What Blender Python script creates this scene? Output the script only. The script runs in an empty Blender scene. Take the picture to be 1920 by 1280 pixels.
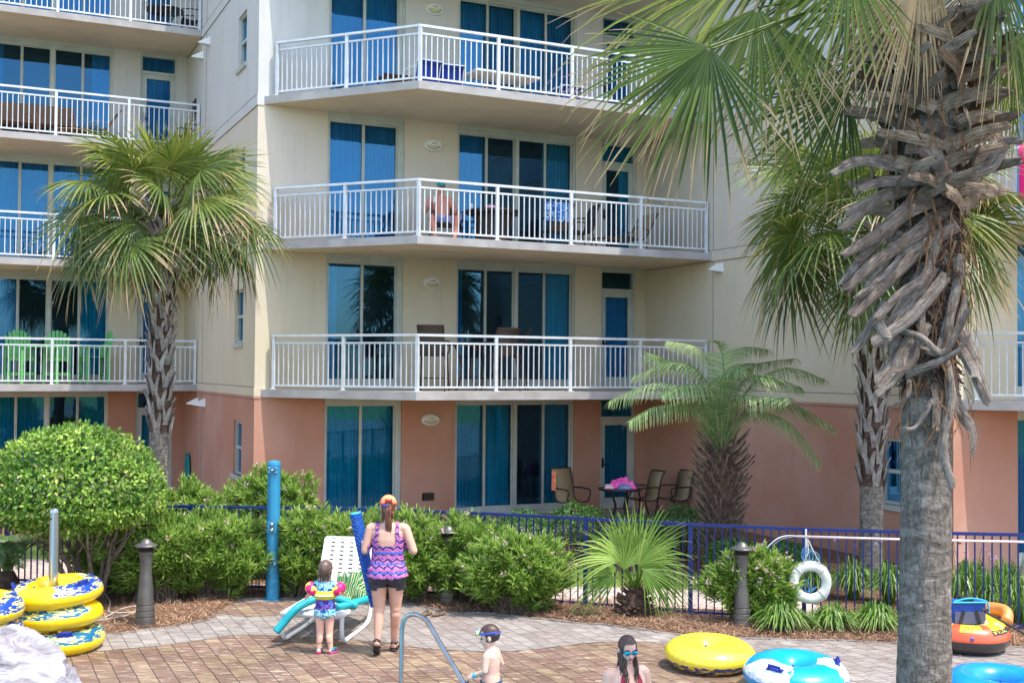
import bpy, bmesh, math, random
from mathutils import Vector, Matrix, Euler, noise
PI = math.pi
R = math.radians
rng = random.Random(11)
sc = bpy.context.scene
COL = sc.collection
# ---------------------------------------------------------------- camera, sky, sun, exposure
FPX = 2168.0
EYE = 3.12
cam_d = bpy.data.cameras.new('camera')
cam = bpy.data.objects.new('camera', cam_d)
COL.objects.link(cam)
cam_d.sensor_width = 36.0
cam_d.lens = FPX / 1920 * 36
cam_d.clip_start = 0.1
cam_d.clip_end = 2000
cam.location = (0, 0, EYE)
CAMR = (Euler((R(90 + 1.37), 0, 0)).to_matrix() @ Matrix.Rotation(R(0.43), 3, 'Z'))
cam.rotation_euler = CAMR.to_euler()
sc.camera = cam
SUN_DIR = Vector((0.84, -0.54, 0)).normalized() * math.cos(R(66)) + Vector((0, 0, math.sin(R(66))))
world = bpy.data.worlds.new('World')
sc.world = world
world.use_nodes = True
wn = world.node_tree
wn.nodes.clear()
sky = wn.nodes.new('ShaderNodeTexSky')
sky.sky_type = 'NISHITA'
sky.sun_disc = False
sky.sun_elevation = R(66)
sky.sun_rotation = math.atan2(SUN_DIR.x, SUN_DIR.y)
sky.air_density = 1.0
sky.dust_density = 1.5
bg = wn.nodes.new('ShaderNodeBackground')
bg.inputs['Strength'].default_value = 0.15
wo = wn.nodes.new('ShaderNodeOutputWorld')
wn.links.new(sky.outputs[0], bg.inputs[0])
wn.links.new(bg.outputs[0], wo.inputs[0])
sun_d = bpy.data.lights.new('sun', 'SUN')
sun_d.energy = 1.7
sun_d.angle = R(0.5)
sun_d.color = (1.0, 0.95, 0.88)
sun = bpy.data.objects.new('sun', sun_d)
COL.objects.link(sun)
sun.rotation_euler = SUN_DIR.to_track_quat('Z', 'Y').to_euler()
sun.location = (5, -5, 20)
sc.view_settings.view_transform = 'Standard'
sc.view_settings.look = 'None'
sc.view_settings.exposure = 1.74
sc.view_settings.gamma = 1
sc.view_settings.use_curve_mapping = False
sc.cycles.max_bounces = 8
sc.cycles.transparent_max_bounces = 16
sc.cycles.caustics_reflective = False
sc.cycles.caustics_refractive = False


def ray(px, py):
    return CAMR @ Vector(((px - 960) / FPX, (640 - py) / FPX, -1))


def G(px, py, z=0.0):
    d = ray(px, py)
    t = (z - EYE) / d.z
    return Vector((d.x * t, d.y * t, z))


def D(px, py, Y):
    d = ray(px, py)
    t = Y / d.y
    return Vector((d.x * t, Y, EYE + d.z * t))


# ---------------------------------------------------------------- scene helpers
class MB:
    def __init__(s):
        s.v = []; s.f = []; s.m = []; s.tip = []; s.rnd = []

    def add(s, vs, fs, m=0, tip=0.0, rnd=0.0):
        o = len(s.v)
        s.v.extend(vs)
        s.f.extend([tuple(i + o for i in q) for q in fs])
        s.m.extend([m] * len(fs))
        s.tip.extend(tip if isinstance(tip, list) else [tip] * len(vs))
        s.rnd.extend(rnd if isinstance(rnd, list) else [rnd] * len(vs))
        return o

    def box(s, x0, x1, y0, y1, z0, z1, m=0, rnd=0.0):
        s.add([(x0, y0, z0), (x1, y0, z0), (x1, y1, z0), (x0, y1, z0), (x0, y0, z1), (x1, y0, z1), (x1, y1, z1), (x0, y1, z1)],
              [(0, 3, 2, 1), (4, 5, 6, 7), (0, 1, 5, 4), (1, 2, 6, 5), (2, 3, 7, 6), (3, 0, 4, 7)], m, 0.0, rnd)

    def obox(s, c, size, rot=None, m=0, rnd=0.0):
        c = Vector(c); hx, hy, hz = size[0] / 2, size[1] / 2, size[2] / 2
        rm = rot if rot is not None else Matrix.Identity(3)
        vs = [c + rm @ Vector((x, y, z)) for z in (-hz, hz) for (x, y) in ((-hx, -hy), (hx, -hy), (hx, hy), (-hx, hy))]
        s.add(vs, [(0, 3, 2, 1), (4, 5, 6, 7), (0, 1, 5, 4), (1, 2, 6, 5), (2, 3, 7, 6), (3, 0, 4, 7)], m, 0.0, rnd)

    def bar(s, p, q, w, h, m=0, up=(0, 0, 1), w2=None, h2=None, rnd=0.0):
        p = Vector(p); q = Vector(q); d = (q - p).normalized(); up = Vector(up)
        if abs(d.dot(up)) > 0.97: up = Vector((0, 1, 0))
        sd = d.cross(up).normalized(); u = sd.cross(d).normalized()
        w2 = w if w2 is None else w2; h2 = h if h2 is None else h2
        vs = []
        for c, a, b in ((p, w / 2, h / 2), (q, w2 / 2, h2 / 2)):
            vs += [c - sd * a - u * b, c + sd * a - u * b, c + sd * a + u * b, c - sd * a + u * b]
        s.add(vs, [(0, 1, 2, 3), (7, 6, 5, 4), (0, 4, 5, 1), (1, 5, 6, 2), (2, 6, 7, 3), (3, 7, 4, 0)], m, 0.0, rnd)

    def tube(s, pts, r, n=8, m=0, cap=True, flat=1.0, up=None, tip=0.0, rnd=0.0):
        pts = [Vector(p) for p in pts]
        rs = r if isinstance(r, (list, tuple)) else [r] * len(pts)
        d0 = (pts[1] - pts[0]).normalized()
        up = Vector(up) if up is not None else (Vector((0, 0, 1)) if abs(d0.z) < 0.9 else Vector((0, 1, 0)))
        vs = []; tips = []
        sd = None
        for i, p in enumerate(pts):
            a = pts[max(0, i - 1)]; b = pts[min(len(pts) - 1, i + 1)]
            d = (b - a)
            d = d.normalized() if d.length > 1e-9 else d0
            if sd is None:
                sd = d.cross(up).normalized()
            else:
                sd = (sd - d * sd.dot(d))
                sd = sd.normalized() if sd.length > 1e-6 else d.cross(up).normalized()
            u = sd.cross(d)
            for k in range(n):
                t = 2 * PI * k / n
                vs.append(p + sd * (math.cos(t) * rs[i]) + u * (math.sin(t) * rs[i] * flat))
                tips.append(tip if not isinstance(tip, list) else tip[i])
        fs = []
        for i in range(len(pts) - 1):
            for k in range(n):
                k2 = (k + 1) % n
                fs.append((i * n + k, i * n + k2, (i + 1) * n + k2, (i + 1) * n + k))
        if cap:
            fs.append(tuple(range(n - 1, -1, -1)))
            fs.append(tuple(range((len(pts) - 1) * n, len(pts) * n)))
        s.add(vs, fs, m, tips, rnd)

    def lathe(s, prof, n=24, c=(0, 0, 0), m=0, mat=None, rnd=0.0):
        vs = []; c = Vector(c)
        for (r, z) in prof:
            for k in range(n):
                t = 2 * PI * k / n
                p = Vector((r * math.cos(t), r * math.sin(t), z))
                if mat is not None: p = mat @ p
                vs.append(c + p)
        fs = []
        for i in range(len(prof) - 1):
            for k in range(n):
                k2 = (k + 1) % n
                fs.append((i * n + k, i * n + k2, (i + 1) * n + k2, (i + 1) * n + k))
        if prof[0][0] > 1e-5: fs.append(tuple(range(n - 1, -1, -1)))
        if prof[-1][0] > 1e-5: fs.append(tuple(range((len(prof) - 1) * n, len(prof) * n)))
        s.add(vs, fs, m, 0.0, rnd)

    def ell(s, c, r, n=14, k=9, rot=None, m=0, rnd=0.0):
        c = Vector(c); vs = []; rm = rot if rot is not None else Matrix.Identity(3)
        vs.append(c + rm @ Vector((0, 0, -r[2])))
        for i in range(1, k):
            t = PI * i / k - PI / 2
            for j in range(n):
                a = 2 * PI * j / n
                vs.append(c + rm @ Vector((r[0] * math.cos(t) * math.cos(a), r[1] * math.cos(t) * math.sin(a), r[2] * math.sin(t))))
        vs.append(c + rm @ Vector((0, 0, r[2])))
        fs = [(0, 1 + (j + 1) % n, 1 + j) for j in range(n)]
        for i in range(k - 2):
            for j in range(n):
                a = 1 + i * n + j; b = 1 + i * n + (j + 1) % n
                fs.append((a, b, b + n, a + n))
        l = len(vs) - 1; o = 1 + (k - 2) * n
        fs += [(o + j, o + (j + 1) % n, l) for j in range(n)]
        s.add(vs, fs, m, 0.0, rnd)

    def quad(s, a, b, c, d, m=0, tip=0.0, rnd=0.0):
        s.add([a, b, c, d], [(0, 1, 2, 3)], m, tip, rnd)

    def build(s, name, mats, parent=None, loc=None, rot=None, smooth=False, bevel=0.0, sub=0):
        me = bpy.data.meshes.new(name)
        me.from_pydata([tuple(p) for p in s.v], [], s.f)
        if not isinstance(mats, (list, tuple)): mats = [mats]
        for mt in mats: me.materials.append(mt)
        if len(mats) > 1: me.polygons.foreach_set('material_index', s.m)
        if any(s.tip):
            a = me.attributes.new('tip', 'FLOAT', 'POINT'); a.data.foreach_set('value', [float(x) for x in s.tip])
        if any(s.rnd):
            a = me.attributes.new('rnd', 'FLOAT', 'POINT'); a.data.foreach_set('value', [float(x) for x in s.rnd])
        if smooth: me.polygons.foreach_set('use_smooth', [True] * len(me.polygons))
        me.update()
        o = bpy.data.objects.new(name, me)
        COL.objects.link(o)
        if parent is not None: o.parent = parent
        if loc is not None: o.location = loc
        if rot is not None: o.rotation_euler = rot
        if bevel:
            b = o.modifiers.new('bevel', 'BEVEL'); b.width = bevel; b.segments = 2; b.limit_method = 'ANGLE'
        if sub:
            b = o.modifiers.new('subdivision', 'SUBSURF'); b.levels = sub; b.render_levels = sub
        return o


def tag(o, label=None, cat=None, group=None, kind=None):
    if label: o['label'] = label
    if cat: o['category'] = cat
    if group: o['group'] = group
    if kind: o['kind'] = kind
    return o


def thing(name, label, cat, loc=(0, 0, 0), rz=0.0, group=None):
    o = bpy.data.objects.new(name, None)
    o.empty_display_size = 0.2
    COL.objects.link(o)
    o.location = loc
    o.rotation_euler = (0, 0, rz)
    return tag(o, label, cat, group)


def dup(root, loc, rz, label, group=None, scale=None):
    def cp(o, par):
        c = o.copy(); COL.objects.link(c)
        if par is not None: c.parent = par
        for ch in list(o.children): cp(ch, c)
        return c
    r = cp(root, None)
    r.location = loc; r.rotation_euler = (0, 0, rz)
    r['label'] = label
    if group: r['group'] = group
    if scale: r.scale = (scale,) * 3
    return r


# ---------------------------------------------------------------- materials
def lin(c):
    return tuple(((x / 255) / 12.92 if x / 255 <= 0.04045 else ((x / 255 + 0.055) / 1.055) ** 2.4) for x in c) + (1.0,)


class NT:
    def __init__(s, name):
        s.mat = bpy.data.materials.new(name); s.mat.use_nodes = True
        s.t = s.mat.node_tree; s.t.nodes.clear()
        s.out = s.n('OutputMaterial')

    def n(s, typ, **kw):
        x = s.t.nodes.new('ShaderNode' + typ)
        for k, v in kw.items(): setattr(x, k, v)
        return x

    def l(s, a, b): s.t.links.new(a, b)

    def coords(s, kind='Object', scale=(1, 1, 1), rot=(0, 0, 0)):
        tc = s.n('TexCoord'); mp = s.n('Mapping')
        mp.inputs['Scale'].default_value = scale; mp.inputs['Rotation'].default_value = rot
        s.l(tc.outputs[kind], mp.inputs[0])
        return mp.outputs[0]

    def worldpos(s, scale=(1, 1, 1), rot=(0, 0, 0)):
        g = s.n('NewGeometry'); mp = s.n('Mapping')
        mp.inputs['Scale'].default_value = scale; mp.inputs['Rotation'].default_value = rot
        s.l(g.outputs['Position'], mp.inputs[0])
        return mp.outputs[0]

    def noise(s, vec, scale, detail=3, rough=0.55, dist=0.0):
        x = s.n('TexNoise'); x.inputs['Scale'].default_value = scale; x.inputs['Detail'].default_value = detail
        x.inputs['Roughness'].default_value = rough; x.inputs['Distortion'].default_value = dist
        s.l(vec, x.inputs['Vector'])
        return x.outputs['Fac']

    def ramp(s, fac, stops, interp='LINEAR'):
        x = s.n('ValToRGB'); x.color_ramp.interpolation = interp
        e = x.color_ramp.elements
        e[0].position = stops[0][0]; e[0].color = stops[0][1]
        e[1].position = stops[-1][0]; e[1].color = stops[-1][1]
        for p, c in stops[1:-1]:
            k = e.new(p); k.color = c
        if hasattr(fac, 'default_value') or True: s.l(fac, x.inputs[0])
        return x.outputs[0]

    def mix(s, fac, a, b, mode='MIX'):
        x = s.n('MixRGB', blend_type=mode)
        for i, v in enumerate((fac, a, b)):
            if isinstance(v, (int, float)): x.inputs[i].default_value = v
            elif isinstance(v, tuple): x.inputs[i].default_value = v
            else: s.l(v, x.inputs[i])
        return x.outputs[0]

    def math(s, op, a, b=0.0, c=None):
        x = s.n('Math', operation=op)
        for i, v in enumerate((a, b) if c is None else (a, b, c)):
            if isinstance(v, (int, float)): x.inputs[i].default_value = v
            else: s.l(v, x.inputs[i])
        return x.outputs[0]

    def bump(s, h, strength=0.3, dist=0.01, normal=None):
        x = s.n('Bump'); x.inputs['Strength'].default_value = strength; x.inputs['Distance'].default_value = dist
        s.l(h, x.inputs['Height'])
        if normal is not None: s.l(normal, x.inputs['Normal'])
        return x.outputs[0]

    def pbsdf(s, color, rough=0.6, metal=0.0, normal=None, spec=None, coat=0.0):
        x = s.n('BsdfPrincipled')
        for k, v in (('Base Color', color), ('Roughness', rough), ('Metallic', metal)):
            if isinstance(v, (int, float, tuple)): x.inputs[k].default_value = v
            else: s.l(v, x.inputs[k])
        if normal is not None: s.l(normal, x.inputs['Normal'])
        if spec is not None: x.inputs['Specular IOR Level'].default_value = spec
        if coat: x.inputs['Coat Weight'].default_value = coat
        return x.outputs[0]

    def done(s, sh):
        s.l(sh, s.out.inputs[0]); return s.mat

    def attr(s, name):
        a = s.n('Attribute'); a.attribute_name = name
        return a.outputs['Fac']


def simple(name, c1, c2=None, scale=6, rough=0.6, metal=0.0, bump=0.0, bscale=40, stretch=(1, 1, 1), spec=None, coat=0.0, detail=4):
    t = NT(name); v = t.coords('Object', stretch)
    c1 = lin(c1); c2 = lin(c2) if c2 else c1
    f = t.noise(v, scale, detail)
    col = t.ramp(f, [(0.35, c1), (0.65, c2)])
    nrm = None
    if bump: nrm = t.bump(t.noise(v, bscale, 4), bump, 0.01)
    return t.done(t.pbsdf(col, rough, metal, nrm, spec, coat))


def foliage(name, ca, cb, cc, tip=(150, 125, 90), trans=0.3, rough=0.45):
    t = NT(name)
    col = t.ramp(t.attr('rnd'), [(0.0, lin(ca)), (0.5, lin(cb)), (1.0, lin(cc))])
    tf = t.math('MULTIPLY', t.attr('tip'), 1.0)
    col = t.mix(tf, col, lin(tip))
    p = t.pbsdf(col, rough, 0, None, 0.4)
    tr = t.n('BsdfTranslucent'); t.l(col, tr.inputs[0])
    mx = t.n('MixShader'); mx.inputs[0].default_value = trans
    t.l(p, mx.inputs[1]); t.l(tr.outputs[0], mx.inputs[2])
    return t.done(mx.outputs[0])


MT = {}
# painted stucco: the paint changes with the storey
t = NT('stucco_facade')
g = t.n('NewGeometry'); sp = t.n('SeparateXYZ'); t.l(g.outputs['Position'], sp.inputs[0])
zf = t.math('DIVIDE', sp.outputs['Z'], 16.0)
col = t.ramp(zf, [(0.0, lin((182, 132, 110))), (2.55 / 16, lin((204, 192, 166))), (5.40 / 16, lin((204, 192, 174))), (8.24 / 16, lin((198, 195, 190)))], 'CONSTANT')
vp = t.worldpos()
st = t.noise(t.worldpos((2.2, 2.2, 0.25)), 1.6, 5, 0.6)
col = t.mix(t.ramp(st, [(0.5, (0, 0, 0, 1)), (0.85, (0.16, 0.16, 0.16, 1))]), col, lin((120, 104, 88)))
f2 = t.noise(vp, 0.8, 4)
col = t.mix(t.ramp(f2, [(0.4, (0, 0, 0, 1)), (0.7, (0.12, 0.12, 0.12, 1))]), col, lin((235, 228, 214)))
# rain streaks that start under each storey band
zm = t.math('FRACT', t.math('DIVIDE', t.math('ADD', sp.outputs['Z'], 0.45), 2.85))
drip = t.math('MULTIPLY', t.ramp(t.noise(t.worldpos((9, 9, 0.35)), 1.0, 5, 0.7), [(0.54, (0, 0, 0, 1)), (0.74, (0.26, 0.26, 0.26, 1))]), t.ramp(zm, [(0.35, (0, 0, 0, 1)), (0.86, (1, 1, 1, 1)), (0.9, (0, 0, 0, 1))]))
col = t.mix(drip, col, lin((128, 116, 100)))
nb = t.bump(t.noise(vp, 26, 5, 0.65), 0.35, 0.02)
MT['stucco'] = t.done(t.pbsdf(col, 0.9, 0, nb, 0.2))
MT['slab'] = simple('painted_concrete', (178, 174, 170), (156, 150, 146), 2.2, 0.85, bump=0.15, bscale=30)
MT['soffit'] = simple('soffit_stucco', (222, 206, 180), (210, 194, 168), 1.5, 0.9, bump=0.2, bscale=40)
MT['white'] = simple('white_powdercoat', (212, 216, 220), (196, 198, 198), 5, 0.4)
MT['frame'] = simple('window_frame', (186, 190, 182), (172, 176, 168), 3, 0.45)
MT['interior'] = simple('room_interior', (70, 84, 92), (50, 60, 68), 1.5, 0.9)
MT['floor_tile'] = simple('balcony_floor', (176, 168, 156), (160, 152, 142), 5, 0.8)


def curtain_mat(name, c, c2):
    t = NT(name); v = t.worldpos((1, 1, 0.08))
    col = t.ramp(t.noise(v, 9, 3), [(0.3, lin(c)), (0.7, lin(c2))])
    col = t.mix(t.attr('rnd'), col, lin((0, 70, 104)))
    p = t.pbsdf(col, 0.75, 0, None, 0.2)
    tr = t.n('BsdfTranslucent'); t.l(col, tr.inputs[0])
    mx = t.n('MixShader'); mx.inputs[0].default_value = 0.25
    t.l(p, mx.inputs[1]); t.l(tr.outputs[0], mx.inputs[2])
    return t.done(mx.outputs[0])


MT['curtain_blue'] = curtain_mat('blue_curtain', (0, 128, 204), (16, 166, 224))
MT['curtain_teal'] = curtain_mat('teal_curtain', (0, 150, 190), (24, 184, 214))
t = NT('tinted_glass')
fr = t.n('Fresnel'); fr.inputs[0].default_value = 1.5
fac = t.math('ADD', t.math('MULTIPLY', fr.outputs[0], 1.5), 0.07)
trn = t.n('BsdfTransparent'); trn.inputs[0].default_value = (0.74, 0.93, 1.0, 1)
gl = t.n('BsdfGlossy'); gl.inputs['Roughness'].default_value = 0.01; gl.inputs[0].default_value = (0.16, 0.46, 0.80, 1)
gn = t.bump(t.noise(t.worldpos(), 1.3, 1), 0.05, 0.02); t.l(gn, gl.inputs['Normal'])
mx = t.n('MixShader'); t.l(fac, mx.inputs[0]); t.l(trn.outputs[0], mx.inputs[1]); t.l(gl.outputs[0], mx.inputs[2])
MT['glass'] = t.done(mx.outputs[0])
MT['fence_blue'] = simple('blue_fence_paint', (6, 30, 92), (8, 36, 106), 8, 0.4)
MT['bollard'] = simple('bronze_metal_paint', (108, 104, 98), (92, 88, 84), 7, 0.42, metal=0.55, bump=0.08, bscale=60)
MT['steel'] = simple('stainless_steel', (190, 190, 188), (170, 170, 168), 5, 0.22, metal=1.0, stretch=(1, 1, 0.1))
MT['shower_blue'] = simple('blue_shower_paint', (38, 122, 160), (46, 136, 172), 4, 0.35, bump=0.05, bscale=40)
MT['white_plastic'] = simple('white_resin', (226, 224, 218), (212, 210, 204), 6, 0.4)
MT['strap'] = simple('white_vinyl_strap', (228, 222, 218), (218, 212, 208), 12, 0.5)
MT['sling'] = simple('brown_sling_mesh', (168, 146, 110), (132, 112, 82), 60, 0.7, bump=0.3, bscale=200)
MT['sling_dark'] = simple('dark_sling_mesh', (84, 74, 66), (66, 58, 52), 60, 0.7, bump=0.2, bscale=160)
MT['bronze'] = simple('dark_bronze_frame', (52, 42, 36), (40, 34, 30), 20, 0.35, metal=0.4)
MT['bronze_brown'] = simple('brown_cast_frame', (88, 64, 56), (70, 52, 46), 20, 0.4, metal=0.3)
MT['wood'] = simple('oiled_wood', (126, 92, 66), (104, 74, 52), 3, 0.6, stretch=(1, 12, 12))
MT['lime'] = simple('lime_poly_lumber', (112, 190, 108), (96, 176, 98), 8, 0.5)
MT['black'] = simple('black_rubber', (30, 30, 32), (40, 40, 42), 12, 0.6)
MT['rope'] = simple('white_rope', (196, 190, 178), (168, 162, 150), 40, 0.8, bump=0.3, bscale=120)
MT['foam_white'] = simple('weathered_white_ring', (222, 222, 216), (188, 192, 184), 7, 0.6, bump=0.1, bscale=20)
# ---------------------------------------------------------------- the building (local frame: a along the facade, b into it)
ALPHA = math.atan2(0.4286, 0.9035)
ORG = Vector((-4.98, 22.4, 0))
W = 8.855                      # width of one repeating bay
SL = [0.0, 2.69, 5.55, 8.40, 11.25, 14.10]
TH = 0.15


def LW(a, b, z=0.0):
    return Vector((ORG.x + a * math.cos(ALPHA) - b * math.sin(ALPHA), ORG.y + a * math.sin(ALPHA) + b * math.cos(ALPHA), z))


def fa(px, b):                 # position along a wall plane under a given picture column
    k = (px - 960) / FPX
    ca, sa = math.cos(ALPHA), math.sin(ALPHA)
    return (k * (ORG.y + ca * b) - (ORG.x - sa * b)) / (ca - k * sa)


bld = thing('condominium_building', 'tan and terracotta stucco condominium with stepped blocks and white railed balconies', 'building', ORG, ALPHA)


def wall_sheet(name, mp, s0, s1, z0, z1, ops, depth=0.22):
    m = MB()
    ss = sorted({s0, s1} | {o[0] for o in ops} | {o[1] for o in ops})
    zs = sorted({z0, z1} | {o[2] for o in ops} | {o[3] for o in ops})
    for i in range(len(ss) - 1):
        for j in range(len(zs) - 1):
            cs, cz = (ss[i] + ss[i + 1]) / 2, (zs[j] + zs[j + 1]) / 2
            if any(o[0] < cs < o[1] and o[2] < cz < o[3] for o in ops): continue
            m.quad(mp(ss[i], zs[j], 0), mp(ss[i + 1], zs[j], 0), mp(ss[i + 1], zs[j + 1], 0), mp(ss[i], zs[j + 1], 0))
    for (a, b, c, d) in ops:
        m.quad(mp(a, c, 0), mp(a, d, 0), mp(a, d, depth), mp(a, c, depth))
        m.quad(mp(b, c, 0), mp(b, c, depth), mp(b, d, depth), mp(b, d, 0))
        m.quad(mp(a, d, 0), mp(b, d, 0), mp(b, d, depth), mp(a, d, depth))
        m.quad(mp(a, c, 0), mp(a, c, depth), mp(b, c, depth), mp(b, c, 0))
    return m.build(name, MT['stucco'], bld)


W1 = (1.403, 3.03); W2 = (4.214, 7.04); DR = (7.70, 8.60)


def pane(par, mp, a0, a1, z0, z1, d=0.13):
    m = MB(); m.quad(mp(a0, z0, d), mp(a1, z0, d), mp(a1, z1, d), mp(a0, z1, d))
    return m.build('pane', MT['glass'], par)


def curtain(par, mp, a0, a1, z0, z1, mt='curtain_blue', d=0.25, seed=0):
    r = random.Random(seed)
    m = MB(); n = max(6, int((a1 - a0) / 0.012)); vs = []
    ph = 0.0; offs = []
    for i in range(n + 1):
        ph += 2 * PI * 0.012 / r.uniform(0.06, 0.13)
        ph += r.uniform(-.15, .15); offs.append(r.uniform(0.9, 1.1) * 0.028 * math.sin(ph) + 0.008 * math.sin(ph * 0.37))
    for z in (z0, (z0 + z1) / 2, z1):
        for i in range(n + 1):
            a = a0 + (a1 - a0) * i / n
            vs.append(mp(a, z, d + offs[i] * (1.15 if z < z1 else 0.8)))
    fs = []
    for j in range(2):
        for i in range(n):
            k = j * (n + 1) + i
            fs.append((k, k + 1, k + n + 2, k + n + 1))
    m.add(vs, fs, 0, 0.0, r.uniform(0.02, 0.45))
    return m.build('curtain', MT[mt], par, smooth=True)


def fbar(m, mp, a0, a1, z0, z1, d0, d1):
    ps = [mp(a, z, d) for d in (d0, d1) for (a, z) in ((a0, z0), (a1, z0), (a1, z1), (a0, z1))]
    m.add(ps, [(0, 1, 2, 3), (7, 6, 5, 4), (0, 4, 5, 1), (1, 5, 6, 2), (2, 6, 7, 3), (3, 7, 4, 0)])


def slider(mp, a0, a1, z0, z1, n, cur, seed):
    """sliding glass doors; cur = per pane None or (material, start, end) fractions"""
    m = MB()
    fbar(m, mp, a0, a1, z1 - 0.075, z1, 0.03, 0.2)         # fascia
    fbar(m, mp, a0, a1, z1 - 0.145, z1 - 0.075, 0.06, 0.2)
    fbar(m, mp, a0, a1, z0, z0 + 0.06, 0.04, 0.2)
    zb, zt = z0 + 0.06, z1 - 0.145
    fbar(m, mp, a0, a0 + 0.045, zb, zt, 0.05, 0.2)
    fbar(m, mp, a1 - 0.045, a1, zb, zt, 0.05, 0.2)
    w = (a1 - a0 - 0.09)
    if n == 2: w -= 0.07; fbar(m, mp, a1 - 0.115, a1 - 0.045, zb, zt, 0.07, 0.19)
    if n == 4: w -= 0.07
    pw = w / n; x = a0 + 0.045; out = []
    for i in range(n):
        if n == 4 and i == 2:
            fbar(m, mp, x, x + 0.07, zb, zt, 0.055, 0.2); x += 0.07
        dd = 0.02 * (i % 2)
        fbar(m, mp, x, x + pw, zb, zb + 0.14, 0.09 + dd, 0.15 + dd)
        fbar(m, mp, x, x + pw, zt - 0.03, zt, 0.09 + dd, 0.15 + dd)
        fbar(m, mp, x, x + 0.032, zb + 0.14, zt - 0.03, 0.09 + dd, 0.15 + dd)
        fbar(m, mp, x + pw - 0.032, x + pw, zb + 0.14, zt - 0.03, 0.09 + dd, 0.15 + dd)
        out.append((x + 0.032, x + pw - 0.032, zb + 0.14, zt - 0.03)); x += pw
    win = m.build('sliding_door', MT['frame'], bld)
    for i, (p0, p1, q0, q1) in enumerate(out):
        pane(win, mp, p0, p1, q0, q1, 0.12 + 0.02 * (i % 2))
        c = cur[i]
        if c:
            curtain(win, mp, p0 - 0.03 + (p1 - p0 + 0.06) * c[1], p0 - 0.03 + (p1 - p0 + 0.06) * c[2], q0 - 0.06, q1 + 0.02, c[0], 0.27, seed * 10 + i)
    return win


def door(mp, a0, a1, z0, z1, ctr, cdr, seed):
    m = MB()
    fbar(m, mp, a0, a1, z1 - 0.09, z1, 0.04, 0.2)
    fbar(m, mp, a0, a0 + 0.05, z0, z1 - 0.09, 0.05, 0.2)
    fbar(m, mp, a1 - 0.05, a1, z0, z1 - 0.09, 0.05, 0.2)
    zt = z1 - 0.09 - 0.36
    fbar(m, mp, a0 + 0.05, a1 - 0.05, zt - 0.07, zt, 0.05, 0.2)
    win = m.build('door_frame', MT['frame'], bld)
    pane(win, mp, a0 + 0.05, a1 - 0.05, zt, z1 - 0.09)
    if ctr: curtain(win, mp, a0 + 0.03, a1 - 0.03, zt - 0.03, z1 - 0.05, ctr, 0.27, seed)
    m = MB(); x0, x1 = a0 + 0.05, a1 - 0.05; zb, zt = z0 + 0.02, zt - 0.07
    fbar(m, mp, x0, x0 + 0.11, zb, zt, 0.08, 0.13); fbar(m, mp, x1 - 0.11, x1, zb, zt, 0.08, 0.13)
    fbar(m, mp, x0 + 0.11, x1 - 0.11, zt - 0.12, zt, 0.08, 0.13); fbar(m, mp, x0 + 0.11, x1 - 0.11, zb, zb + 0.24, 0.08, 0.13)
    dr = m.build('door', MT['frame'], bld)
    pane(dr, mp, x0 + 0.11, x1 - 0.11, zb + 0.24, zt - 0.12, 0.105)
    m = MB(); m.tube([mp(x0 + 0.055, z0 + 1.0, 0.08), mp(x0 + 0.055, z0 + 1.0, 0.02), mp(x0 + 0.16, z0 + 1.0, 0.02)], 0.013, 6)
    fbar(m, mp, x0 + 0.03, x0 + 0.08, z0 + 0.93, z0 + 1.15, 0.065, 0.082)
    m.build('handle', MT['bronze'], dr)
    if cdr: curtain(dr, mp, x0 + 0.08 + (x1 - x0 - 0.16) * cdr[1], x0 + 0.08 + (x1 - x0 - 0.16) * cdr[2], zb + 0.2, zt - 0.1, cdr[0], 0.17, seed + 1)


B, T_ = 'curtain_blue', 'curtain_teal'
FULL = (B, 0, 1); FT = (T_, 0, 1)
# bay, floor -> (w1, w2, transom, door)
CUR = {
    (1, 0): ([FT, FT], [FT, FT, None, FT], T_, FT),
    (1, 1): ([(B, 0, .35), None], [(B, 0, .3), None, None, (T_, .2, 1)], None, FULL),
    (1, 2): ([FULL, FULL], [FULL, None, None, FT], T_, (T_, .65, 1)),
    (1, 3): ([FULL, FULL], [FULL, FULL, FULL, FULL], B, FULL),
    (1, 4): ([FULL, FULL], [FULL, None, FULL, FULL], B, FULL),
    (0, 0): ([FT, FT], [FT, FT, None, FT], None, FT),
    (0, 1): ([FULL, None], [FULL, None, None, FT], B, FULL),
    (0, 2): ([FULL, FULL], [FULL, FULL, FULL, FULL], B, FULL),
    (0, 3): ([FULL, FULL], [(B, 0, .4), None, None, (B, .35, 1)], B, FULL),
    (0, 4): ([FULL, FULL], [FULL, FULL, FULL, FULL], B, FULL),
}
BAYS = [(0, -W, 8.04), (1, 0.0, 0.0), (2, W, -9.02)]
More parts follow.
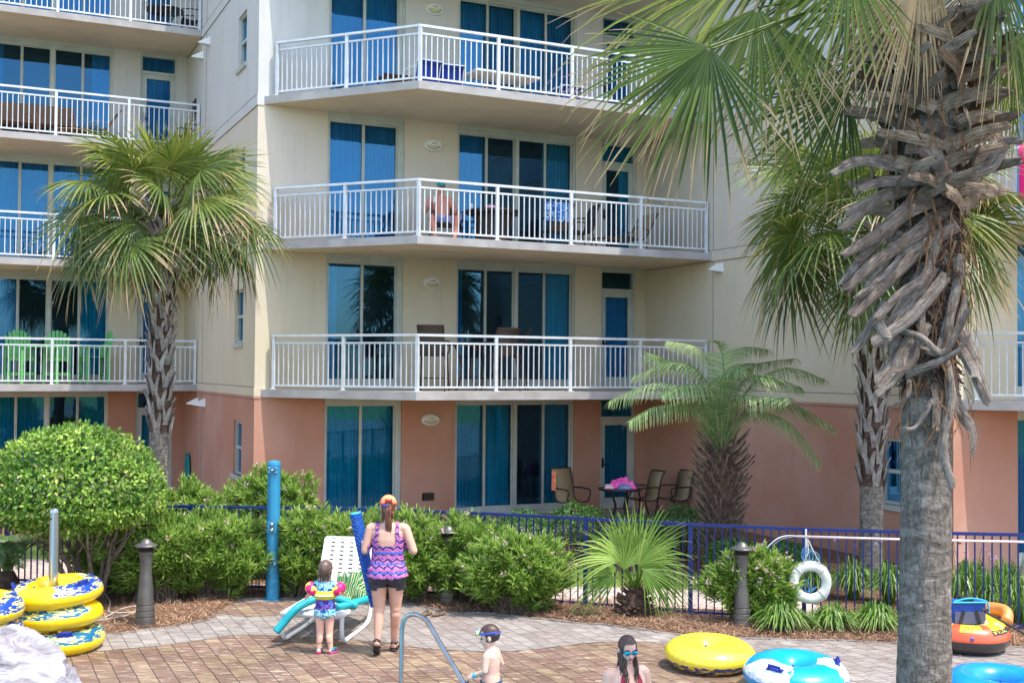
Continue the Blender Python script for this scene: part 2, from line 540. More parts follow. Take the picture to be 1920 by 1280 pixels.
for bay, a_off, b0 in BAYS:
    mp = (lambda ao, bo: (lambda s, z, d: (ao + s, bo + d, z)))(a_off, b0)
    ops = []
    for k in range(5):
        z0, z1 = SL[k] + 0.012, SL[k + 1] - TH - 0.012
        for (x0, x1) in (W1, W2, DR): ops.append((x0, x1, z0, z1))
    wall_sheet('facade_wall', mp, 0, W, -0.3, 14.9, ops)
    for k in range(5):
        z0, z1 = SL[k] + 0.012, SL[k + 1] - TH - 0.012
        c = CUR.get((bay, k), ([FULL, FULL], [FULL, FULL, FULL, FULL], B, FULL))
        slider(mp, W1[0], W1[1], z0, z1, 2, c[0], bay * 50 + k)
        slider(mp, W2[0], W2[1], z0, z1, 4, c[1], bay * 50 + k + 10)
        door(mp, DR[0], DR[1], z0, z1, c[2], c[3], bay * 50 + k + 20)
    m = MB()
    m.box(a_off + 0.15, a_off + W - 0.15, b0 + 1.6, b0 + 1.7, -0.3, 14.8)
    for x in (0.2, 3.6, 7.35, W - 0.2): m.box(a_off + x, a_off + x + 0.1, b0 + 0.30, b0 + 1.6, -0.3, 14.8)
    for z in SL: m.box(a_off + 0.15, a_off + W - 0.15, b0 + 0.30, b0 + 1.6, z - 0.18, z - 0.01)
    m.build('room_backing', MT['interior'], bld)


JOINT_SHADE = simple('joint_shadow_paint', (128, 118, 104), (110, 100, 90), 9, 0.9)


def sash(par_mp, s0, s1, z0, z1):
    mp = par_mp; m = MB()
    fbar(m, mp, s0, s1, z1 - 0.05, z1, 0.05, 0.14); fbar(m, mp, s0, s1, z0, z0 + 0.05, 0.05, 0.14)
    fbar(m, mp, s0, s0 + 0.05, z0 + 0.05, z1 - 0.05, 0.05, 0.14); fbar(m, mp, s1 - 0.05, s1, z0 + 0.05, z1 - 0.05, 0.05, 0.14)
    zm = (z0 + z1) / 2
    fbar(m, mp, s0 + 0.05, s1 - 0.05, zm - 0.03, zm + 0.03, 0.06, 0.12)
    w = m.build('window', MT['frame'], bld)
    pane(w, mp, s0 + 0.05, s1 - 0.05, z0 + 0.05, zm - 0.03, 0.11)
    pane(w, mp, s0 + 0.05, s1 - 0.05, zm + 0.03, z1 - 0.05, 0.10)
    m = MB(); fbar(m, mp, s0 - 0.06, s1 + 0.06, z0 - 0.09, z0, -0.05, 0.06)
    m.build('sill', MT['frame'], w)
    curtain(w, mp, s0, s1, z0, z1, 'curtain_blue', 0.26, 5)


def side(name, ao, b_lo, b_hi, wins):
    mp = lambda s, z, d: (ao + d, s, z)
    ops = []
    for (s0, s1) in wins:
        for k in range(5):
            ops.append((s0, s1, SL[k] + 0.92, SL[k] + 2.02))
    w = wall_sheet(name, mp, b_lo, b_hi, -0.3, 14.9, ops, 0.16)
    for o in ops: sash(mp, *o)
    m = MB(); m.box(ao + 0.35, ao + 0.45, b_lo + 0.3, b_hi - 0.3, -0.3, 14.8); m.build('room_backing', MT['interior'], bld)
    # shallow bands at each storey and a vertical joint where the balcony meets the wall
    m = MB()
    for k in (1, 2, 3, 4, 5):
        m.box(ao - 0.014, ao - 0.001, b_lo + 0.001, b_hi - 0.001, SL[k] - 0.175, SL[k] + 0.045)
    m.build('storey_band', MT['stucco'], bld)
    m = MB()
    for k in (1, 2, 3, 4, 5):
        for dz in (-0.178, 0.048): m.box(ao - 0.016, ao, b_lo + 0.002, b_hi - 0.002, SL[k] + dz - 0.008, SL[k] + dz + 0.004)  # dark strips paint in the groove shadow along each band edge
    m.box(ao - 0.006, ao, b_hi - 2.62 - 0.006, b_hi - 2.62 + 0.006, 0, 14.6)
    m.build('joint_and_groove_shade', JOINT_SHADE, bld)


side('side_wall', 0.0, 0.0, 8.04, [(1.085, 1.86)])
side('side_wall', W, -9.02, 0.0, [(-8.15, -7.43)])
# band pieces on the projecting corners of the front faces
m = MB()
for (ao, bo) in ((0.0, 0.0), (W, -9.02)):
    for k in (1, 2, 3, 4, 5):
        m.box(ao - 0.014, ao + 0.12, bo - 0.014, bo - 0.001, SL[k] - 0.175, SL[k] + 0.045)
m.build('corner_band', MT['stucco'], bld)
m = MB()
m.quad((-3 * W, 8.06, 14.5), (0.2, 8.06, 14.5), (0.2, 20, 14.5), (-3 * W, 20, 14.5))
m.box(0.02, 2 * W, 0.02, 20, 14.3, 14.5); m.box(W + 0.02, 3 * W, -9, 0.02, 14.3, 14.5)
m.build('roof', MT['slab'], bld)
for nm, a0, a1, b in (('far_wall', -3 * W, -W, 8.04), ('far_wall', 2 * W, 3 * W, -9.02)):
    m = MB(); m.quad((a0, b, -0.3), (a1, b, -0.3), (a1, b, 14.9), (a0, b, 14.9)); m.build(nm, MT['stucco'], bld)


def poly_slab(m, pts, z0, z1):
    n = len(pts)
    vs = [(x, y, z0) for x, y in pts] + [(x, y, z1) for x, y in pts]
    m.add(vs, [tuple(range(n - 1, -1, -1))], 1)
    m.add(vs, [tuple(range(n, 2 * n))], 2)
    m.add(vs, [(i, (i + 1) % n, n + (i + 1) % n, n + i) for i in range(n)], 0)


def railing(par, pts, zf, posts):
    m = MB()
    for i in range(len(pts) - 1):
        p = Vector((*pts[i], 0)); q = Vector((*pts[i + 1], 0)); L = (q - p).length; d = (q - p) / L
        np_ = posts[i]
        z = lambda v, h: Vector((v.x, v.y, zf + h))
        m.bar(z(p - d * 0.03, 1.045), z(q + d * 0.03, 1.045), 0.065, 0.045)
        for k in range(np_):
            s0 = p + d * (L * k / np_); s1 = p + d * (L * (k + 1) / np_)
            m.bar(z(s0 + d * 0.04, 0.90), z(s1 - d * 0.03, 0.90), 0.032, 0.034)
            m.bar(z(s0 + d * 0.04, 0.085), z(s1 - d * 0.03, 0.085), 0.032, 0.034)
            nb = 13
            for j in range(1, nb + 1):
                c = s0 + (s1 - s0) * (j / (nb + 1))
                m.bar(z(c, 0.1025), z(c, 0.88), 0.019, 0.019, up=d)
    r = m.build('railing', MT['white'], par)
    done = []
    for i in range(len(pts) - 1):
        p = Vector((*pts[i], 0)); q = Vector((*pts[i + 1], 0)); d = (q - p).normalized()
        for k in range(posts[i] + 1):
            c = p + (q - p) * (k / posts[i])
            if any((c - x).length < 0.1 for x in done): continue
            done.append(c)
            m = MB()
            m.bar((c.x, c.y, zf + 0.016), (c.x, c.y, zf + 1.0225), 0.060, 0.060, up=d)
            m.bar((c.x, c.y, zf + 0.004), (c.x, c.y, zf + 0.016), 0.12, 0.12, up=d)
            m.build('railing_post', MT['white'], par)
    return r


for bay, a_off, b0 in BAYS:
    for k in (1, 2, 3, 4, 5):
        zf = SL[k]
        if bay == 0:
            P = [(a_off + 0.12, b0 - 0.004), (a_off + 2.3, b0 - 2.07), (-0.012, b0 - 2.07), (-0.012, b0 - 0.004)]
            rp = [(a_off + 0.5, b0 - 0.35), (a_off + 2.38, b0 - 1.96), (-0.06, b0 - 1.96)]; ps = [2, 4]
        else:
            P = [(a_off + 0.12, b0 - 0.004), (a_off + 2.36, b0 - 2.58), (a_off + W - 0.012, b0 - 2.58), (a_off + W - 0.012, b0 - 0.004)]
            rp = [(a_off + 0.34, b0 - 0.14), (a_off + 2.42, b0 - 2.47), (a_off + W - 0.08, b0 - 2.47)]; ps = [2, 4]
        m = MB(); poly_slab(m, P, zf - TH, zf)
        s = m.build('balcony', [MT['slab'], MT['soffit'], MT['floor_tile']], bld)
        if k < 4 or (k == 4 and bay == 0): railing(s, rp, zf, ps)


# wall lights
def oval_light():
    t_ = thing('wall_light', 'x', 'wall light')
    m = MB()
    rot = Matrix.Rotation(R(90), 3, 'X')
    e = Matrix.Diagonal((1, 0.62, 1))
    m.lathe([(0.20, 0), (0.20, 0.03), (0.185, 0.055), (0.15, 0.06), (0.15, 0.045)], 28, mat=rot @ e)
    m.build('bezel', MT['white_plastic'], t_, smooth=False)
    m = MB(); m.lathe([(0.15, 0.04), (0.13, 0.065), (0.07, 0.08), (0.0, 0.085)], 24, mat=rot @ e)
    # upper louvre half sits over the glass
    m.build('lens', simple('cream_lens', (196, 190, 150), (180, 174, 130), 20, 0.35), t_, smooth=True)
    m = MB()
    vs = []; n = 12
    for i in range(n + 1):
        a = PI * i / n
        vs.append(Vector((0.158 * math.cos(a), -0.088, 0.097 * math.sin(a) - 0.005)))
        vs.append(Vector((0.158 * math.cos(a), -0.055, 0.097 * math.sin(a) - 0.005)))
    fs = [(2 * i, 2 * i + 1, 2 * i + 3, 2 * i + 2) for i in range(n)] + [tuple(range(0, 2 * n + 2, 2))]
    m.add(vs, fs)
    m.build('hood', MT['white_plastic'], t_)
    m = MB()
    for i in range(6): m.box(-0.05 + i * 0.018, -0.04 + i * 0.018, -0.0905, -0.0885, 0.03, 0.05)
    m.build('slots', MT['bronze'], t_)
    return t_


ol = oval_light()
la = fa(808, 0.0)
for k, txt in enumerate(['cream oval wall light on the terracotta pier at ground level', 'cream oval wall light above the bar height chairs on the lowest balcony',
                         'cream oval wall light above the seated bare chested man', 'cream oval wall light at the top edge above the blue chairs']):
    z = SL[k] + (2.2 if k else 2.06)
    o = ol if k == 0 else dup(ol, (0, 0, 0), 0, txt)
    o.location = LW(la, -0.0, z); o.rotation_euler = (0, 0, ALPHA)
    o['label'] = txt; o['group'] = 'oval wall lights on the middle block'


def wedge_light():
    m = MB()   # hooded downlight sticking out of a wall along -x
    m.add([(0, -0.13, 0.10), (0, 0.13, 0.10), (0, 0.13, -0.09), (0, -0.13, -0.09), (-0.26, -0.02, -0.03), (-0.26, 0.02, -0.03), (-0.26, 0.02, -0.05), (-0.26, -0.02, -0.05)],
          [(0, 1, 5, 4), (4, 5, 6, 7), (0, 4, 7, 3), (1, 2, 6, 5), (2, 3, 7, 6), (0, 3, 2, 1)])
    return m.build('wall_sconce', MT['white_plastic'])


wl = wedge_light()
specs = [(0.0, 6.0, 2.28, 'white wedge wall sconce near the palm trunk, the left one at ground floor height'),
         (0.0, 5.1, 2.28, 'white wedge wall sconce near the palm trunk, the right one at ground floor height'),
         (0.0, 5.95, 10.62, 'upper white wedge sconce nearest the top left balcony corner'),
         (0.0, 5.1, 10.75, 'upper white wedge sconce on the pale side wall, right of another'),
         (W, -2.85, 5.22, 'single white wedge sconce beside the middle balcony end on tan wall')]
for i, (a, b, z, txt) in enumerate(specs):
    o = wl if i == 0 else wl.copy()
    if i: COL.objects.link(o)
    o.location = LW(a - 0.002, b, z); o.rotation_euler = (0, 0, ALPHA)
    tag(o, txt, 'wall sconce', 'wedge sconces on the side walls')
m = MB(); m.box(-0.11, 0.11, -0.05, 0, -0.06, 0.06); m.box(-0.13, 0.13, -0.012, 0.0, -0.08, 0.08)
m.box(-0.07, -0.01, -0.062, -0.05, -0.03, 0.035); m.box(0.01, 0.07, -0.062, -0.05, -0.03, 0.035)
o = m.build('outlet_box', MT['bronze']); o.location = LW(fa(805, 0), -0.002, 0.48); o.rotation_euler = (0, 0, ALPHA)
tag(o, 'small dark outlet box low on the terracotta pier', 'outlet')
m = MB()
for i in range(6): m.box(-0.03, 0, -0.2, 0.2, -0.22 + i * 0.075, -0.18 + i * 0.075)
m.box(-0.02, 0, -0.22, 0.22, -0.25, 0.25)
o = m.build('wall_ornament', MT['bronze']); o.location = LW(-0.003, 6.9, 9.5); o.rotation_euler = (0, 0, ALPHA)
tag(o, 'dark square ornament hung on the wall beside the upper left balcony door', 'ornament')
# ---------------------------------------------------------------- ground
t = NT('pine_straw_ground')
v = t.worldpos()
c = t.ramp(t.noise(v, 14, 6, 0.7, 1.5), [(0.3, lin((78, 56, 44))), (0.5, lin((128, 98, 76))), (0.72, lin((168, 136, 110)))])
MT['mulch'] = t.done(t.pbsdf(c, 0.95, 0, t.bump(t.noise(v, 60, 5, 0.7, 2.0), 0.9, 0.03), 0.1))
t = NT('grass_ground'); v = t.worldpos()
c = t.ramp(t.noise(v, 20, 5, 0.7), [(0.3, lin((104, 124, 60))), (0.7, lin((150, 162, 96)))])
MT['lawn'] = t.done(t.pbsdf(c, 0.95, 0, t.bump(t.noise(v, 90, 4), 0.8, 0.02), 0.1))


def paver_mat(name, cols, rowh, bw, wet=0.0, rot=0.0, mortar=(96, 84, 76), light=(226, 214, 200), big_to=(150, 140, 132)):
    t = NT(name)
    v = t.worldpos((1, 1, 1), (0, 0, rot))
    br = t.n('TexBrick'); br.offset = 0.5; br.squash = 1.0
    br.inputs['Scale'].default_value = 1.0; br.inputs['Mortar Size'].default_value = 0.006; br.inputs['Mortar Smooth'].default_value = 0.3
    br.inputs['Brick Width'].default_value = bw; br.inputs['Row Height'].default_value = rowh; br.inputs['Bias'].default_value = 0.0
    br.inputs['Color1'].default_value = (0, 0, 0, 1); br.inputs['Color2'].default_value = (1, 1, 1, 1); br.inputs['Mortar'].default_value = (0.5, 0.5, 0.5, 1)
    wob = t.noise(v, 4.0, 2); vw = t.mix(0.012, v, wob, 'ADD')
    vw2 = t.n('VectorMath', operation='ADD'); t.l(v, vw2.inputs[0])
    sc_ = t.n('VectorMath', operation='SCALE'); nz = t.n('TexNoise'); nz.inputs['Scale'].default_value = 3.5; nz.inputs['Detail'].default_value = 2
    t.l(v, nz.inputs['Vector']); t.l(nz.outputs['Color'], sc_.inputs[0]); sc_.inputs['Scale'].default_value = 0.022
    t.l(sc_.outputs[0], vw2.inputs[1]); t.l(vw2.outputs[0], br.inputs['Vector'])
    n = len(cols)
    base = t.ramp(br.outputs['Color'], [(i / (n - 1), lin(cc)) for i, cc in enumerate(cols)])
    # cream streaks: wet highlights painted into the colour; brown streaks are paver tone
    st = t.noise(t.worldpos((2.6, 13, 1), (0, 0, R(-3))), 1.8, 7, 0.66, 0.7)
    base = t.mix(t.ramp(st, [(0.53, (0, 0, 0, 1)), (0.63, (0.6, 0.6, 0.6, 1))]), base, lin(light))
    st2 = t.noise(t.worldpos((1.4, 5, 1)), 2.6, 5, 0.65)
    base = t.mix(t.ramp(st2, [(0.36, (0.5, 0.5, 0.5, 1)), (0.52, (0, 0, 0, 1))]), base, lin((96, 74, 66)))
    big = t.noise(v, 0.55, 5, 0.62, 0.5)
    base = t.mix(t.ramp(big, [(0.50, (0, 0, 0, 1)), (0.66, (0.5, 0.5, 0.5, 1))]), base, lin(big_to))
    spl = t.noise(v, 3.2, 4, 0.6, 0.8)
    base = t.mix(t.ramp(spl, [(0.60, (0, 0, 0, 1)), (0.66, (0.35, 0.35, 0.35, 1))]), base, lin((74, 60, 54)))
    col = t.mix(br.outputs['Fac'], base, lin(mortar))
    h = t.math('SUBTRACT', t.noise(v, 30, 4), t.math('MULTIPLY', br.outputs['Fac'], 1.6))
    nrm = t.bump(h, 0.5, 0.012)
    rg = t.ramp(t.noise(v, 0.9, 3), [(0.42, (0.8, 0.8, 0.8, 1)), (0.62, (0.8 - wet, 0.8 - wet, 0.8 - wet, 1))])
    return t.done(t.pbsdf(col, rg, 0, nrm, 0.35))


ROT = -(ALPHA + PI / 2)
MT['pavers'] = paver_mat('terracotta_pavers', [(108, 82, 68), (128, 102, 84), (116, 92, 78), (142, 120, 94), (112, 86, 76), (132, 108, 88)], 0.18, 0.31, 0.45, ROT, (66, 54, 50), (206, 190, 162), (120, 100, 84))
MT['pavers_grey'] = paver_mat('light_border_pavers', [(128, 120, 112), (148, 140, 132), (134, 126, 118), (156, 148, 138)], 0.17, 0.24, 0.1, ROT, (92, 86, 82), (180, 172, 166), (126, 106, 94))
MT['path'] = paver_mat('pink_path_pavers', [(186, 162, 150), (200, 180, 168), (190, 170, 160)], 0.15, 0.30, 0.0, 0.5, (150, 132, 122), (214, 200, 190))


def sheet(name, pts, z, mt, kind='structure', th=0.0):
    m = MB(); n = len(pts)
    vs = [(p[0], p[1], z) for p in pts]
    if th:
        vs += [(p[0], p[1], z - th) for p in pts]
        m.add(vs, [tuple(range(n))] + [(i, n + i, n + (i + 1) % n, (i + 1) % n) for i in range(n)])
    else:
        m.add(vs, [tuple(range(n))])
    return tag(m.build(name, mt), kind=kind)


POOLX0, POOLX1, POOLY0, POOLY1 = -16.0, 1.95, -26.0, 11.1  # unseen stretch behind the camera added so the windows reflect blue
m = MB()
for (x0, x1, y0, y1) in ((-400, POOLX0 - .05, -200, 12), (POOLX1 + .05, 400, -200, 12), (POOLX0 - .05, POOLX1 + .05, -200, POOLY0 - .05), (POOLX0 - .05, POOLX1 + .05, POOLY1 + .05, 12)):
    m.quad((x0, y0, -0.30), (x1, y0, -0.30), (x1, y1, -0.30), (x0, y1, -0.30))
tag(m.build('ground', MT['lawn']), kind='structure')
m = MB(); m.quad((-400, 11.7, -0.03), (400, 11.7, -0.03), (400, 600, -0.03), (-400, 600, -0.03)); tag(m.build('planting_ground', MT['mulch']), kind='structure')


def smooth_line(P, n=6):
    out = []
    for i in range(len(P) - 1):
        p0 = P[max(0, i - 1)]; p1 = P[i]; p2 = P[i + 1]; p3 = P[min(len(P) - 1, i + 2)]
        for j in range(n):
            t_ = j / n
            out.append(0.5 * ((2 * p1) + (p2 - p0) * t_ + (2 * p0 - 5 * p1 + 4 * p2 - p3) * t_ * t_ + (3 * p1 - p0 - 3 * p2 + p3) * t_ ** 3))
    out.append(P[-1])
    return out


EDGE = [G(-350, 1215), G(-100, 1205), G(200, 1189), G(330, 1174), G(388, 1160), G(372, 1137), G(400, 1128), G(520, 1121), G(660, 1122), G(760, 1128), G(830, 1146), G(930, 1151), G(1060, 1166), G(1140, 1172), G(1200, 1180),
        G(1300, 1193), G(1420, 1198), G(1560, 1201), G(1690, 1206), G(1800, 1209), G(1960, 1214), G(2400, 1220)]
edge = smooth_line(EDGE)


def inner(d):
    out = []
    for i, p in enumerate(edge):
        a = edge[max(0, i - 2)]; b = edge[min(len(edge) - 1, i + 2)]
        t_ = (b - a).normalized(); out.append(p + Vector((t_.y, -t_.x, 0)) * d)
    return out


# deck = everything on the camera's side of the planting edge, with the pool basin left open in front of and behind the camera
POOLX0, POOLX1, POOLY0, POOLY1 = -16.0, 1.95, -26.0, 11.1
m = MB()
n = len(edge); m.add([(p.x, p.y, 0) for p in edge] + [(edge[-1].x, POOLY1, 0), (edge[0].x, POOLY1, 0)], [tuple(range(n + 1, -1, -1))])
xl, xr = edge[0].x, edge[-1].x
for (a, b, c, d) in ((-30, POOLX0, -30, POOLY1), (POOLX1, 30, -30, POOLY1), (POOLX0, POOLX1, -30, POOLY0)):
    m.quad((a, c, 0), (b, c, 0), (b, d, 0), (a, d, 0))
m.quad((-30, POOLY1, 0), (xl, POOLY1, 0), (xl, edge[0].y, 0), (-30, edge[0].y, 0))
m.quad((xr, POOLY1, 0), (30, POOLY1, 0), (30, edge[-1].y, 0), (xr, edge[-1].y, 0))
tag(m.build('pool_deck', MT['pavers']), kind='structure')
# pale border course along the planting edge
inn = smooth_line([G(*p) for p in ((2400, 1330), (1960, 1300), (1700, 1296), (1560, 1288), (1420, 1270), (1320, 1240), (1240, 1206), (1130, 1203), (1060, 1210), (960, 1220), (820, 1217), (700, 1202), (560, 1194), (450, 1190), (330, 1206), (200, 1219), (-100, 1240), (-350, 1250))], 6)
m = MB(); n = len(edge) + len(inn)
m.add([(p.x, p.y, 0.004) for p in edge] + [(p.x, p.y, 0.004) for p in inn], [tuple(range(n - 1, -1, -1))])
tag(m.build('border_paving', MT['pavers_grey']), kind='structure')
sheet('shower_paving', [G(*p) for p in ((398, 1133), (520, 1127), (630, 1129), (600, 1146), (470, 1157), (404, 1150))], 0.008, MT['pavers'])
# thin raised concrete lip between deck and planting
m = MB()
for i in range(len(edge) - 1):
    a, b = edge[i], edge[i + 1]
    m.bar((a.x, a.y, 0.0), (b.x, b.y, 0.0), 0.05, 0.03 + 0.01 * math.sin(i))
tag(m.build('deck_edging', MT['pavers_grey']), kind='structure')
# pool basin
tile = simple('pool_plaster', (120, 170, 190), (140, 186, 204), 3, 0.5)
m = MB()
YB = [(POOLY0, 8.0, -1.2), (8.0, 9.95, -0.64), (9.95, POOLY1, -0.29)]
for i, (y0, y1, z) in enumerate(YB):
    m.quad((POOLX0, y0, z), (POOLX1, y0, z), (POOLX1, y1, z), (POOLX0, y1, z))
    if i: m.quad((POOLX0, y0, YB[i - 1][2]), (POOLX1, y0, YB[i - 1][2]), (POOLX1, y0, z), (POOLX0, y0, z))
for (p, q) in (((POOLX0, POOLY0), (POOLX1, POOLY0)), ((POOLX1, POOLY0), (POOLX1, POOLY1)), ((POOLX1, POOLY1), (POOLX0, POOLY1)), ((POOLX0, POOLY1), (POOLX0, POOLY0))):
    m.quad((p[0], p[1], -1.2), (q[0], q[1], -1.2), (q[0], q[1], 0), (p[0], p[1], 0))
tag(m.build('pool_basin', tile), kind='structure')
t = NT('pool_water'); v = t.worldpos()
trn = t.n('BsdfTransparent'); trn.inputs[0].default_value = (0.55, 0.85, 0.92, 1)
gl = t.n('BsdfGlossy'); gl.inputs['Roughness'].default_value = 0.02
t.l(t.bump(t.noise(v, 5, 3), 0.3, 0.03), gl.inputs['Normal'])
fr = t.n('Fresnel'); fr.inputs[0].default_value = 1.33; mx = t.n('MixShader')
t.l(fr.outputs[0], mx.inputs[0]); t.l(trn.outputs[0], mx.inputs[1]); t.l(gl.outputs[0], mx.inputs[2])
wat = t.done(mx.outputs[0])
sheet('pool_water', [(POOLX0 + .01, POOLY0 + .01), (POOLX1 - .01, POOLY0 + .01), (POOLX1 - .01, POOLY1 - .01), (POOLX0 + .01, POOLY1 - .01)], -0.10, wat)
# walkway and lawn strip behind the fence
def strip(name, line0, line1, z, mt):
    m = MB(); a = smooth_line(line0, 5); b = smooth_line(line1, 5); n = len(a)
    m.add([(p.x, p.y, z) for p in a] + [(p.x, p.y, z) for p in b], [(i, i + 1, n + i + 1, n + i) for i in range(n - 1)])
    return tag(m.build(name, mt), kind='structure')


strip('path', [G(-200, 1086), G(500, 1100), G(1000, 1128), G(1300, 1139), G(1420, 1150), G(1520, 1190)], [G(-200, 1040), G(500, 1060), G(1000, 1094), G(1300, 1104), G(1420, 1108), G(1560, 1140)], -0.006, MT['path'])
strip('grass_strip', [G(-200, 1040), G(500, 1060), G(1000, 1094), G(1300, 1104), G(1400, 1107), G(1490, 1112)], [G(-200, 1015), G(500, 1030), G(1000, 1062), G(1300, 1080), G(1400, 1086), G(1500, 1096)], -0.010, MT['lawn'])
# patio slabs in front of each ground floor
for bay, a_off, b0 in BAYS:
    d_ = 2.07 if bay == 0 else 2.58
    pts = [LW(a_off + .1, b0 - .004), LW(a_off + 2.3, b0 - d_), LW(a_off + W - .02, b0 - d_), LW(a_off + W - .02, b0 - .004)]
    sheet('patio', pts, 0.0, MT['floor_tile'], th=0.05)
# ---------------------------------------------------------------- blue fence
FX = [(-10.0, 17.4), (-8.6, 17.0), (-7.2, 16.6), (-5.85, 16.3), (-4.48, 16.2), (-3.1, 16.15), (-1.72, 16.0), (-0.37, 15.68), (0.985, 15.2), (2.285, 14.72), (3.63, 14.35), (5.02, 14.12), (6.43, 13.98), (7.85, 13.9), (9.2, 13.86)]
fen = thing('pool_fence', 'dark blue metal picket fence around the planting behind the pool deck', 'fence', (0, 0, 0))
FH = 1.17
for i, (x, y) in enumerate(FX):
    m = MB(); d = Vector((FX[min(i + 1, len(FX) - 1)][0] - FX[max(i - 1, 0)][0], FX[min(i + 1, len(FX) - 1)][1] - FX[max(i - 1, 0)][1], 0)).normalized()
    m.bar((x, y, -0.02), (x, y, FH - 0.02), 0.052, 0.052, up=d)
    m.build('post', MT['fence_blue'], fen)
    if i + 1 < len(FX):
        p = Vector((x, y, 0)); q = Vector((*FX[i + 1], 0)); m = MB(); dd = (q - p).normalized()
        m.bar(p - dd * 0.01 + Vector((0, 0, FH)), q + dd * 0.01 + Vector((0, 0, FH)), 0.055, 0.035)
        m.bar(p + dd * 0.027 + Vector((0, 0, 0.07)), q - dd * 0.027 + Vector((0, 0, 0.07)), 0.025, 0.03)
        for j in range(1, 14):
            c = p + (q - p) * (j / 14)
            m.bar(c + Vector((0, 0, 0.03)), c + Vector((0, 0, FH - 0.0175)), 0.016, 0.016, up=d)
        m.build('fence_panel', MT['fence_blue'], fen)


def fence_at(x):
    for i in range(len(FX) - 1):
        if FX[i][0] <= x <= FX[i + 1][0]:
            t_ = (x - FX[i][0]) / (FX[i + 1][0] - FX[i][0]); return FX[i][1] + t_ * (FX[i + 1][1] - FX[i][1])
    return FX[0][1] if x < FX[0][0] else FX[-1][1]


# ---------------------------------------------------------------- bollards, shower post, ring post
def bollard():
    t_ = thing('bollard_light', 'x', 'bollard light')
    m = MB()
    m.lathe([(0.115, 0), (0.118, 0.01), (0.112, 0.10), (0.104, 0.105), (0.104, 0.115), (0.110, 0.12), (0.107, 0.17), (0.099, 0.175), (0.099, 0.185), (0.105, 0.19), (0.102, 0.235), (0.095, 0.24), (0.095, 0.25), (0.100, 0.255),
             (0.092, 0.36), (0.080, 0.48), (0.070, 0.60), (0.068, 0.70), (0.074, 0.80), (0.084, 0.865), (0.060, 0.868)], 28)
    m.build('body', MT['bollard'], t_, smooth=False)
    m = MB()
    for z in (0.878, 0.897): m.lathe([(0.05, z), (0.086, z - 0.004), (0.086, z + 0.004), (0.05, z + 0.008)], 24)
    m.lathe([(0.045, 0.865), (0.045, 0.925)], 16)
    m.build('louvre', MT['bronze'], t_)
    m = MB(); m.lathe([(0.05, 0.915), (0.132, 0.922), (0.136, 0.932), (0.122, 0.945), (0.085, 0.957), (0.062, 0.972), (0.05, 0.995), (0.025, 1.012), (0.0, 1.016)], 28)
    m.build('cap', MT['bollard'], t_, smooth=True)
    return t_


bo = bollard()
for i, (px, py, txt) in enumerate([(272, 1172, 'bronze bollard light in the pine straw next to the stacked yellow tubes'),
                                   (840, 1133, 'bronze bollard light half buried in the oleander hedge behind the woman'),
                                   (1391, 1177, 'bronze bollard light in front of the shrub left of the life ring')]):
    g_ = G(px, py); o = bo if i == 0 else dup(bo, g_, 0, txt)
    o.location = g_; o['label'] = txt; o['group'] = 'bollard lights along the deck'; o.scale = (1.03, 1.03, 1.03)
g_ = G(511, 1124)
t_ = thing('outdoor_shower', 'blue round outdoor shower post with steel fittings at the deck edge', 'shower', g_)
m = MB(); m.lathe([(0.087, 0), (0.087, 1.80), (0.09, 1.80), (0.09, 1.815), (0.082, 1.845), (0.055, 1.865), (0, 1.872)], 28); m.lathe([(0.12, 0.0), (0.12, 0.012), (0.088, 0.014)], 28)
m.build('post', MT['shower_blue'], t_, smooth=False)
for z, hh in ((1.745, 0.09), (0.98, 0.16), (0.52, 0.09)):
    m = MB(); w = 0.098
    m.obox((0, -0.082, z), (0.125, 0.03, hh), m=0)
    m.build('cover_plate', MT['shower_blue'], t_, bevel=0.006)
m = MB()
rot = Matrix.Rotation(R(90), 3, 'X')
for z in (1.02, 0.945): m.lathe([(0.03, 0.095), (0.03, 0.115), (0.02, 0.128), (0, 0.13)], 16, c=(0, 0, z), mat=rot)
for z in (1.745, 0.52):
    m.lathe([(0.028, 0.095), (0.024, 0.12), (0.012, 0.13), (0.012, 0.15), (0.02, 0.155), (0, 0.16)], 14, c=(0, 0, z), mat=rot)
for z in (1.745, 0.52):
    for x in (-0.05, 0.05):
        for dz in (-0.03, 0.03): m.lathe([(0.008, 0.096), (0.008, 0.104), (0, 0.106)], 8, c=(x, 0, z + dz), mat=rot)
m.build('valve', MT['steel'], t_, smooth=True)

# ---------------------------------------------------------------- plants
GR_OLE = foliage('oleander_leaf', (58, 98, 36), (112, 148, 56), (188, 208, 108), trans=0.38)
GR_DOME = foliage('clipped_leaf', (62, 100, 36), (116, 156, 54), (186, 206, 96), tip=(176, 150, 120), trans=0.3)
GR_HEDGE = foliage('hedge_leaf', (44, 84, 32), (72, 116, 44), (108, 150, 62), trans=0.3)
GR_LIR = foliage('lily_grass', (60, 98, 34), (92, 134, 48), (158, 180, 92), tip=(190, 186, 130), trans=0.3)
GR_PALM = foliage('fan_palm_leaf', (54, 74, 32), (92, 112, 44), (162, 164, 72), tip=(190, 160, 120), trans=0.25)
GR_PALM2 = foliage('young_palm_leaf', (78, 116, 44), (118, 152, 60), (172, 196, 96), tip=(206, 190, 140), trans=0.35)
GR_DATE = foliage('date_palm_leaf', (70, 104, 56), (126, 154, 92), (204, 214, 160), tip=(200, 196, 130), trans=0.3)
BARK = simple('shrub_bark', (112, 98, 84), (84, 72, 62), 20, 0.9, bump=0.4, bscale=60)
PINK = simple('pale_pink_petal', (240, 216, 214), (226, 186, 190), 30, 0.6)
LILAC = simple('lilac_petal', (196, 168, 214), (176, 146, 200), 30, 0.6)


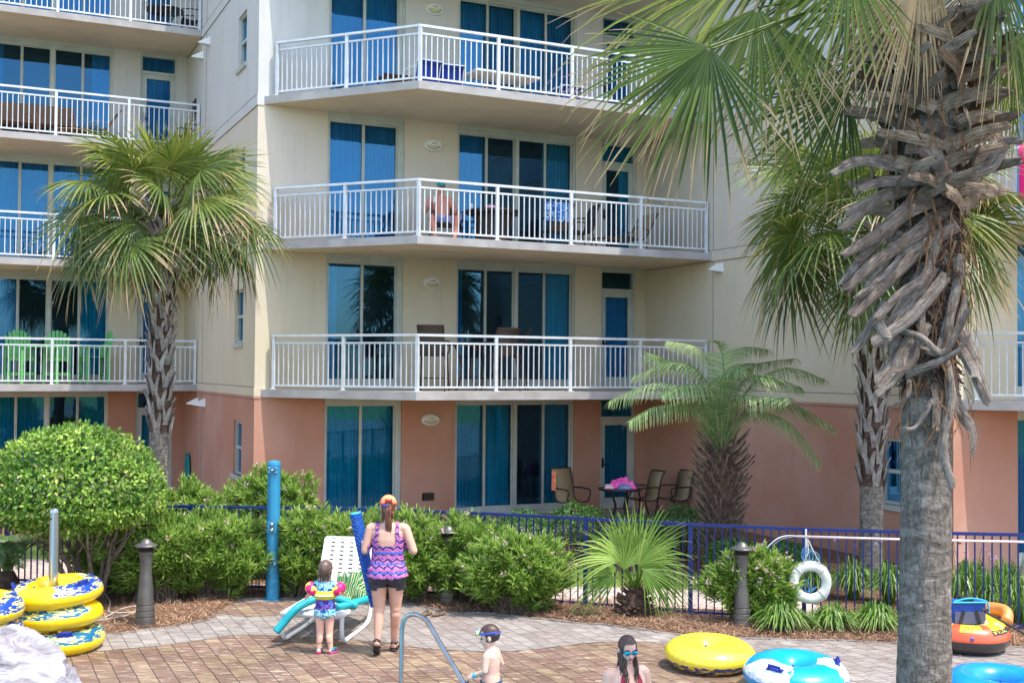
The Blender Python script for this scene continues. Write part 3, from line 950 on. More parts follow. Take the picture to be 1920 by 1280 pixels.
def rand_dir(r):
    while True:
        v = Vector((r.uniform(-1, 1), r.uniform(-1, 1), r.uniform(-1, 1)))
        if 0.05 < v.length < 1: return v.normalized()


def leaf(m, p, d, L, w, rnd, nrm=None, fold=0.3, tip=0.0, bend=0.0):
    n = nrm if nrm is not None else Vector((0, 0, 1))
    s = d.cross(n)
    if s.length < 1e-3: s = d.cross(Vector((1, 0, 0)))
    s.normalize(); u = s.cross(d)
    mid = p + d * L * 0.45; e = p + d * L - Vector((0, 0, bend * L))
    m.add([p, mid + s * w / 2 + u * w * fold, e, mid - s * w / 2 + u * w * fold], [(0, 1, 2), (0, 2, 3)], 0, [tip * .5, tip * .5, tip, tip * .5], rnd)


def whorl(m, p, ax, r, n, L, w, base):
    ax = ax.normalized(); t1 = ax.orthogonal().normalized(); t2 = ax.cross(t1)
    ph = r.uniform(0, 6)
    for i in range(n):
        a = ph + i * 2.4; el = R(r.uniform(15, 80)) * (0.5 + 0.5 * i / n)
        d = ax * math.cos(el) + (t1 * math.cos(a) + t2 * math.sin(a)) * math.sin(el)
        q = p - ax * (0.10 * i / n)
        leaf(m, q, d, L * r.uniform(0.75, 1.15), w * r.uniform(0.8, 1.2), min(1, max(0, base + r.uniform(-0.22, 0.22) + 0.25 * (1 - i / n))), ax, 0.25, 0, 0.08)


def oleander(px, Y, wpx, ztop, zbot, label, dy=0.5, seed=0, n=None, flowers=10, name='oleander_shrub', group='oleander shrubs in the hedge'):
    r = random.Random(seed)
    X = (px - 960) / FPX * Y; rx = wpx * 1.2 / 2 / FPX * Y; zbot *= 0.45
    t_ = thing(name, label, 'shrub', (X, Y, 0), 0, group)
    zc = (ztop + zbot) / 2; rz = (ztop - zbot) / 2
    m = MB(); st = MB(); fl = MB()
    n = n or int(330 * rx * (rz * 1.6 + dy) * 2.2)
    ends = []
    for i in range(n):
        d = rand_dir(r)
        if d.y > 0.55 and r.random() < 0.7: d.y = -d.y
        rr = r.uniform(0.45, 1.0) ** 0.45
        bumpy = 0.80 + 0.42 * noise.noise(Vector((d.x * 2.1 + seed, d.y * 2.1, d.z * 2.1)))+ 0.12 * r.random()
        p = Vector((d.x * rx * rr * bumpy, d.y * dy * rr * bumpy, zc + d.z * rz * rr * bumpy))
        if p.z < 0.06: p.z = r.uniform(0.06, 0.3)
        ax = Vector((d.x * 0.8, d.y * 0.8, 0.55 + max(0, d.z) * 0.8)) + rand_dir(r) * 0.35
        base = 0.42 + 0.10 * r.random()
        whorl(m, p, ax, r, r.randint(10, 14), 0.145, 0.025, base)
        if i % 5 == 0: ends.append(p)
        if d.z > -0.1 and d.y < 0.3 and r.random() < flowers / n * 3.2:
            for k in range(r.randint(3, 6)):
                c = p + ax.normalized() * 0.06 + rand_dir(r) * 0.035
                for j in range(5):
                    dd = rand_dir(r); leaf(fl, c, (dd + Vector((0, -0.3, 0.5))).normalized(), 0.026, 0.02, 0.5)
    for p in ends:
        b = Vector((r.uniform(-0.35, 0.35) * rx, r.uniform(-0.25, 0.25) * dy, -0.02))
        mid = b.lerp(p, 0.5) + Vector((0, 0, 0.08)) - Vector((p.x, p.y, 0)) * 0.12
        st.tube([b, mid, p], [0.011, 0.008, 0.004], 4, cap=False)
    m.build('foliage', GR_OLE, t_); st.build('stem', BARK, t_)
    if fl.v: tag(fl.build('flowers', PINK, t_), kind='stuff')
    return t_


oleander(300, 15.5, 200, 1.16, 0.22, 'leafy green oleander just right of the clipped dome, behind the left bollard', 0.45, 1)
oleander(415, 15.72, 190, 1.18, 0.16, 'oleander shrub left of the blue shower post in the front hedge', 0.5, 2)
oleander(575, 15.85, 180, 1.24, 0.20, 'oleander shrub between the shower post and the white lounger back', 0.45, 3)
oleander(672, 15.8, 150, 1.18, 0.20, 'oleander shrub directly behind the white lounger back', 0.4, 4)
oleander(770, 15.6, 160, 1.24, 0.22, 'oleander with pink blooms just right of the capped woman', 0.45, 5, flowers=16)
oleander(872, 15.55, 150, 1.20, 0.14, 'oleander shrub wrapped around the middle bollard', 0.45, 6)
oleander(968, 14.95, 185, 1.08, 0.02, 'rightmost oleander of the long hedge, spilling toward the deck', 0.5, 7, flowers=14)
oleander(372, 16.9, 130, 1.50, 0.35, 'taller oleander behind the fence near the left palm trunk', 0.5, 9)
oleander(510, 17.1, 175, 1.68, 0.40, 'rounded oleander behind the fence and the shower post top', 0.5, 10, flowers=16)
oleander(1412, 14.28, 160, 0.98, 0.12, 'flowering oleander between the right bollard and the life ring', 0.22, 11, flowers=20)
oleander(215, 15.9, 130, 1.05, 0.1, 'small oleander behind the bare stems of the clipped dome', 0.3, 12, flowers=0)


def round_hedge(px, Y, wpx, ztop, zbot, label, seed, mt=GR_HEDGE, n=2200, dy=0.5, ls=0.055, lw=0.03, name='hedge_shrub', group='low hedge shrubs near the building'):
    r = random.Random(seed); X = (px - 960) / FPX * Y; rx = wpx / 2 / FPX * Y
    t_ = thing(name, label, 'shrub', (X, Y, 0), 0, group); m = MB(); st = MB()
    zc = (ztop + zbot) / 2; rz = (ztop - zbot) / 2
    for i in range(n):
        d = rand_dir(r); rr = r.uniform(0.3, 1) ** 0.3 * (0.88 + 0.22 * noise.noise(d * 2.5 + Vector((seed, 0, 0))))
        p = Vector((d.x * rx * rr, d.y * dy * rr, zc + d.z * rz * rr))
        dd = (d * 0.7 + rand_dir(r) + Vector((0, 0, 0.3))).normalized()
        leaf(m, p, dd, ls * r.uniform(0.7, 1.3), lw, min(1, max(0, r.gauss(0.45, 0.22))), d, 0.15)
        if i % 60 == 0: st.tube([(p.x * .2, p.y * .2, -.02), p], [0.01, 0.004], 4, cap=False)
    m.build('foliage', mt, t_); st.build('stem', BARK, t_)
    return t_


round_hedge(1085, 19.2, 130, 0.95, 0.12, 'low green shrub behind the fence left of the young fan palm', 21)
round_hedge(1190, 19.6, 130, 0.72, 0.05, 'low green shrub mostly hidden behind the young fan palm', 22)
round_hedge(1285, 19.2, 150, 0.95, 0.05, 'low green shrub left of the shaggy date palm trunk', 23)
round_hedge(1380, 17.4, 130, 0.62, 0.02, 'low green shrub in front of the shaggy date palm trunk', 24)
round_hedge(1470, 17.6, 130, 0.55, 0.02, 'low green shrub behind the hook pole tip by the terracotta wall', 25)
round_hedge(985, 19.0, 120, 0.85, 0.1, 'low green shrub behind the right end of the oleander hedge', 26)


def grass_clump(px, Y, R0, H, label, seed, n=150, flower=None, name='lily_grass_clump', group='lily grass clumps'):
    r = random.Random(seed); t_ = thing(name, label, 'grass clump', ((px - 960) / FPX * Y, Y, 0), 0, group)
    m = MB(); fl = MB()
    for i in range(n):
        a = r.uniform(0, 2 * PI); out = r.uniform(0.15, 1.0) * R0; h = H * r.uniform(0.6, 1.1) * (1.15 - 0.5 * out / R0)
        b = Vector((math.cos(a), math.sin(a), 0)); s = Vector((-b.y, b.x, 0)); w = r.uniform(0.006, 0.010)
        o = Vector((r.uniform(-.1, .1) * R0, r.uniform(-.1, .1) * R0, 0)) + b * 0.03
        pts = [o + b * out * f + Vector((0, 0, g * h)) for f, g in ((0, 0), (0.3, 0.62), (0.65, 1.0), (0.92, 0.80), (1.15, 0.45))]
        vs = []; tp = []
        for k, p in enumerate(pts):
            ww = w * (1, 1.1, 1, 0.7, 0.1)[k]; vs += [p - s * ww, p + s * ww]; tp += [0.0 if k < 3 else 0.25 * r.random() * (k - 2)] * 2
        rv = min(1, max(0, r.gauss(0.5, 0.25)))
        m.add(vs, [(2 * k, 2 * k + 1, 2 * k + 3, 2 * k + 2) for k in range(4)], 0, tp, rv)
    if flower:
        for i in range(flower):
            a = r.uniform(0, 2 * PI); q = Vector((math.cos(a) * R0 * .5, math.sin(a) * R0 * .5, 0)); top = q * 1.3 + Vector((0, 0, H * r.uniform(1.25, 1.7)))
            m.tube([q * 0.2, q * 0.8 + Vector((0, 0, H * .7)), top], 0.004, 4, cap=False, rnd=0.4)
            for k in range(10):
                dd = rand_dir(r); leaf(fl, top, dd, 0.036, 0.011, 0.5)
    m.build('blades', GR_LIR, t_)
    if fl.v: tag(fl.build('flowers', LILAC, t_), kind='stuff')
    return t_


grass_clump(1466, 14.0, 0.43, 0.34, 'striped lily grass clump left of and below the life ring', 31, 330)
grass_clump(1562, 14.05, 0.43, 0.30, 'striped lily grass clump right below the life ring', 32, 300)
grass_clump(1645, 14.0, 0.43, 0.33, 'striped lily grass clump against the big foreground trunk', 33, 330)
for i, (px, Y, fl) in enumerate([(1440, 16.8, 0), (1525, 16.3, 2), (1600, 16.1, 2), (1668, 15.8, 2), (1745, 15.6, 2), (1800, 15.3, 3), (1850, 15.1, 4), (1900, 14.9, 4), (1950, 14.8, 3), (1885, 15.9, 3), (1820, 16.2, 3)]):
    grass_clump(px, Y, 0.42, 0.50, ['lily grass behind the fence left of the life ring', 'lily grass behind the fence above the life ring', 'lily grass behind the fence at the booted palm foot',
                                    'lily grass behind the fence under the small wall window', 'lily grass behind the fence hidden by the foreground trunk', 'blooming lily grass behind the fence just right of the foreground trunk',
                                    'blooming lily grass behind the fence above the blue bag', 'blooming lily grass behind the fence above the paddle', 'blooming lily grass at the far right picture edge',
                                    'blooming lily grass in the back row near the right picture edge', 'blooming lily grass in the back row just right of the trunk'][i], 40 + i, 190, fl, group='lily grass behind the fence')
for i, px in enumerate((1895, 1915)):
    grass_clump(px, 14.6 - .3 * i, 0.25, 0.42, ['sparse grass tuft at the fence foot behind the orange boat', 'sparse grass tuft at the right edge above the black paddle'][i], 60 + i, 60)

# clipped dome shrub with bare branching stems
t_ = thing('clipped_dome_shrub', 'large clipped dome shrub with bare spreading stems behind the yellow tubes', 'shrub', ((150 - 960) / FPX * 15.1, 15.1, 0), 0, 'clipped dome shrubs')
r = random.Random(77); m = MB(); st = MB(); DC = Vector((-0.06, 0, 1.33))
for i in range(15000):
    d = rand_dir(r); rr = 1.0 - 0.16 * r.random() ** 1.6 + 0.05 * noise.noise(d * 3.1) + 0.04 * noise.noise(d * 9)
    if noise.noise(d * 4.5 + Vector((9, 0, 0))) > 0.34: rr *= 0.93
    if r.random() < 0.012: rr *= r.uniform(1.03, 1.09)
    if d.z < -0.15: rr *= r.uniform(0.8, 1.0)
    rz = 1.02 if d.z > 0 else 0.42
    p = DC + Vector((d.x * 1.20 * rr, d.y * 1.05 * rr, d.z * rz * rr))
    dd = (d * 0.5 + rand_dir(r) * 0.9 + Vector((0, 0, 0.25))).normalized()
    leaf(m, p, dd, r.uniform(0.05, 0.085), r.uniform(0.028, 0.042), min(1, max(0, r.gauss(0.42, 0.24) + 0.5 * noise.noise(d * 3.3))), (d + rand_dir(r) * .6).normalized(), 0.12, 1.0 if r.random() < 0.05 else 0)
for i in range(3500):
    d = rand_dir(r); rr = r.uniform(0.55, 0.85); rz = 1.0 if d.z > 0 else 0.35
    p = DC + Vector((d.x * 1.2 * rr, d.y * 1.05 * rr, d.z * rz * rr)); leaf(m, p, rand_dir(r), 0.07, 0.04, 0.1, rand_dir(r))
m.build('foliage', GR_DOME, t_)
for i in range(11):
    a = 2 * PI * i / 11 + r.uniform(-.2, .2); sp = r.uniform(0.35, 0.95)
    b = Vector((0.18 + 0.13 * math.cos(a), 0.12 * math.sin(a), -0.02)); e = DC + Vector((1.05 * sp * math.cos(a), 0.85 * sp * math.sin(a), -0.30 + 0.25 * (1 - sp)))
    mid = b.lerp(e, 0.45) + Vector((r.uniform(-.06, .06), r.uniform(-.06, .06), 0.02)); m2 = b.lerp(e, 0.75) + Vector((r.uniform(-.05, .05), 0, 0.03))
    st.tube([b, mid, m2, e], [0.036, 0.028, 0.02, 0.012], 7)
    for k in range(4):
        q = mid.lerp(e, r.uniform(0.1, 0.9)); dd = (Vector((math.cos(a) * .6, math.sin(a) * .6, 0.9)) + rand_dir(r) * 0.6).normalized()
        st.tube([q, q + dd * 0.2, q + dd * 0.42 + Vector((0, 0, 0.05))], [0.012, 0.009, 0.005], 5)
st.build('stem', BARK, t_, smooth=True)
o = dup(t_, (-8.05, 15.9, -0.05), 0.9, 'second clipped dome shrub peeking in at the left picture edge', 'clipped dome shrubs')

# pine straw: loose needles over the planting bed
m = MB(); r = random.Random(5)
STR = []
for i in range(26000):
    k = r.randrange(len(edge) - 1); e_ = edge[k].lerp(edge[k + 1], r.random())
    if not -7.2 < e_.x < 7.5: continue
    fy = fence_at(e_.x); f = r.random() ** 1.25
    p = Vector((e_.x + r.uniform(-.05, .05), e_.y + 0.02 + (fy + 0.5 - e_.y) * f, r.uniform(-0.02, 0.03)))
    p.z += 0.035 * (1 + noise.noise(p * 1.6)) * min(1, f * 5)
    a = r.uniform(0, 2 * PI); L = r.uniform(0.07, 0.16); d = Vector((math.cos(a), math.sin(a), r.uniform(-.15, .35))) * L; s = Vector((-math.sin(a), math.cos(a), 0)) * 0.0032
    q = p + d * 0.5 + Vector((r.uniform(-.02, .02), r.uniform(-.02, .02), 0.012)); e2 = p + d
    e2.z = max(e2.z, 0.0)
    m.add([p - s, p + s, q - s, q + s, e2], [(0, 1, 3, 2), (2, 3, 4)], 0, 0.0, r.random() * .98 + .01)
t = NT('pine_straw_needles'); c = t.ramp(t.attr('rnd'), [(0, lin((96, 66, 48))), (0.5, lin((152, 114, 86))), (1, lin((198, 164, 132)))])
tag(m.build('pine_straw', t.done(t.pbsdf(c, 0.9))), kind='stuff')
# mounded bed surface
m = MB(); n = 90; mm = 14; vs = []
for j in range(mm + 1):
    for i in range(n + 1):
        x = -7.6 + 15.6 * i / n
        k = min(range(len(edge)), key=lambda q: abs(edge[q].x - x)); ey = edge[k].y
        if x < -3.7 and ey > 14.3: ey = 14.2
        f = j / mm; y = ey + 0.03 + (fence_at(x) + 0.6 - ey) * f
        z = -0.028 + 0.05 * min(1, f * 6) * (1 + 0.8 * noise.noise(Vector((x * 1.3, y * 1.6, 0)))) * (1 - f ** 4)
        if j == 0: z = -0.02
        vs.append((x, y, z))
m.add(vs, [(j * (n + 1) + i, j * (n + 1) + i + 1, (j + 1) * (n + 1) + i + 1, (j + 1) * (n + 1) + i) for j in range(mm) for i in range(n)])
tag(m.build('mulch_bed', MT['mulch'], smooth=True), kind='structure')
m = MB(); r = random.Random(6)
gl0 = [G(-100, 1043), G(500, 1060), G(1000, 1094), G(1300, 1104), G(1480, 1112)]; gl1 = [G(-100, 1018), G(500, 1030), G(1000, 1062), G(1300, 1080), G(1480, 1096)]
for i in range(9000):
    k = r.randrange(4); a = r.random(); p = gl0[k].lerp(gl0[k + 1], a).lerp(gl1[k].lerp(gl1[k + 1], a), r.random()); p.z = -0.01
    d = Vector((r.uniform(-.4, .4), r.uniform(-.4, .4), 1)).normalized()
    leaf(m, p, d, r.uniform(0.05, 0.09), 0.012, r.random(), Vector((0, -1, 0)))
tag(m.build('lawn_grass', foliage('lawn_blade', (128, 150, 70), (160, 176, 92), (190, 198, 120))), kind='stuff')

# fallen leaves and straw blown onto the paving
m = MB(); r = random.Random(15)
for i in range(420):
    k = r.randrange(len(edge) - 1); e_ = edge[k].lerp(edge[k + 1], r.random()); p = e_ + Vector((r.uniform(-.2, .2), -abs(r.gauss(0, 0.45)) - 0.03, 0.0))
    if p.y < 11.3: continue
    p.z = 0.012 + 0.006 * r.random(); a = r.uniform(0, 6.28)
    leaf(m, p, Vector((math.cos(a), math.sin(a), 0.05)), r.uniform(0.03, 0.09), r.uniform(0.006, 0.02), r.random() * .9 + .05, Vector((0, 0, 1)), 0.2)
tag(m.build('leaf_litter', bpy.data.materials['pine_straw_needles']), kind='stuff')
# ---------------------------------------------------------------- palms
def grain(name, cd, cm, cl, warm=(112, 84, 64)):
    t = NT(name); cb = t.n('CombineXYZ'); t.l(t.math('MULTIPLY', t.attr('rnd'), 5.0), cb.inputs[0]); t.l(t.math('MULTIPLY', t.attr('tip'), 5.0), cb.inputs[1])
    g1 = t.noise(cb.outputs[0], 2.2, 6, 0.68, 0.4); g2 = t.noise(t.coords('Object'), 7, 5, 0.7, 0.6)
    c = t.ramp(g1, [(0.30, lin(cd)), (0.46, lin(cm)), (0.70, lin(cl))]); c = t.mix(t.ramp(g2, [(0.40, (0.55, 0.55, 0.55, 1)), (0.54, (0, 0, 0, 1))]), c, lin(cd))
    tn_ = t.n('CombineXYZ'); t.l(t.math('MULTIPLY', t.attr('rnd'), 0.45), tn_.inputs[0]); g3 = t.noise(tn_.outputs[0], 1.0, 1)
    c = t.mix(t.ramp(g3, [(0.35, (0.5, 0.5, 0.5, 1)), (0.5, (0, 0, 0, 1))]), c, lin(warm)); c = t.mix(t.ramp(g3, [(0.52, (0, 0, 0, 1)), (0.68, (0.45, 0.45, 0.45, 1))]), c, lin(cl))
    return t.done(t.pbsdf(c, 0.92, 0, t.bump(t.math('ADD', g1, t.math('MULTIPLY', g2, 0.6)), 1.0, 0.03), 0.1))


BOOT = grain('weathered_leaf_base', (78, 62, 50), (146, 126, 104), (190, 172, 148))
BOOT_PALE = grain('pale_leaf_base', (96, 86, 80), (158, 149, 140), (204, 196, 188), (140, 124, 112))
BOOT_END = grain('grey_leaf_base', (70, 60, 54), (134, 122, 110), (178, 166, 154))
FIBRE = simple('brown_trunk_fibre', (104, 78, 62), (52, 40, 34), 16, 0.95, bump=1.0, bscale=36, detail=6)
t = NT('grey_palm_trunk')
v = t.coords('Object', (1, 1, 1))
vv = t.coords('Object', (7, 7, 15))
n1 = t.noise(vv, 1.0, 6, 0.72, 1.0); n2 = t.noise(t.coords('Object', (34, 34, 9)), 1.5, 5, 0.75, 0.8); n3 = t.noise(v, 2.0, 3)
c = t.ramp(n1, [(0.32, lin((96, 86, 77))), (0.5, lin((134, 124, 113))), (0.68, lin((176, 166, 154)))])
c = t.mix(t.ramp(n2, [(0.38, (0.7, 0.7, 0.7, 1)), (0.50, (0, 0, 0, 1))]), c, lin((70, 62, 55)))
c = t.mix(t.ramp(n3, [(0.55, (0, 0, 0, 1)), (0.75, (0.12, 0.12, 0.12, 1))]), c, lin((136, 138, 116)))
hh = t.math('ADD', n1, n2)
TRUNK = t.done(t.pbsdf(c, 0.95, 0, t.bump(hh, 0.9, 0.03), 0.1))


def fan(m, hub, ax, nrm, L, r, spread=150, n=36, droop=0.35, dead=0.0, tipb=0.35, wmul=1.0, recurve=0.25, base=0.45):
    ax = ax.normalized(); nrm = (nrm - ax * nrm.dot(ax))
    nrm = nrm.normalized() if nrm.length > 1e-3 else ax.orthogonal().normalized()
    sd = ax.cross(nrm).normalized()
    dphi = R(2 * spread / n)
    st = (0.03, 0.22, 0.42, 0.62, 0.80, 0.93, 1.0)
    lb = base + r.uniform(-0.15, 0.15)
    for i in range(n):
        f = (i + 0.5) / n * 2 - 1; ph = R(spread) * f
        d = ax * math.cos(ph) + sd * math.sin(ph)
        Ls = L * (1.0 - 0.30 * abs(f) ** 2) * r.uniform(0.86, 1.06)
        lat = (nrm.cross(d)).normalized()
        dr = droop * r.uniform(0.5, 1.5); rc = recurve * r.uniform(0.7, 1.3)
        rv = min(1, max(0, lb + r.gauss(0, 0.13))); tb = tipb * r.uniform(0.4, 1.8)
        kink = 0.6 + 0.3 * r.random(); kd = r.uniform(0, 0.5) if r.random() < 0.4 else 0
        sway = r.uniform(-0.05, 0.05)
        vs = []; tp = []
        for t_ in st:
            p = hub + d * (Ls * t_) - nrm * (rc * Ls * t_ * t_) + lat * (sway * Ls * t_ * t_)
            p = p - Vector((0, 0, 1)) * (dr * Ls * t_ ** 2.4 + kd * Ls * max(0, t_ - kink))
            touch = Ls * t_ * math.tan(dphi / 2) * 1.02
            wmax = L * 0.36 * math.tan(dphi / 2) * wmul
            if t_ <= 0.42: w = min(touch, wmax * 1.1)
            else: w = wmax * (1 - ((t_ - 0.42) / 0.58) ** 1.5) + 0.0012
            vs += [p - lat * w, p + nrm * w * -0.55, p + lat * w]
            tt = max(dead, min(1, (t_ - (1 - tb)) / 0.12)) if tb > 0.02 else dead
            edge_ = 0.25 if r.random() < 0.3 else 0
            tp += [min(1, max(0, tt + edge_ * t_)), max(0, tt), max(0, tt)]
        fs = []
        for k in range(len(st) - 1):
            a = 3 * k
            fs += [(a, a + 1, a + 4, a + 3), (a + 1, a + 2, a + 5, a + 4)]
        m.add(vs, fs, 0, tp, rv)


def petiole(m, a, b, r0, r1, sag=0.1):
    a = Vector(a); b = Vector(b); mid = a.lerp(b, 0.55) + Vector((0, 0, sag * (b - a).length))
    m.tube([a, a.lerp(mid, .5) + Vector((0, 0, sag * .1)), mid, b], [r0, (r0 + r1) / 2, r1, r1 * 0.8], 6, cap=True, flat=0.6, rnd=0.45)


def crown(m, pm, C, r, n=34, pet=0.75, L=0.95, lo=-32, hi=80, dead_lo=-38, seg=36):
    for i in range(n):
        az = i * 2.39996 + r.uniform(-.2, .2); f = (i + 0.5) / n
        el = R(hi - (hi - lo) * f ** 0.85 + r.uniform(-7, 7))
        d = Vector((math.cos(az) * math.cos(el), math.sin(az) * math.cos(el), math.sin(el)))
        pl = pet * r.uniform(0.75, 1.15) * (0.8 if el > R(60) else 1.0)
        s0 = C + Vector((math.cos(az) * 0.1, math.sin(az) * 0.1, -0.15))
        hub = s0 + d * pl - Vector((0, 0, 0.10 * pl))
        petiole(pm, s0, hub, 0.024, 0.013, 0.10)
        ax = (d + Vector((0, 0, -0.18 - 0.25 * f))).normalized()
        side = d.cross(Vector((0, 0, 1)))
        nrm = side.cross(ax) if side.length > .05 else Vector((0, -1, 0.2))
        if nrm.z < 0 and el > 0: nrm = -nrm
        nrm = (nrm.normalized() + rand_dir(r) * 0.8)
        dd = 0.85 if (el < R(dead_lo) and r.random() < 0.18) else 0.0
        fan(m, hub, ax, nrm, L * r.uniform(0.85, 1.12), r, spread=r.uniform(115, 155), n=seg, droop=0.08 + 0.22 * f, dead=dd, tipb=r.choice((0.04, 0.09, 0.20)) + 0.05 * f, wmul=0.85, recurve=0.22 + 0.2 * f, base=0.62 - 0.30 * f)


def strap(m, pts, w0, w1, th=0.03, up=(0, -1, 0.1), cup=0.15, ns=5, jag=0.06, sd=None):
    """a curved woody leaf base, grain running along it, ragged at the tip"""
    P = smooth_line([Vector(p) for p in pts], ns); n = len(P); vs = []; up = Vector(up); tp = []; rn = []
    o_ = random.Random(int(abs(P[0].x * 9173 + P[0].z * 7919 + P[-1].y * 331) * 10) % 100003); off = o_.uniform(1, 40); ts = o_.uniform(0.5, 9); L_ = 0.0; tw = o_.uniform(-.5, .5)
    for i, p in enumerate(P):
        a = P[max(0, i - 1)]; b = P[min(n - 1, i + 1)]; d = (b - a).normalized(); L_ += (p - a).length if i else 0
        s = d.cross(up).normalized(); u = s.cross(d); f = i / (n - 1); w = (w0 + (w1 - w0) * f) * (1 + jag * noise.noise(p * 14))
        q = Matrix.Rotation(tw * f, 3, d); s = q @ s; u = q @ u
        tt = th * (1.15 - 0.5 * f)
        prof = [(-1, -cup), (-0.55, .15), (0, 0.35), (0.55, .15), (1, -cup), (0.55, -.5), (0, -.5), (-0.55, -.5)]
        for k, (x, y) in enumerate(prof):
            e = d * (o_.uniform(-.03, .05) * (1 if i == n - 1 else 0))
            vs.append(p + s * (x * w / 2) + u * (y * tt + (-cup * .1 * w * x * x)) + e); tp.append(ts + L_); rn.append(off + x * w * 4 + (.3 if k > 4 else 0))
    K = 8
    fs = [(i * K + k, i * K + (k + 1) % K, (i + 1) * K + (k + 1) % K, (i + 1) * K + k) for i in range(n - 1) for k in range(K)]
    fs += [tuple(range(K - 1, -1, -1)), tuple(range((n - 1) * K, n * K))]
    m.add(vs, fs, 0, tp, rn)


def lattice_boots(m, z0, z1, rad, r, dz=0.062, L=0.30, w=0.062, out=0.10, C=Vector((0, 0, 0)), lean=lambda z: (0, 0), split=True):
    z = z0; k = 0
    while z < z1:
        th = k * 2.39996 + r.uniform(-.12, .12); R0 = rad(z) if callable(rad) else rad
        cx, cy = lean(z)
        for sgn in (-1, 1) if split else (r.choice((-1, 1)),):
            l_ = L * r.uniform(0.8, 1.2); tw = sgn * 0.42 * r.uniform(0.75, 1.2)
            pts = []
            for f, o in ((0, 0.0), (0.35, 0.025), (0.7, 0.6 * out), (1.0, out * r.uniform(0.8, 1.3))):
                a = th + tw * f * l_ / 0.3 / (R0 / 0.16) * 0.8; rr = R0 + o
                pts.append(C + Vector((cx + math.cos(a) * rr, cy + math.sin(a) * rr, z + l_ * f * 0.9)))
            nn = Vector((math.cos(th), math.sin(th), 0.2))
            strap(m, pts, w * 1.15, w * 0.55, 0.026, nn, 0.1, 3)
        z += dz * r.uniform(0.7, 1.3); k += 1


def trunk_mesh(m, z0, z1, rad, n=28, dz=0.05, lean=lambda z: (0, 0), rough=0.012, seed=0):
    vs = []; N = int((z1 - z0) / dz)
    for i in range(N + 1):
        z = z0 + (z1 - z0) * i / N; cx, cy = lean(z)
        for k in range(n):
            a = 2 * PI * k / n; rr = rad(z) * (1 + 0.035 * noise.noise(Vector((math.cos(a) * 2, math.sin(a) * 2, z * 1.3 + seed)))) + rough * noise.noise(Vector((math.cos(a) * 5, math.sin(a) * 5, z * 14 + seed)))
            vs.append((cx + math.cos(a) * rr, cy + math.sin(a) * rr, z))
    m.add(vs, [(i * n + k, i * n + (k + 1) % n, (i + 1) * n + (k + 1) % n, (i + 1) * n + k) for i in range(N) for k in range(n)] + [tuple(range(N * n, N * n + n))])


def sabal(px, Y, ztop, rad, label, seed, boot_from, pet=0.75, L=0.95, nleaf=34, lean=lambda z: (0, 0)):
    r = random.Random(seed); t_ = thing('sabal_palm', label, 'palm tree', ((px - 960) / FPX * Y, Y, 0), 0, 'sabal palms')
    m = MB(); trunk_mesh(m, -0.1, boot_from + .1, rad, lean=lean, seed=seed); m.build('trunk', TRUNK, t_, smooth=True)
    m = MB(); trunk_mesh(m, boot_from, ztop, lambda z: rad(z) * .97, lean=lean, seed=seed); m.build('trunk_fibre', FIBRE, t_, smooth=True)
    m = MB(); lattice_boots(m, boot_from, ztop - 0.3, rad, r, lean=lean, dz=0.045, w=0.085, out=0.075, L=0.34)
    lattice_boots(m, ztop - 1.1, ztop + 0.05, lambda z: rad(z) + 0.05, r, lean=lean, dz=0.034, L=0.30, out=0.16, w=0.075)
    m.build('leaf_bases', BOOT_PALE, t_)
    m = MB(); pm = MB(); cx, cy = lean(ztop)
    crown(m, pm, Vector((cx, cy, ztop + 0.15)), r, nleaf, pet, L)
    m.build('crown', GR_PALM, t_); pm.build('leaf_stalks', GR_PALM, t_)
    return t_


lean_a = lambda z: (-0.06 - 0.02 * z + 0.012 * z * z * 0.4, 0)
sabal(310, 19.0, 5.65, lambda z: 0.165 + 0.06 * math.exp(-((z - 5.0) / 0.9) ** 2) - 0.003 * z, 'booted sabal palm standing left of the middle block, in front of the stacked left balconies', 101, 1.95, 1.15, 0.92, 50, lean_a)
sabal(1632, 17.0, 5.2, lambda z: 0.165 + 0.05 * math.exp(-((z - 4.4) / 0.9) ** 2), 'booted sabal palm behind the fence, partly hidden by the big foreground palm', 202, 1.35, 1.42, 1.02, 54, lambda z: (0.015 * z, 0))

# big foreground sabal palm
Yb = 7.5
bx = (1732 - 960) / FPX * Yb
t_ = thing('sabal_palm', 'huge shaggy sabal palm in the foreground with peeling grey leaf bases', 'palm tree', (bx, Yb, 0), 0, 'sabal palms')
r = random.Random(303)
lean_b = lambda z: (0.012 * (z - 1.1) + (0.0 if z < 3 else -0.0), 0)
rb = lambda z: 0.164 - 0.003 * min(z, 3.0) + (0.010 * math.exp(-((z - 1.1) / 0.5) ** 2)) + (0.05 * min(1, max(0, (z - 3.4) / 1.2)))
m = MB(); trunk_mesh(m, -0.1, 5.4, rb, 64, 0.012, lean_b, 0.006, 9)
# stitched fibre ridges
m.build('trunk', TRUNK, t_, smooth=True)


def S(px, py, dy=0.0):        # a point around this palm, local to its base
    p = D(px, py, Yb + dy); return p - Vector((bx, Yb, 0))


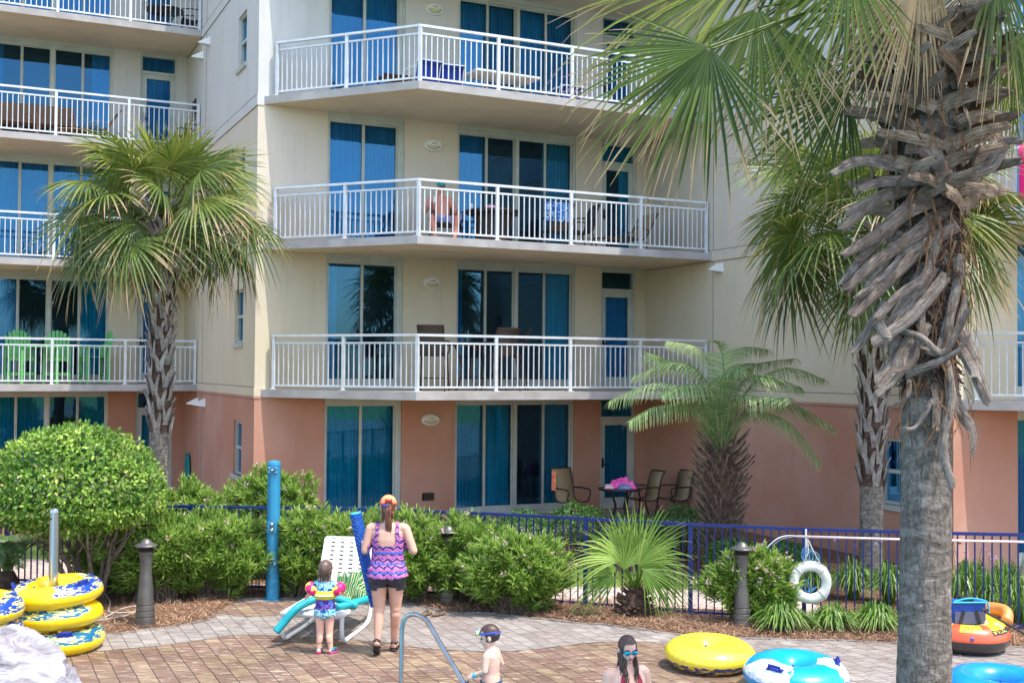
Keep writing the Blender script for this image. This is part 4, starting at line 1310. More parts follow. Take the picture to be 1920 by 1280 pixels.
# crossing grey leaf bases under the crown
m = MB()
k = 0; z = 4.12
while z < 5.42:
    th = k * 2.39996 + 0.7; R0 = rb(z) + 0.02; cx, cy = lean_b(z)
    if math.sin(th) < 0.65:
        for sgn in (-1, 1):
            if r.random() < 0.12: continue
            l_ = r.uniform(0.26, 0.42); up_ = r.uniform(0.25, 0.85); pts = []
            for f in (0, 0.33, 0.66, 1.0):
                a = th + sgn * (0.95 * f) * r.uniform(0.85, 1.1); rr = R0 + (0.02 + 0.27 * f * f) * r.uniform(0.8, 1.15)
                pts.append(Vector((cx + math.cos(a) * rr, cy + math.sin(a) * rr, z + l_ * up_ * f - 0.06 * f * f)))
            strap(m, pts, r.uniform(0.10, 0.13), r.uniform(0.05, 0.075), 0.034, (math.cos(th), math.sin(th), 0.15), 0.1, 4)
    z += 0.020; k += 1
m.build('leaf_bases', BOOT, t_, smooth=False)
# brown fibre of the bare neck
m = MB()
for i in range(1500):
    z = r.uniform(3.0, 4.35); th = r.uniform(PI * 0.95, 2.05 * PI); rr = rb(z) + 0.004; cx, cy = lean_b(z)
    p = Vector((cx + math.cos(th) * rr, cy + math.sin(th) * rr, z)); tn = Vector((-math.sin(th), math.cos(th), 0))
    d = (tn * r.uniform(-.5, .5) + Vector((0, 0, r.uniform(-1, 0.1))) + Vector((math.cos(th), math.sin(th), 0)) * r.uniform(0.1, .6)).normalized()
    q = p + d * r.uniform(0.03, 0.09); w = r.uniform(0.004, 0.014)
    m.bar(p - d * 0.01, q, w, 0.005, up=(math.cos(th), math.sin(th), 0), w2=w * .5)
m.build('trunk_fibre', FIBRE, t_)
# long peeling, drooping leaf bases (picture positions turned into points around the trunk)
HANG = [
    ([(1760, 345), (1700, 385), (1640, 450), (1577, 535)], 0.12, 0.03, -0.22), ([(1790, 380), (1720, 440), (1650, 490), (1580, 540)], 0.10, 0.04, -0.26),
    ([(1740, 330), (1680, 350), (1610, 385), (1590, 400)], 0.10, 0.05, -0.2), ([(1795, 415), (1730, 480), (1650, 560), (1610, 600)], 0.09, 0.03, -0.28),
    ([(1745, 490), (1710, 560), (1665, 620), (1648, 655)], 0.11, 0.05, -0.28), ([(1778, 510), (1735, 560), (1700, 600), (1648, 640)], 0.08, 0.05, -0.3),
    ([(1660, 565), (1650, 600), (1650, 620)], 0.055, 0.05, -0.31), ([(1730, 560), (1735, 620), (1720, 680), (1700, 700)], 0.05, 0.02, -0.3),
    ([(1795, 540), (1780, 600), (1768, 660), (1740, 665)], 0.05, 0.03, -0.28), ([(1670, 618), (1720, 645), (1765, 665), (1800, 600)], 0.035, 0.03, -0.33),
    ([(1700, 705), (1740, 690), (1790, 665), (1822, 640)], 0.07, 0.03, -0.33), ([(1680, 635), (1690, 690), (1660, 720), (1655, 725)], 0.10, 0.05, -0.26),
    ([(1785, 600), (1812, 650), (1828, 700), (1832, 738)], 0.10, 0.055, -0.16), ([(1780, 690), (1800, 760), (1830, 810), (1836, 850)], 0.12, 0.045, -0.16),
    ([(1778, 670), (1776, 760), (1760, 850), (1764, 915)], 0.055, 0.04, -0.24), ([(1757, 715), (1762, 760), (1760, 800), (1758, 808)], 0.06, 0.04, -0.22),
    ([(1750, 740), (1735, 775), (1715, 795), (1700, 798)], 0.03, 0.012, -0.24), ([(1705, 690), (1716, 720), (1712, 745), (1698, 755)], 0.04, 0.012, -0.2),
    ([(1800, 470), (1800, 540), (1775, 640), (1765, 670)], 0.06, 0.03, -0.24), ([(1700, 400), (1660, 420), (1620, 470), (1590, 490)], 0.07, 0.02, -0.23),
    ([(1780, 300), (1720, 330), (1650, 335), (1595, 345)], 0.09, 0.04, -0.24), ([(1700, 270), (1740, 270), (1780, 320), (1800, 330)], 0.12, 0.07, -0.28),
    ([(1800, 330), (1850, 300), (1880, 262), (1895, 258)], 0.11, 0.035, -0.2), ([(1700, 310), (1650, 300), (1600, 290), (1570, 312)], 0.11, 0.035, -0.24),
    ([(1690, 560), (1640, 590), (1600, 640), (1590, 660)], 0.07, 0.03, -0.2), ([(1765, 440), (1745, 500), (1700, 540), (1640, 600)], 0.06, 0.04, -0.31),
    ([(1810, 560), (1800, 600), (1778, 650), (1770, 700)], 0.05, 0.03, -0.2), ([(1690, 440), (1650, 500), (1620, 540), (1606, 580)], 0.08, 0.03, -0.24),
    ([(1770, 360), (1700, 400), (1645, 440), (1600, 470)], 0.10, 0.04, -0.28), ([(1720, 350), (1660, 372), (1610, 410), (1582, 432)], 0.08, 0.03, -0.22),
    ([(1748, 420), (1700, 470), (1650, 520), (1600, 560)], 0.09, 0.04, -0.25), ([(1800, 640), (1822, 700), (1826, 712)], 0.07, 0.05, -0.18),
    ([(1720, 620), (1700, 650), (1690, 690), (1668, 720)], 0.09, 0.05, -0.3), ([(1740, 600), (1712, 660), (1690, 720)], 0.06, 0.03, -0.26),
]
m = MB()
for pts, w0, w1, dy in HANG:
    n = len(pts)
    jx, jy = r.uniform(-9, 9), r.uniform(-9, 9); jj = r.uniform(-16, 16)
    pts = [(a + jx * (i > 0) + jj * (i == n - 1), b + jy * (i > 0) + r.uniform(-7, 7)) for i, (a, b) in enumerate(pts)]
    P = [S(px, py, dy * (0.8 + 0.35 * (i / (n - 1)) * (1 if i else 0)) if i else dy * 0.75) for i, (px, py) in enumerate(pts)]
    strap(m, P, w0 * 1.15, w1 * 1.25 + 0.006, 0.014, (0.1 + r.uniform(-.5, .5), -1, 0.15 + r.uniform(-.5, .5)), 0.9, 6, 0.12)
m.build('peeling_leaf_base', BOOT_END, t_)
m = MB()                       # torn brown fibre strips hanging between the leaf bases
for i in range(230):
    z = r.uniform(2.75, 5.3); th = r.uniform(PI * 1.0, 2.0 * PI); rr = rb(z) + r.uniform(0.02, 0.16); cx, cy = lean_b(z); c_ = Vector((cx + math.cos(th) * rr, cy + math.sin(th) * rr, z)); L_ = r.uniform(0.08, 0.3)
    q_ = Vector((r.uniform(-.1, .1), r.uniform(-.05, .02), -L_)); strap(m, [c_, c_ + q_ * .5 + rand_dir(r) * .02, c_ + q_ + rand_dir(r) * .03], r.uniform(.008, .022), .003, .004, (math.cos(th), math.sin(th), 0), .1, 3)
m.build('torn_fibre', grain('torn_brown_fibre', (70, 46, 34), (128, 92, 66), (176, 140, 104)), t_)
m = MB(); pm = MB()
CB = Vector((0.0, 0.0, 5.55))


def bleaf(hub, ang, Lpx, dy, spread=90, n=34, droop=0.2, dead=0.0, tipb=0.25, face=(0, -1, 0.35), wm=1.25, yaw=0.0, rc=0.12, base=0.5):
    h = S(hub[0], hub[1], dy); a = R(ang); tipb *= 0.62; wm *= 0.60; n = int(n * 1.3)
    ax = Vector((math.cos(a), yaw, math.sin(a)))
    petiole(pm, CB + Vector((0, 0, -0.1)), h, 0.026, 0.014, 0.08)
    fan(m, h, ax, Vector(face), Lpx / FPX * (Yb + dy), r, spread, n, droop, dead, tipb, wm, rc, base)


bleaf((1335, 92), 208, 300, -0.7, 62, 24, 0.10, 0, 0.28, base=0.35)
bleaf((1330, 88), 262, 300, -0.75, 55, 18, 0.05, 0, 0.32, base=0.35)
bleaf((1390, -40), 196, 370, -0.3, 50, 24, 0.30, 0, 0.3, base=0.6)
bleaf((1420, 15), 262, 300, -0.4, 62, 26, 0.05, 0, 0.42, base=0.45)
bleaf((1500, 60), 258, 290, 0.2, 55, 24, 0.05, 0, 0.4, base=0.4)
bleaf((1588, 168), 222, 250, 0.15, 62, 26, 0.12, 0, 0.15, base=0.3)
bleaf((1590, -70), 250, 250, -0.5, 70, 26, 0.1, 0, 0.25, base=0.5)
bleaf((1725, -55), 243, 300, -0.42, 38, 22, 0.05, 0.95, 0.9, base=0.5)
bleaf((1745, -60), 262, 250, -0.40, 30, 16, 0.05, 0.9, 0.9, base=0.5)
bleaf((1850, -45), 250, 200, -0.2, 50, 22, 0.15, 0.5, 0.5, base=0.5)
bleaf((1905, 88), 235, 190, 0.1, 75, 26, 0.12, 0, 0.2, base=0.5)
bleaf((1930, 60), 265, 210, 0.5, 75, 26, 0.12, 0, 0.2, base=0.7)
bleaf((1870, -60), 320, 260, -0.4, 80, 30, 0.3, 0, 0.4, base=0.5)
bleaf((1640, 60), 290, 150, 0.5, 80, 26, 0.2, 0, 0.3, base=0.4)
bleaf((1620, -30), 200, 260, 0.9, 100, 34, 0.3, 0, 0.3, base=0.5)
bleaf((1500, -120), 150, 320, 0.5, 110, 36, 0.3, 0, 0.3)
bleaf((1660, 110), 215, 150, 0.5, 60, 20, 0.15, 0, 0.4, base=0.6)
bleaf((1880, 150), 290, 150, 0.5, 60, 20, 0.15, 0, 0.4, base=0.6)
bleaf((1700, -300), 95, 380, -0.5, 120, 36, 0.3, 0, 0.3)
bleaf((1900, -250), 50, 380, 0.2, 120, 36, 0.3, 0, 0.3)
bleaf((1550, -250), 140, 380, -0.2, 120, 36, 0.3, 0, 0.3)
for i in range(12):
    az = R(200 + 30 * i); el = R(r.uniform(10, 70)); d = Vector((math.cos(az) * math.cos(el), math.sin(az) * math.cos(el), math.sin(el)))
    if d.y < -0.5 and el < R(35): continue
    h = CB + Vector((0, 0, 0.25)) + d * 0.9
    if h.z < 6.0: h.z = 6.0
    petiole(pm, CB, h, 0.026, 0.014, 0.1); fan(m, h, (d + Vector((0, 0, 0.05))), Vector((0, 0, 1)) + rand_dir(r) * .3, 0.95, r, 120, 34, 0.25, 0, 0.25, 1.1, 0.1)
m.build('crown', GR_PALM, t_); pm.build('leaf_stalks', GR_PALM, t_)

# young fan palm in the bed
g_ = G(1183, 1138); r = random.Random(404)
t_ = thing('young_fan_palm', 'bright green young fan palm in the pine straw in front of the blue fence', 'palm', (g_.x, 14.72, 0))
m = MB(); pm = MB(); bs = MB()
bs.lathe([(0.20, -0.05), (0.19, 0.08), (0.16, 0.2), (0.11, 0.32), (0.05, 0.4), (0, 0.42)], 20)
for i in range(70):
    a = i * 2.4; z = r.uniform(0.02, 0.34); rr = 0.20 - 0.3 * z; d = Vector((math.cos(a), math.sin(a), 0.5))
    p = Vector((math.cos(a) * rr, math.sin(a) * rr, z)); bs.bar(p, p + d * 0.11, 0.05, 0.02, up=(0, 0, 1), w2=0.02)
bs.build('trunk', FIBRE, t_)


def eleaf(hub, ang, Lpx, dy, spread, n, droop, rc, face=(0, -1, 0.3), base=0.5, tipb=0.08, wm=1.5):
    h = D(hub[0] * .8 + 237, hub[1] + 16, 14.7 + dy) - Vector((g_.x, 14.72, 0)); a = R(ang); Lpx *= 1.0
    petiole(pm, (0, 0, 0.3), h, 0.022, 0.012, 0.05)
    fan(m, h, Vector((math.cos(a), -0.15, math.sin(a))), Vector(face) + rand_dir(r) * .3, Lpx / FPX * 14.7 * 1.05, r, spread * .85, int(n * .85), droop + .10, 0, tipb, wm * .5, rc + .05, base)


eleaf((1163, 1040), 118, 120, 0.1, 75, 24, 0.10, 0.0, base=0.6)
eleaf((1205, 1032), 62, 128, 0.15, 66, 24, 0.06, 0.0, base=0.5)
eleaf((1185, 1020), 92, 105, 0.25, 60, 22, 0.02, 0.0, base=0.75)
eleaf((1150, 1052), 165, 105, -0.1, 62, 22, 0.35, 0.1, base=0.4)
eleaf((1215, 1040), 5, 95, -0.1, 55, 20, 0.45, 0.1, base=0.5)
eleaf((1166, 1052), 85, 62, -0.35, 60, 20, 0.1, 0.1, base=0.55)
eleaf((1160, 1035), 150, 110, -0.2, 50, 18, 0.25, 0.1, base=0.85)
eleaf((1210, 1050), 320, 90, -0.25, 55, 18, 0.2, 0.1, base=0.4)
eleaf((1172, 1045), 105, 125, -0.1, 60, 20, 0.15, 0.05, base=0.3)
eleaf((1150, 1065), 205, 90, -.2, 40, 14, .3, .1, base=.2)
eleaf((1220, 1062), -20, 85, -.2, 40, 14, .3, .1, base=.2)
eleaf((1200, 1045), 75, 118, -0.15, 60, 20, 0.2, 0.05, base=0.7)
eleaf((1200, 1048), 35, 110, -0.1, 60, 20, 0.3, 0.05, base=0.35)
m.build('crown', GR_PALM2, t_); pm.build('leaf_stalks', GR_PALM2, t_)


def pinnate(m, P, L, r, base, n=46, droop=0.25, up=Vector((0, 0, 1)), v=0.5):
    """one feather leaf along the curve P"""
    C_ = smooth_line(P, 12); N = len(C_)
    m.tube(C_, [0.014 * (1 - 0.8 * i / (N - 1)) for i in range(N)], 5, cap=False, rnd=0.5)
    for i in range(n):
        f = 0.10 + 0.9 * (i + 0.5) / n; q = f * (N - 1); k = min(N - 2, int(q)); p = C_[k].lerp(C_[k + 1], q - k)
        d = (C_[k + 1] - C_[k]).normalized(); s = d.cross(up)
        if s.length < 0.2: s = d.cross(Vector((0, 1, 0)))
        s.normalize(); u = s.cross(d); ll = L * math.sin(PI * (0.16 + 0.78 * f)) ** 0.7
        for sg in (-1, 1):
            dd = (s * sg * 0.9 + d * 0.55 + u * v * 0.35 + rand_dir(r) * 0.08).normalized()
            la = dd.cross(u).normalized(); w = 0.0085; rv = min(1, max(0, base + r.gauss(0, .12))); vs = []; tp = []
            for t_ in (0, 0.3, 0.65, 1.0):
                pp = p + dd * (ll * t_) - Vector((0, 0, 1)) * (droop * ll * t_ * t_ * 1.6)
                ww = w * (0.6, 1, 0.8, 0.08)[int(round(t_ * 3))] if t_ in (0, 1.0) else w * (1 if t_ < .5 else .75)
                vs += [pp - la * ww, pp + la * ww]; tp += [0.0 if t_ < .9 else .5] * 2
            m.add(vs, [(0, 1, 3, 2), (2, 3, 5, 4), (4, 5, 7, 6)], 0, tp, rv)


# pygmy date palm with shaggy trunk
Yd = 18.3; r = random.Random(505)
t_ = thing('date_palm', 'small date palm with shaggy dark trunk and arching feathery fronds by the wall', 'palm', ((1352 - 960) / FPX * Yd, Yd, 0))
dbase = Vector(((1352 - 960) / FPX * Yd, Yd, 0))
m = MB(); trunk_mesh(m, -0.1, 1.85, lambda z: 0.26 - 0.05 * z + 0.08 * math.exp(-((z - 1.35) / 0.4) ** 2), 22, 0.08, rough=0.03)
m.build('trunk', FIBRE, t_, smooth=True)
m = MB()
for i in range(230):
    a = i * 2.39996; f = i / 230; z = 0.05 + 1.85 * f; rr = 0.20 - 0.05 * z + 0.08 * math.exp(-((z - 1.35) / 0.4) ** 2)
    if f > 0.9: rr *= 1 - (f - 0.9) * 5
    b = Vector((math.cos(a), math.sin(a), 0)); p = b * rr + Vector((0, 0, z)); l_ = r.uniform(0.2, 0.34) * (0.7 + 0.5 * f)
    q = p + b * l_ * 0.62 + Vector((0, 0, l_ * 0.5)); e = q + b * l_ * 0.35 + Vector((0, 0, l_ * 0.40))
    m.tube([p, q, e], [0.024, 0.015, 0.012], 5)
m.build('leaf_bases', simple('dark_leaf_stub', (134, 114, 94), (64, 52, 44), 9, 0.9, bump=.4), t_)
m = MB()


def DP(px, py, dy): return D(px, py, Yd + dy) - dbase


FR = [([(1352, 812), (1310, 745), (1230, 718), (1143, 752)], -0.5), ([(1352, 812), (1330, 725), (1270, 680), (1190, 705)], 0.3), ([(1354, 810), (1345, 720), (1310, 655), (1255, 640)], 0.5),
      ([(1354, 810), (1360, 720), (1385, 655), (1440, 655)], 0.5), ([(1356, 812), (1400, 735), (1470, 690), (1545, 710)], 0.2), ([(1356, 815), (1405, 760), (1490, 760), (1560, 800)], -0.3),
      ([(1356, 818), (1400, 775), (1475, 790), (1535, 865)], -0.7), ([(1350, 815), (1300, 770), (1240, 760), (1180, 790)], -0.8), ([(1353, 810), (1350, 740), (1365, 700), (1400, 690)], -0.6),
      ([(1353, 808), (1330, 740), (1290, 720), (1240, 740)], -0.9), ([(1354, 806), (1357, 700), (1350, 650), (1335, 640)], 0.0), ([(1354, 806), (1380, 700), (1430, 680), (1490, 672)], 0.8),
      ([(1354, 808), (1310, 700), (1240, 672), (1215, 662)], 0.9), ([(1354, 810), (1385, 750), (1430, 745), (1480, 745)], -0.8), ([(1354, 812), (1340, 760), (1300, 745), (1262, 760)], 0.9),
      ([(1354, 808), (1390, 720), (1440, 705), (1500, 725)], -0.4)]
for i, (pp, dy) in enumerate(FR):
    P = [DP(a, b, dy * k / 3) for k, (a, b) in enumerate(pp)]
    P[0] = Vector((r.uniform(-.05, .05), r.uniform(-.05, .05), 1.85))
    pinnate(m, P, 0.44, r, 0.35 + 0.4 * r.random(), 72, 0.50 if i not in (10,) else 0.2)
for i in range(26):
    a = r.uniform(0, 2 * PI); s_ = Vector((math.cos(a) * .25, math.sin(a) * .25, r.uniform(.45, .75)))
    m.tube([(0, 0, 1.8), Vector((0, 0, 1.8)) + s_ * .5, Vector((0, 0, 1.8)) + s_], [0.012, 0.008, 0.003], 4, cap=False, rnd=0.8)
m.build('crown', GR_DATE, t_)
# sago palm low at the left
Ys = 15.9
t_ = thing('sago_palm', 'low dark green sago palm under the clipped dome at the left edge', 'palm', ((20 - 960) / FPX * Ys, Ys, 0))
m = MB(); r = random.Random(606)
for i in range(16):
    a = i * 2.4; o = Vector((math.cos(a), math.sin(a) * .6, 0)); L_ = r.uniform(0.7, 1.0)
    P = [Vector((0, 0, 0.25)), o * L_ * .35 + Vector((0, 0, .65)), o * L_ * .8 + Vector((0, 0, .72)), o * L_ * 1.15 + Vector((0, 0, .45))]
    pinnate(m, P, 0.20, r, 0.15, 40, 0.1)
m.build('crown', GR_DATE, t_)
m = MB(); m.lathe([(0.16, -0.05), (0.17, 0.15), (0.1, 0.3), (0, 0.32)], 14); m.build('trunk', FIBRE, t_)
# ---------------------------------------------------------------- inflatables
def tube_mat(name, base, patt, light, pale, yaw=0.0, cut=0.5):
    """vinyl with printed splash patches; 'tip' = print mask, ragged by noise"""
    t = NT(name); v = t.coords('Object')
    mask = t.math('ADD', t.attr('tip'), t.math('MULTIPLY', t.math('SUBTRACT', t.noise(v, 11, 3), 0.5), 0.9))
    mk = t.math('GREATER_THAN', mask, cut)
    rim = t.math('MULTIPLY', t.math('GREATER_THAN', mask, cut - 0.05), t.math('LESS_THAN', mask, cut + 0.02))
    sq = t.ramp(t.noise(t.coords('Object', (5, 5, 22)), 2.0, 2, 0.4, 1.2), [(0.53, (0, 0, 0, 1)), (0.56, (1, 1, 1, 1))])
    inner = t.mix(sq, lin(patt), lin(light))
    col = t.mix(mk, lin(base), inner); col = t.mix(rim, col, lin(pale))
    return t.done(t.pbsdf(col, 0.28, 0, t.bump(t.noise(v, 14, 2), 0.08, 0.01), 0.5, coat=0.3))


TY = tube_mat('yellow_vinyl', (244, 208, 20), (24, 64, 150), (236, 222, 120), (240, 236, 190))
TYT = tube_mat('yellow_vinyl_teal_print', (244, 208, 20), (14, 96, 132), (226, 214, 110), (240, 232, 160))
TYB = tube_mat('yellow_vinyl_navy_print', (240, 214, 60), (40, 52, 108), (230, 190, 40), (240, 226, 140))
TBL = tube_mat('turquoise_vinyl', (10, 156, 206), (232, 236, 244), (176, 196, 226), (20, 130, 190))
TPL = simple('plain_blue_vinyl', (20, 140, 222), (12, 132, 214), 3, 0.25, coat=0.3)
HND = simple('blue_handle', (28, 52, 148), (24, 44, 130), 9, 0.4)


def swim_tube(name, loc, Rr, rr, flat, mt, label, group, patches=(), tilt=(0, 0, 0), handles=(), membrane=None, seam=-0.35, patch_lo=-0.2, patch_hi=1.2):
    t_ = thing(name, label, 'swim tube', loc, 0, group); t_.rotation_euler = tilt
    N, K = 96, 24; vs = []; tp = []
    for i in range(N):
        a = 2 * PI * i / N
        for k in range(K):
            b = 2 * PI * k / K; sn = math.sin(b); cs = math.cos(b)
            wr = 0.020 * math.sin(a * 52 + 2 * math.sin(a * 5)) * math.exp(-((sn - seam) / 0.28) ** 2) * max(0, cs + .3)
            r_ = rr * (1 + wr * 2.2) + (0.004 if abs(sn - seam) < 0.14 and cs > 0 else 0)
            vs.append(((Rr + r_ * cs) * math.cos(a), (Rr + r_ * cs) * math.sin(a), r_ * flat * sn))
            mk = 0.0
            for (pa, pw) in patches:
                dlt = abs((math.degrees(a) - pa + 180) % 360 - 180)
                if patch_lo < sn < patch_hi and cs > -0.45: mk = max(mk, min(1, 1.4 - dlt / pw * 0.9) * min(1, (sn - patch_lo) * 3.5))
            tp.append(max(0, mk))
    m = MB(); m.add(vs, [(i * K + k, ((i + 1) % N) * K + k, ((i + 1) % N) * K + (k + 1) % K, i * K + (k + 1) % K) for i in range(N) for k in range(K)], 0, tp)
    m.build('body', mt, t_, smooth=True)
    for ha in handles:
        h = MB(); a = R(ha); c = Vector((math.cos(a), math.sin(a), 0)); s = Vector((-c.y, c.x, 0))
        b = c * (Rr + rr * 0.45) + Vector((0, 0, rr * flat * 0.86)); n_ = (c * 0.45 + Vector((0, 0, 0.9))).normalized()
        h.tube([b - s * 0.065 + n_ * 0.0, b - s * 0.06 + n_ * 0.045, b + s * 0.06 + n_ * 0.045, b + s * 0.065], 0.012, 6)
        h.obox(b + n_ * 0.004, (0.05, 0.17, 0.012), Matrix((c.cross(Vector((0, 0, 1))) * 0 + n_.cross(s), s, n_)).transposed())
        h.build('handle', HND, t_)
    if membrane:
        h = MB(); h.lathe([(0.0, membrane), (Rr * 0.55, membrane + 0.015), (Rr - rr * 0.75, membrane + 0.05)], 40); h.build('inner_disc', mt, t_, smooth=True)
    h = MB(); a = R(250); h.lathe([(0.014, 0), (0.014, 0.012), (0.008, 0.016), (0, 0.017)], 12, c=((Rr - rr * .2) * math.cos(a), (Rr - rr * .2) * math.sin(a), rr * flat * 0.97)); h.build('valve', HND, t_)
    return t_


YS = 12.87; XS = (108 - 960) / FPX * YS
GS = 'yellow tubes stacked on the steel post'
swim_tube('swim_tube', (XS + 0.07, YS - .02, 0.128), 0.345, 0.148, 0.86, TYT, 'lowest yellow tube of the right stack, lying on the pavers, teal print on top', GS, [(250, 70), (330, 60)], (R(2), R(1), 0), (300,), patch_lo=0.0)
swim_tube('swim_tube', (XS + 0.05, YS, 0.372), 0.335, 0.145, 0.84, TYT, 'middle yellow tube of the right stack with teal wave print', GS, [(235, 60), (285, 50)], (R(-1), R(-3), 0), (215,), patch_lo=0.05)
swim_tube('swim_tube', (XS + 0.02, YS + .02, 0.615), 0.35, 0.15, 0.84, TY, 'top yellow tube of the right stack with blue splash prints and handles', GS, [(355, 62), (190, 42)], (R(2.5), R(-4), 0), (332, 200), patch_lo=0.0)
XL = (-42 - 960) / FPX * 12.0
for i, txt in enumerate(['lowest yellow tube of the left edge stack, hidden behind the pale boulder', 'middle yellow tube of the left edge stack, behind the pale boulder', 'top yellow tube cut by the left picture edge, dark blue print on its right side']):
    swim_tube('swim_tube', (XL, 12.0, 0.128 + 0.245 * i), 0.35, 0.15, 0.84, TY, txt, 'yellow tubes stacked at the left edge', [(330, 75)], (R(1), R(2), 0), (300,), patch_lo=-0.15)
t_ = thing('tube_post', 'round stainless steel post rising through the stacked yellow tubes', 'post', (XS, YS, 0))
m = MB(); m.lathe([(0.054, -0.02), (0.054, 1.50), (0.048, 1.525), (0.03, 1.54), (0, 1.545)], 24); m.build('shaft', MT['steel'], t_, smooth=False)
m = MB(); m.lathe([(0.011, 0.0), (0.011, 0.056), (0, 0.0565)], 12, c=(-0.02, 0, 1.43), mat=Matrix.Rotation(R(90), 3, 'X')); m.build('bolt_hole', MT['black'], t_)

g_ = D(1331, 1235, 12.25)
swim_tube('swim_tube', (g_.x, 12.28, 0.135), 0.265, 0.205, 0.70, TYB, 'shiny yellow tube lying flat between the swimmer with goggles and the turquoise tube', 'tubes lying on the deck', [(262, 85)], (R(3), 0, 0), (), membrane=-0.01, seam=0.25, patch_lo=-0.9, patch_hi=-0.05)
swim_tube('swim_tube', ((1494 - 960) / FPX * 11.4, 11.42, 0.15), 0.285, 0.225, 0.70, TBL, 'turquoise tube with white splash prints right of the yellow one', 'tubes lying on the deck', [(215, 36), (345, 24)], (R(4), 0, 0), (226, 352), membrane=0.0, seam=-0.4, patch_lo=-0.1)
swim_tube('swim_tube', ((1872 - 960) / FPX * 10.95, 10.95, 0.155), 0.33, 0.165, 0.9, TPL, 'plain bright blue tube at the bottom right corner beyond the big trunk', 'tubes lying on the deck', [], (R(2), 0, 0), ())
h = MB()
for dx in (-.03, .03): h.tube([(dx, 0, 0), (dx, 0, .03)], .004, 4)

# orange inflatable boat, bow toward the camera
t = NT('boat_vinyl'); g = t.n('TexCoord'); s3 = t.n('SeparateXYZ'); t.l(g.outputs['Object'], s3.inputs[0])
low = t.math('LESS_THAN', s3.outputs['Z'], 0.0)
yl = t.math('GREATER_THAN', t.attr('tip'), 0.5)
ln = t.math('MULTIPLY', t.math('GREATER_THAN', t.attr('tip'), 0.32), t.math('LESS_THAN', t.attr('tip'), 0.5))
c = t.mix(yl, lin((218, 88, 48)), lin((230, 190, 40))); c = t.mix(ln, c, lin((60, 40, 40))); c = t.mix(low, c, lin((56, 50, 50)))
BM = t.done(t.pbsdf(c, 0.32, 0, None, 0.5, coat=0.3))
bxp = 5.2
t_ = thing('inflatable_boat', 'orange, yellow and black inflatable boat holding a blue bag, right of the big trunk', 'inflatable boat', (bxp, 13.32, 0.16), R(-13))
N, K = 110, 22; Wd, Ln, rr = 0.315, 0.30, 0.165; vs = []; tp = []
cen = []
for i in range(N):
    a = 2 * PI * i / N; c_ = Vector((Wd * math.copysign(abs(math.cos(a)) ** 0.8, math.cos(a)), (Ln + 0.14) * math.copysign(abs(math.sin(a)) ** 0.8, math.sin(a)), 0)); cen.append(c_)
for i in range(N):
    d = (cen[(i + 1) % N] - cen[i - 1]).normalized(); nn = Vector((d.y, -d.x, 0)); deg = (360 * i / N)
    for k in range(K):
        b = 2 * PI * k / K; sn, cs = math.sin(b), math.cos(b)
        r_ = rr * (1 + 0.012 * math.sin(i * 2.9) * math.exp(-((sn) / 0.25) ** 2) * max(0, cs))
        vs.append(cen[i] + nn * (r_ * cs) + Vector((0, 0, r_ * 0.98 * sn)))
        v_ = 0.0
        if cs > -0.5 and sn > 0.05:
            dd = abs((deg - 270 + 180) % 360 - 180)
            if 26 < dd < 150: v_ = 1.0 if sn > 0.58 else (0.42 if sn > 0.38 else 0.0)
            elif dd < 14 and sn > 0.72: v_ = 1.0
        tp.append(v_)
m = MB(); m.add(vs, [(i * K + k, i * K + (k + 1) % K, ((i + 1) % N) * K + (k + 1) % K, ((i + 1) % N) * K + k) for i in range(N) for k in range(K)], 0, tp)
m.build('hull', BM, t_, smooth=True)
m = MB(); m.lathe([(0, -0.1), (0.28, -0.1)], 30); m.build('floor', simple('boat_floor', (214, 120, 66), None, 5, 0.5), t_)
m = MB(); m.lathe([(0.02, 0), (0.02, 0.012), (0.011, 0.016), (0, 0.012)], 14, c=(0, -0.44 - 0.155, 0.04), mat=Matrix.Rotation(R(68), 3, 'X')); m.build('valve', HND, t_)
m = MB()
P = [Vector((math.cos(R(a)) * 0.50, 0.18 + math.sin(R(a)) * 0.30, z)) for a, z in ((-20, 0.10), (5, 0.19), (35, 0.20), (70, 0.18), (110, 0.16), (150, 0.12))]
m.tube(smooth_line(P, 4), 0.066, 14, flat=1.25); m.build('backrest', simple('tan_orange_vinyl', (218, 148, 78), (206, 134, 70), 6, 0.4, coat=.2), t_, smooth=True)
# the lettering on the bow
fc = bpy.data.curves.new('lettering', 'FONT'); fc.body = 'EXPLORER'; fc.size = 0.082; fc.extrude = 0.0015; fc.offset = 0.0016; fc.space_character = 1.05
fo = bpy.data.objects.new('lettering', fc); COL.objects.link(fo)
bpy.context.view_layer.update(); dg = bpy.context.evaluated_depsgraph_get(); me = bpy.data.meshes.new_from_object(fo.evaluated_get(dg)); COL.objects.unlink(fo); bpy.data.objects.remove(fo)
PL = [(cen[i], (cen[(i + 1) % N] - cen[i - 1]).normalized()) for i in range(N)]
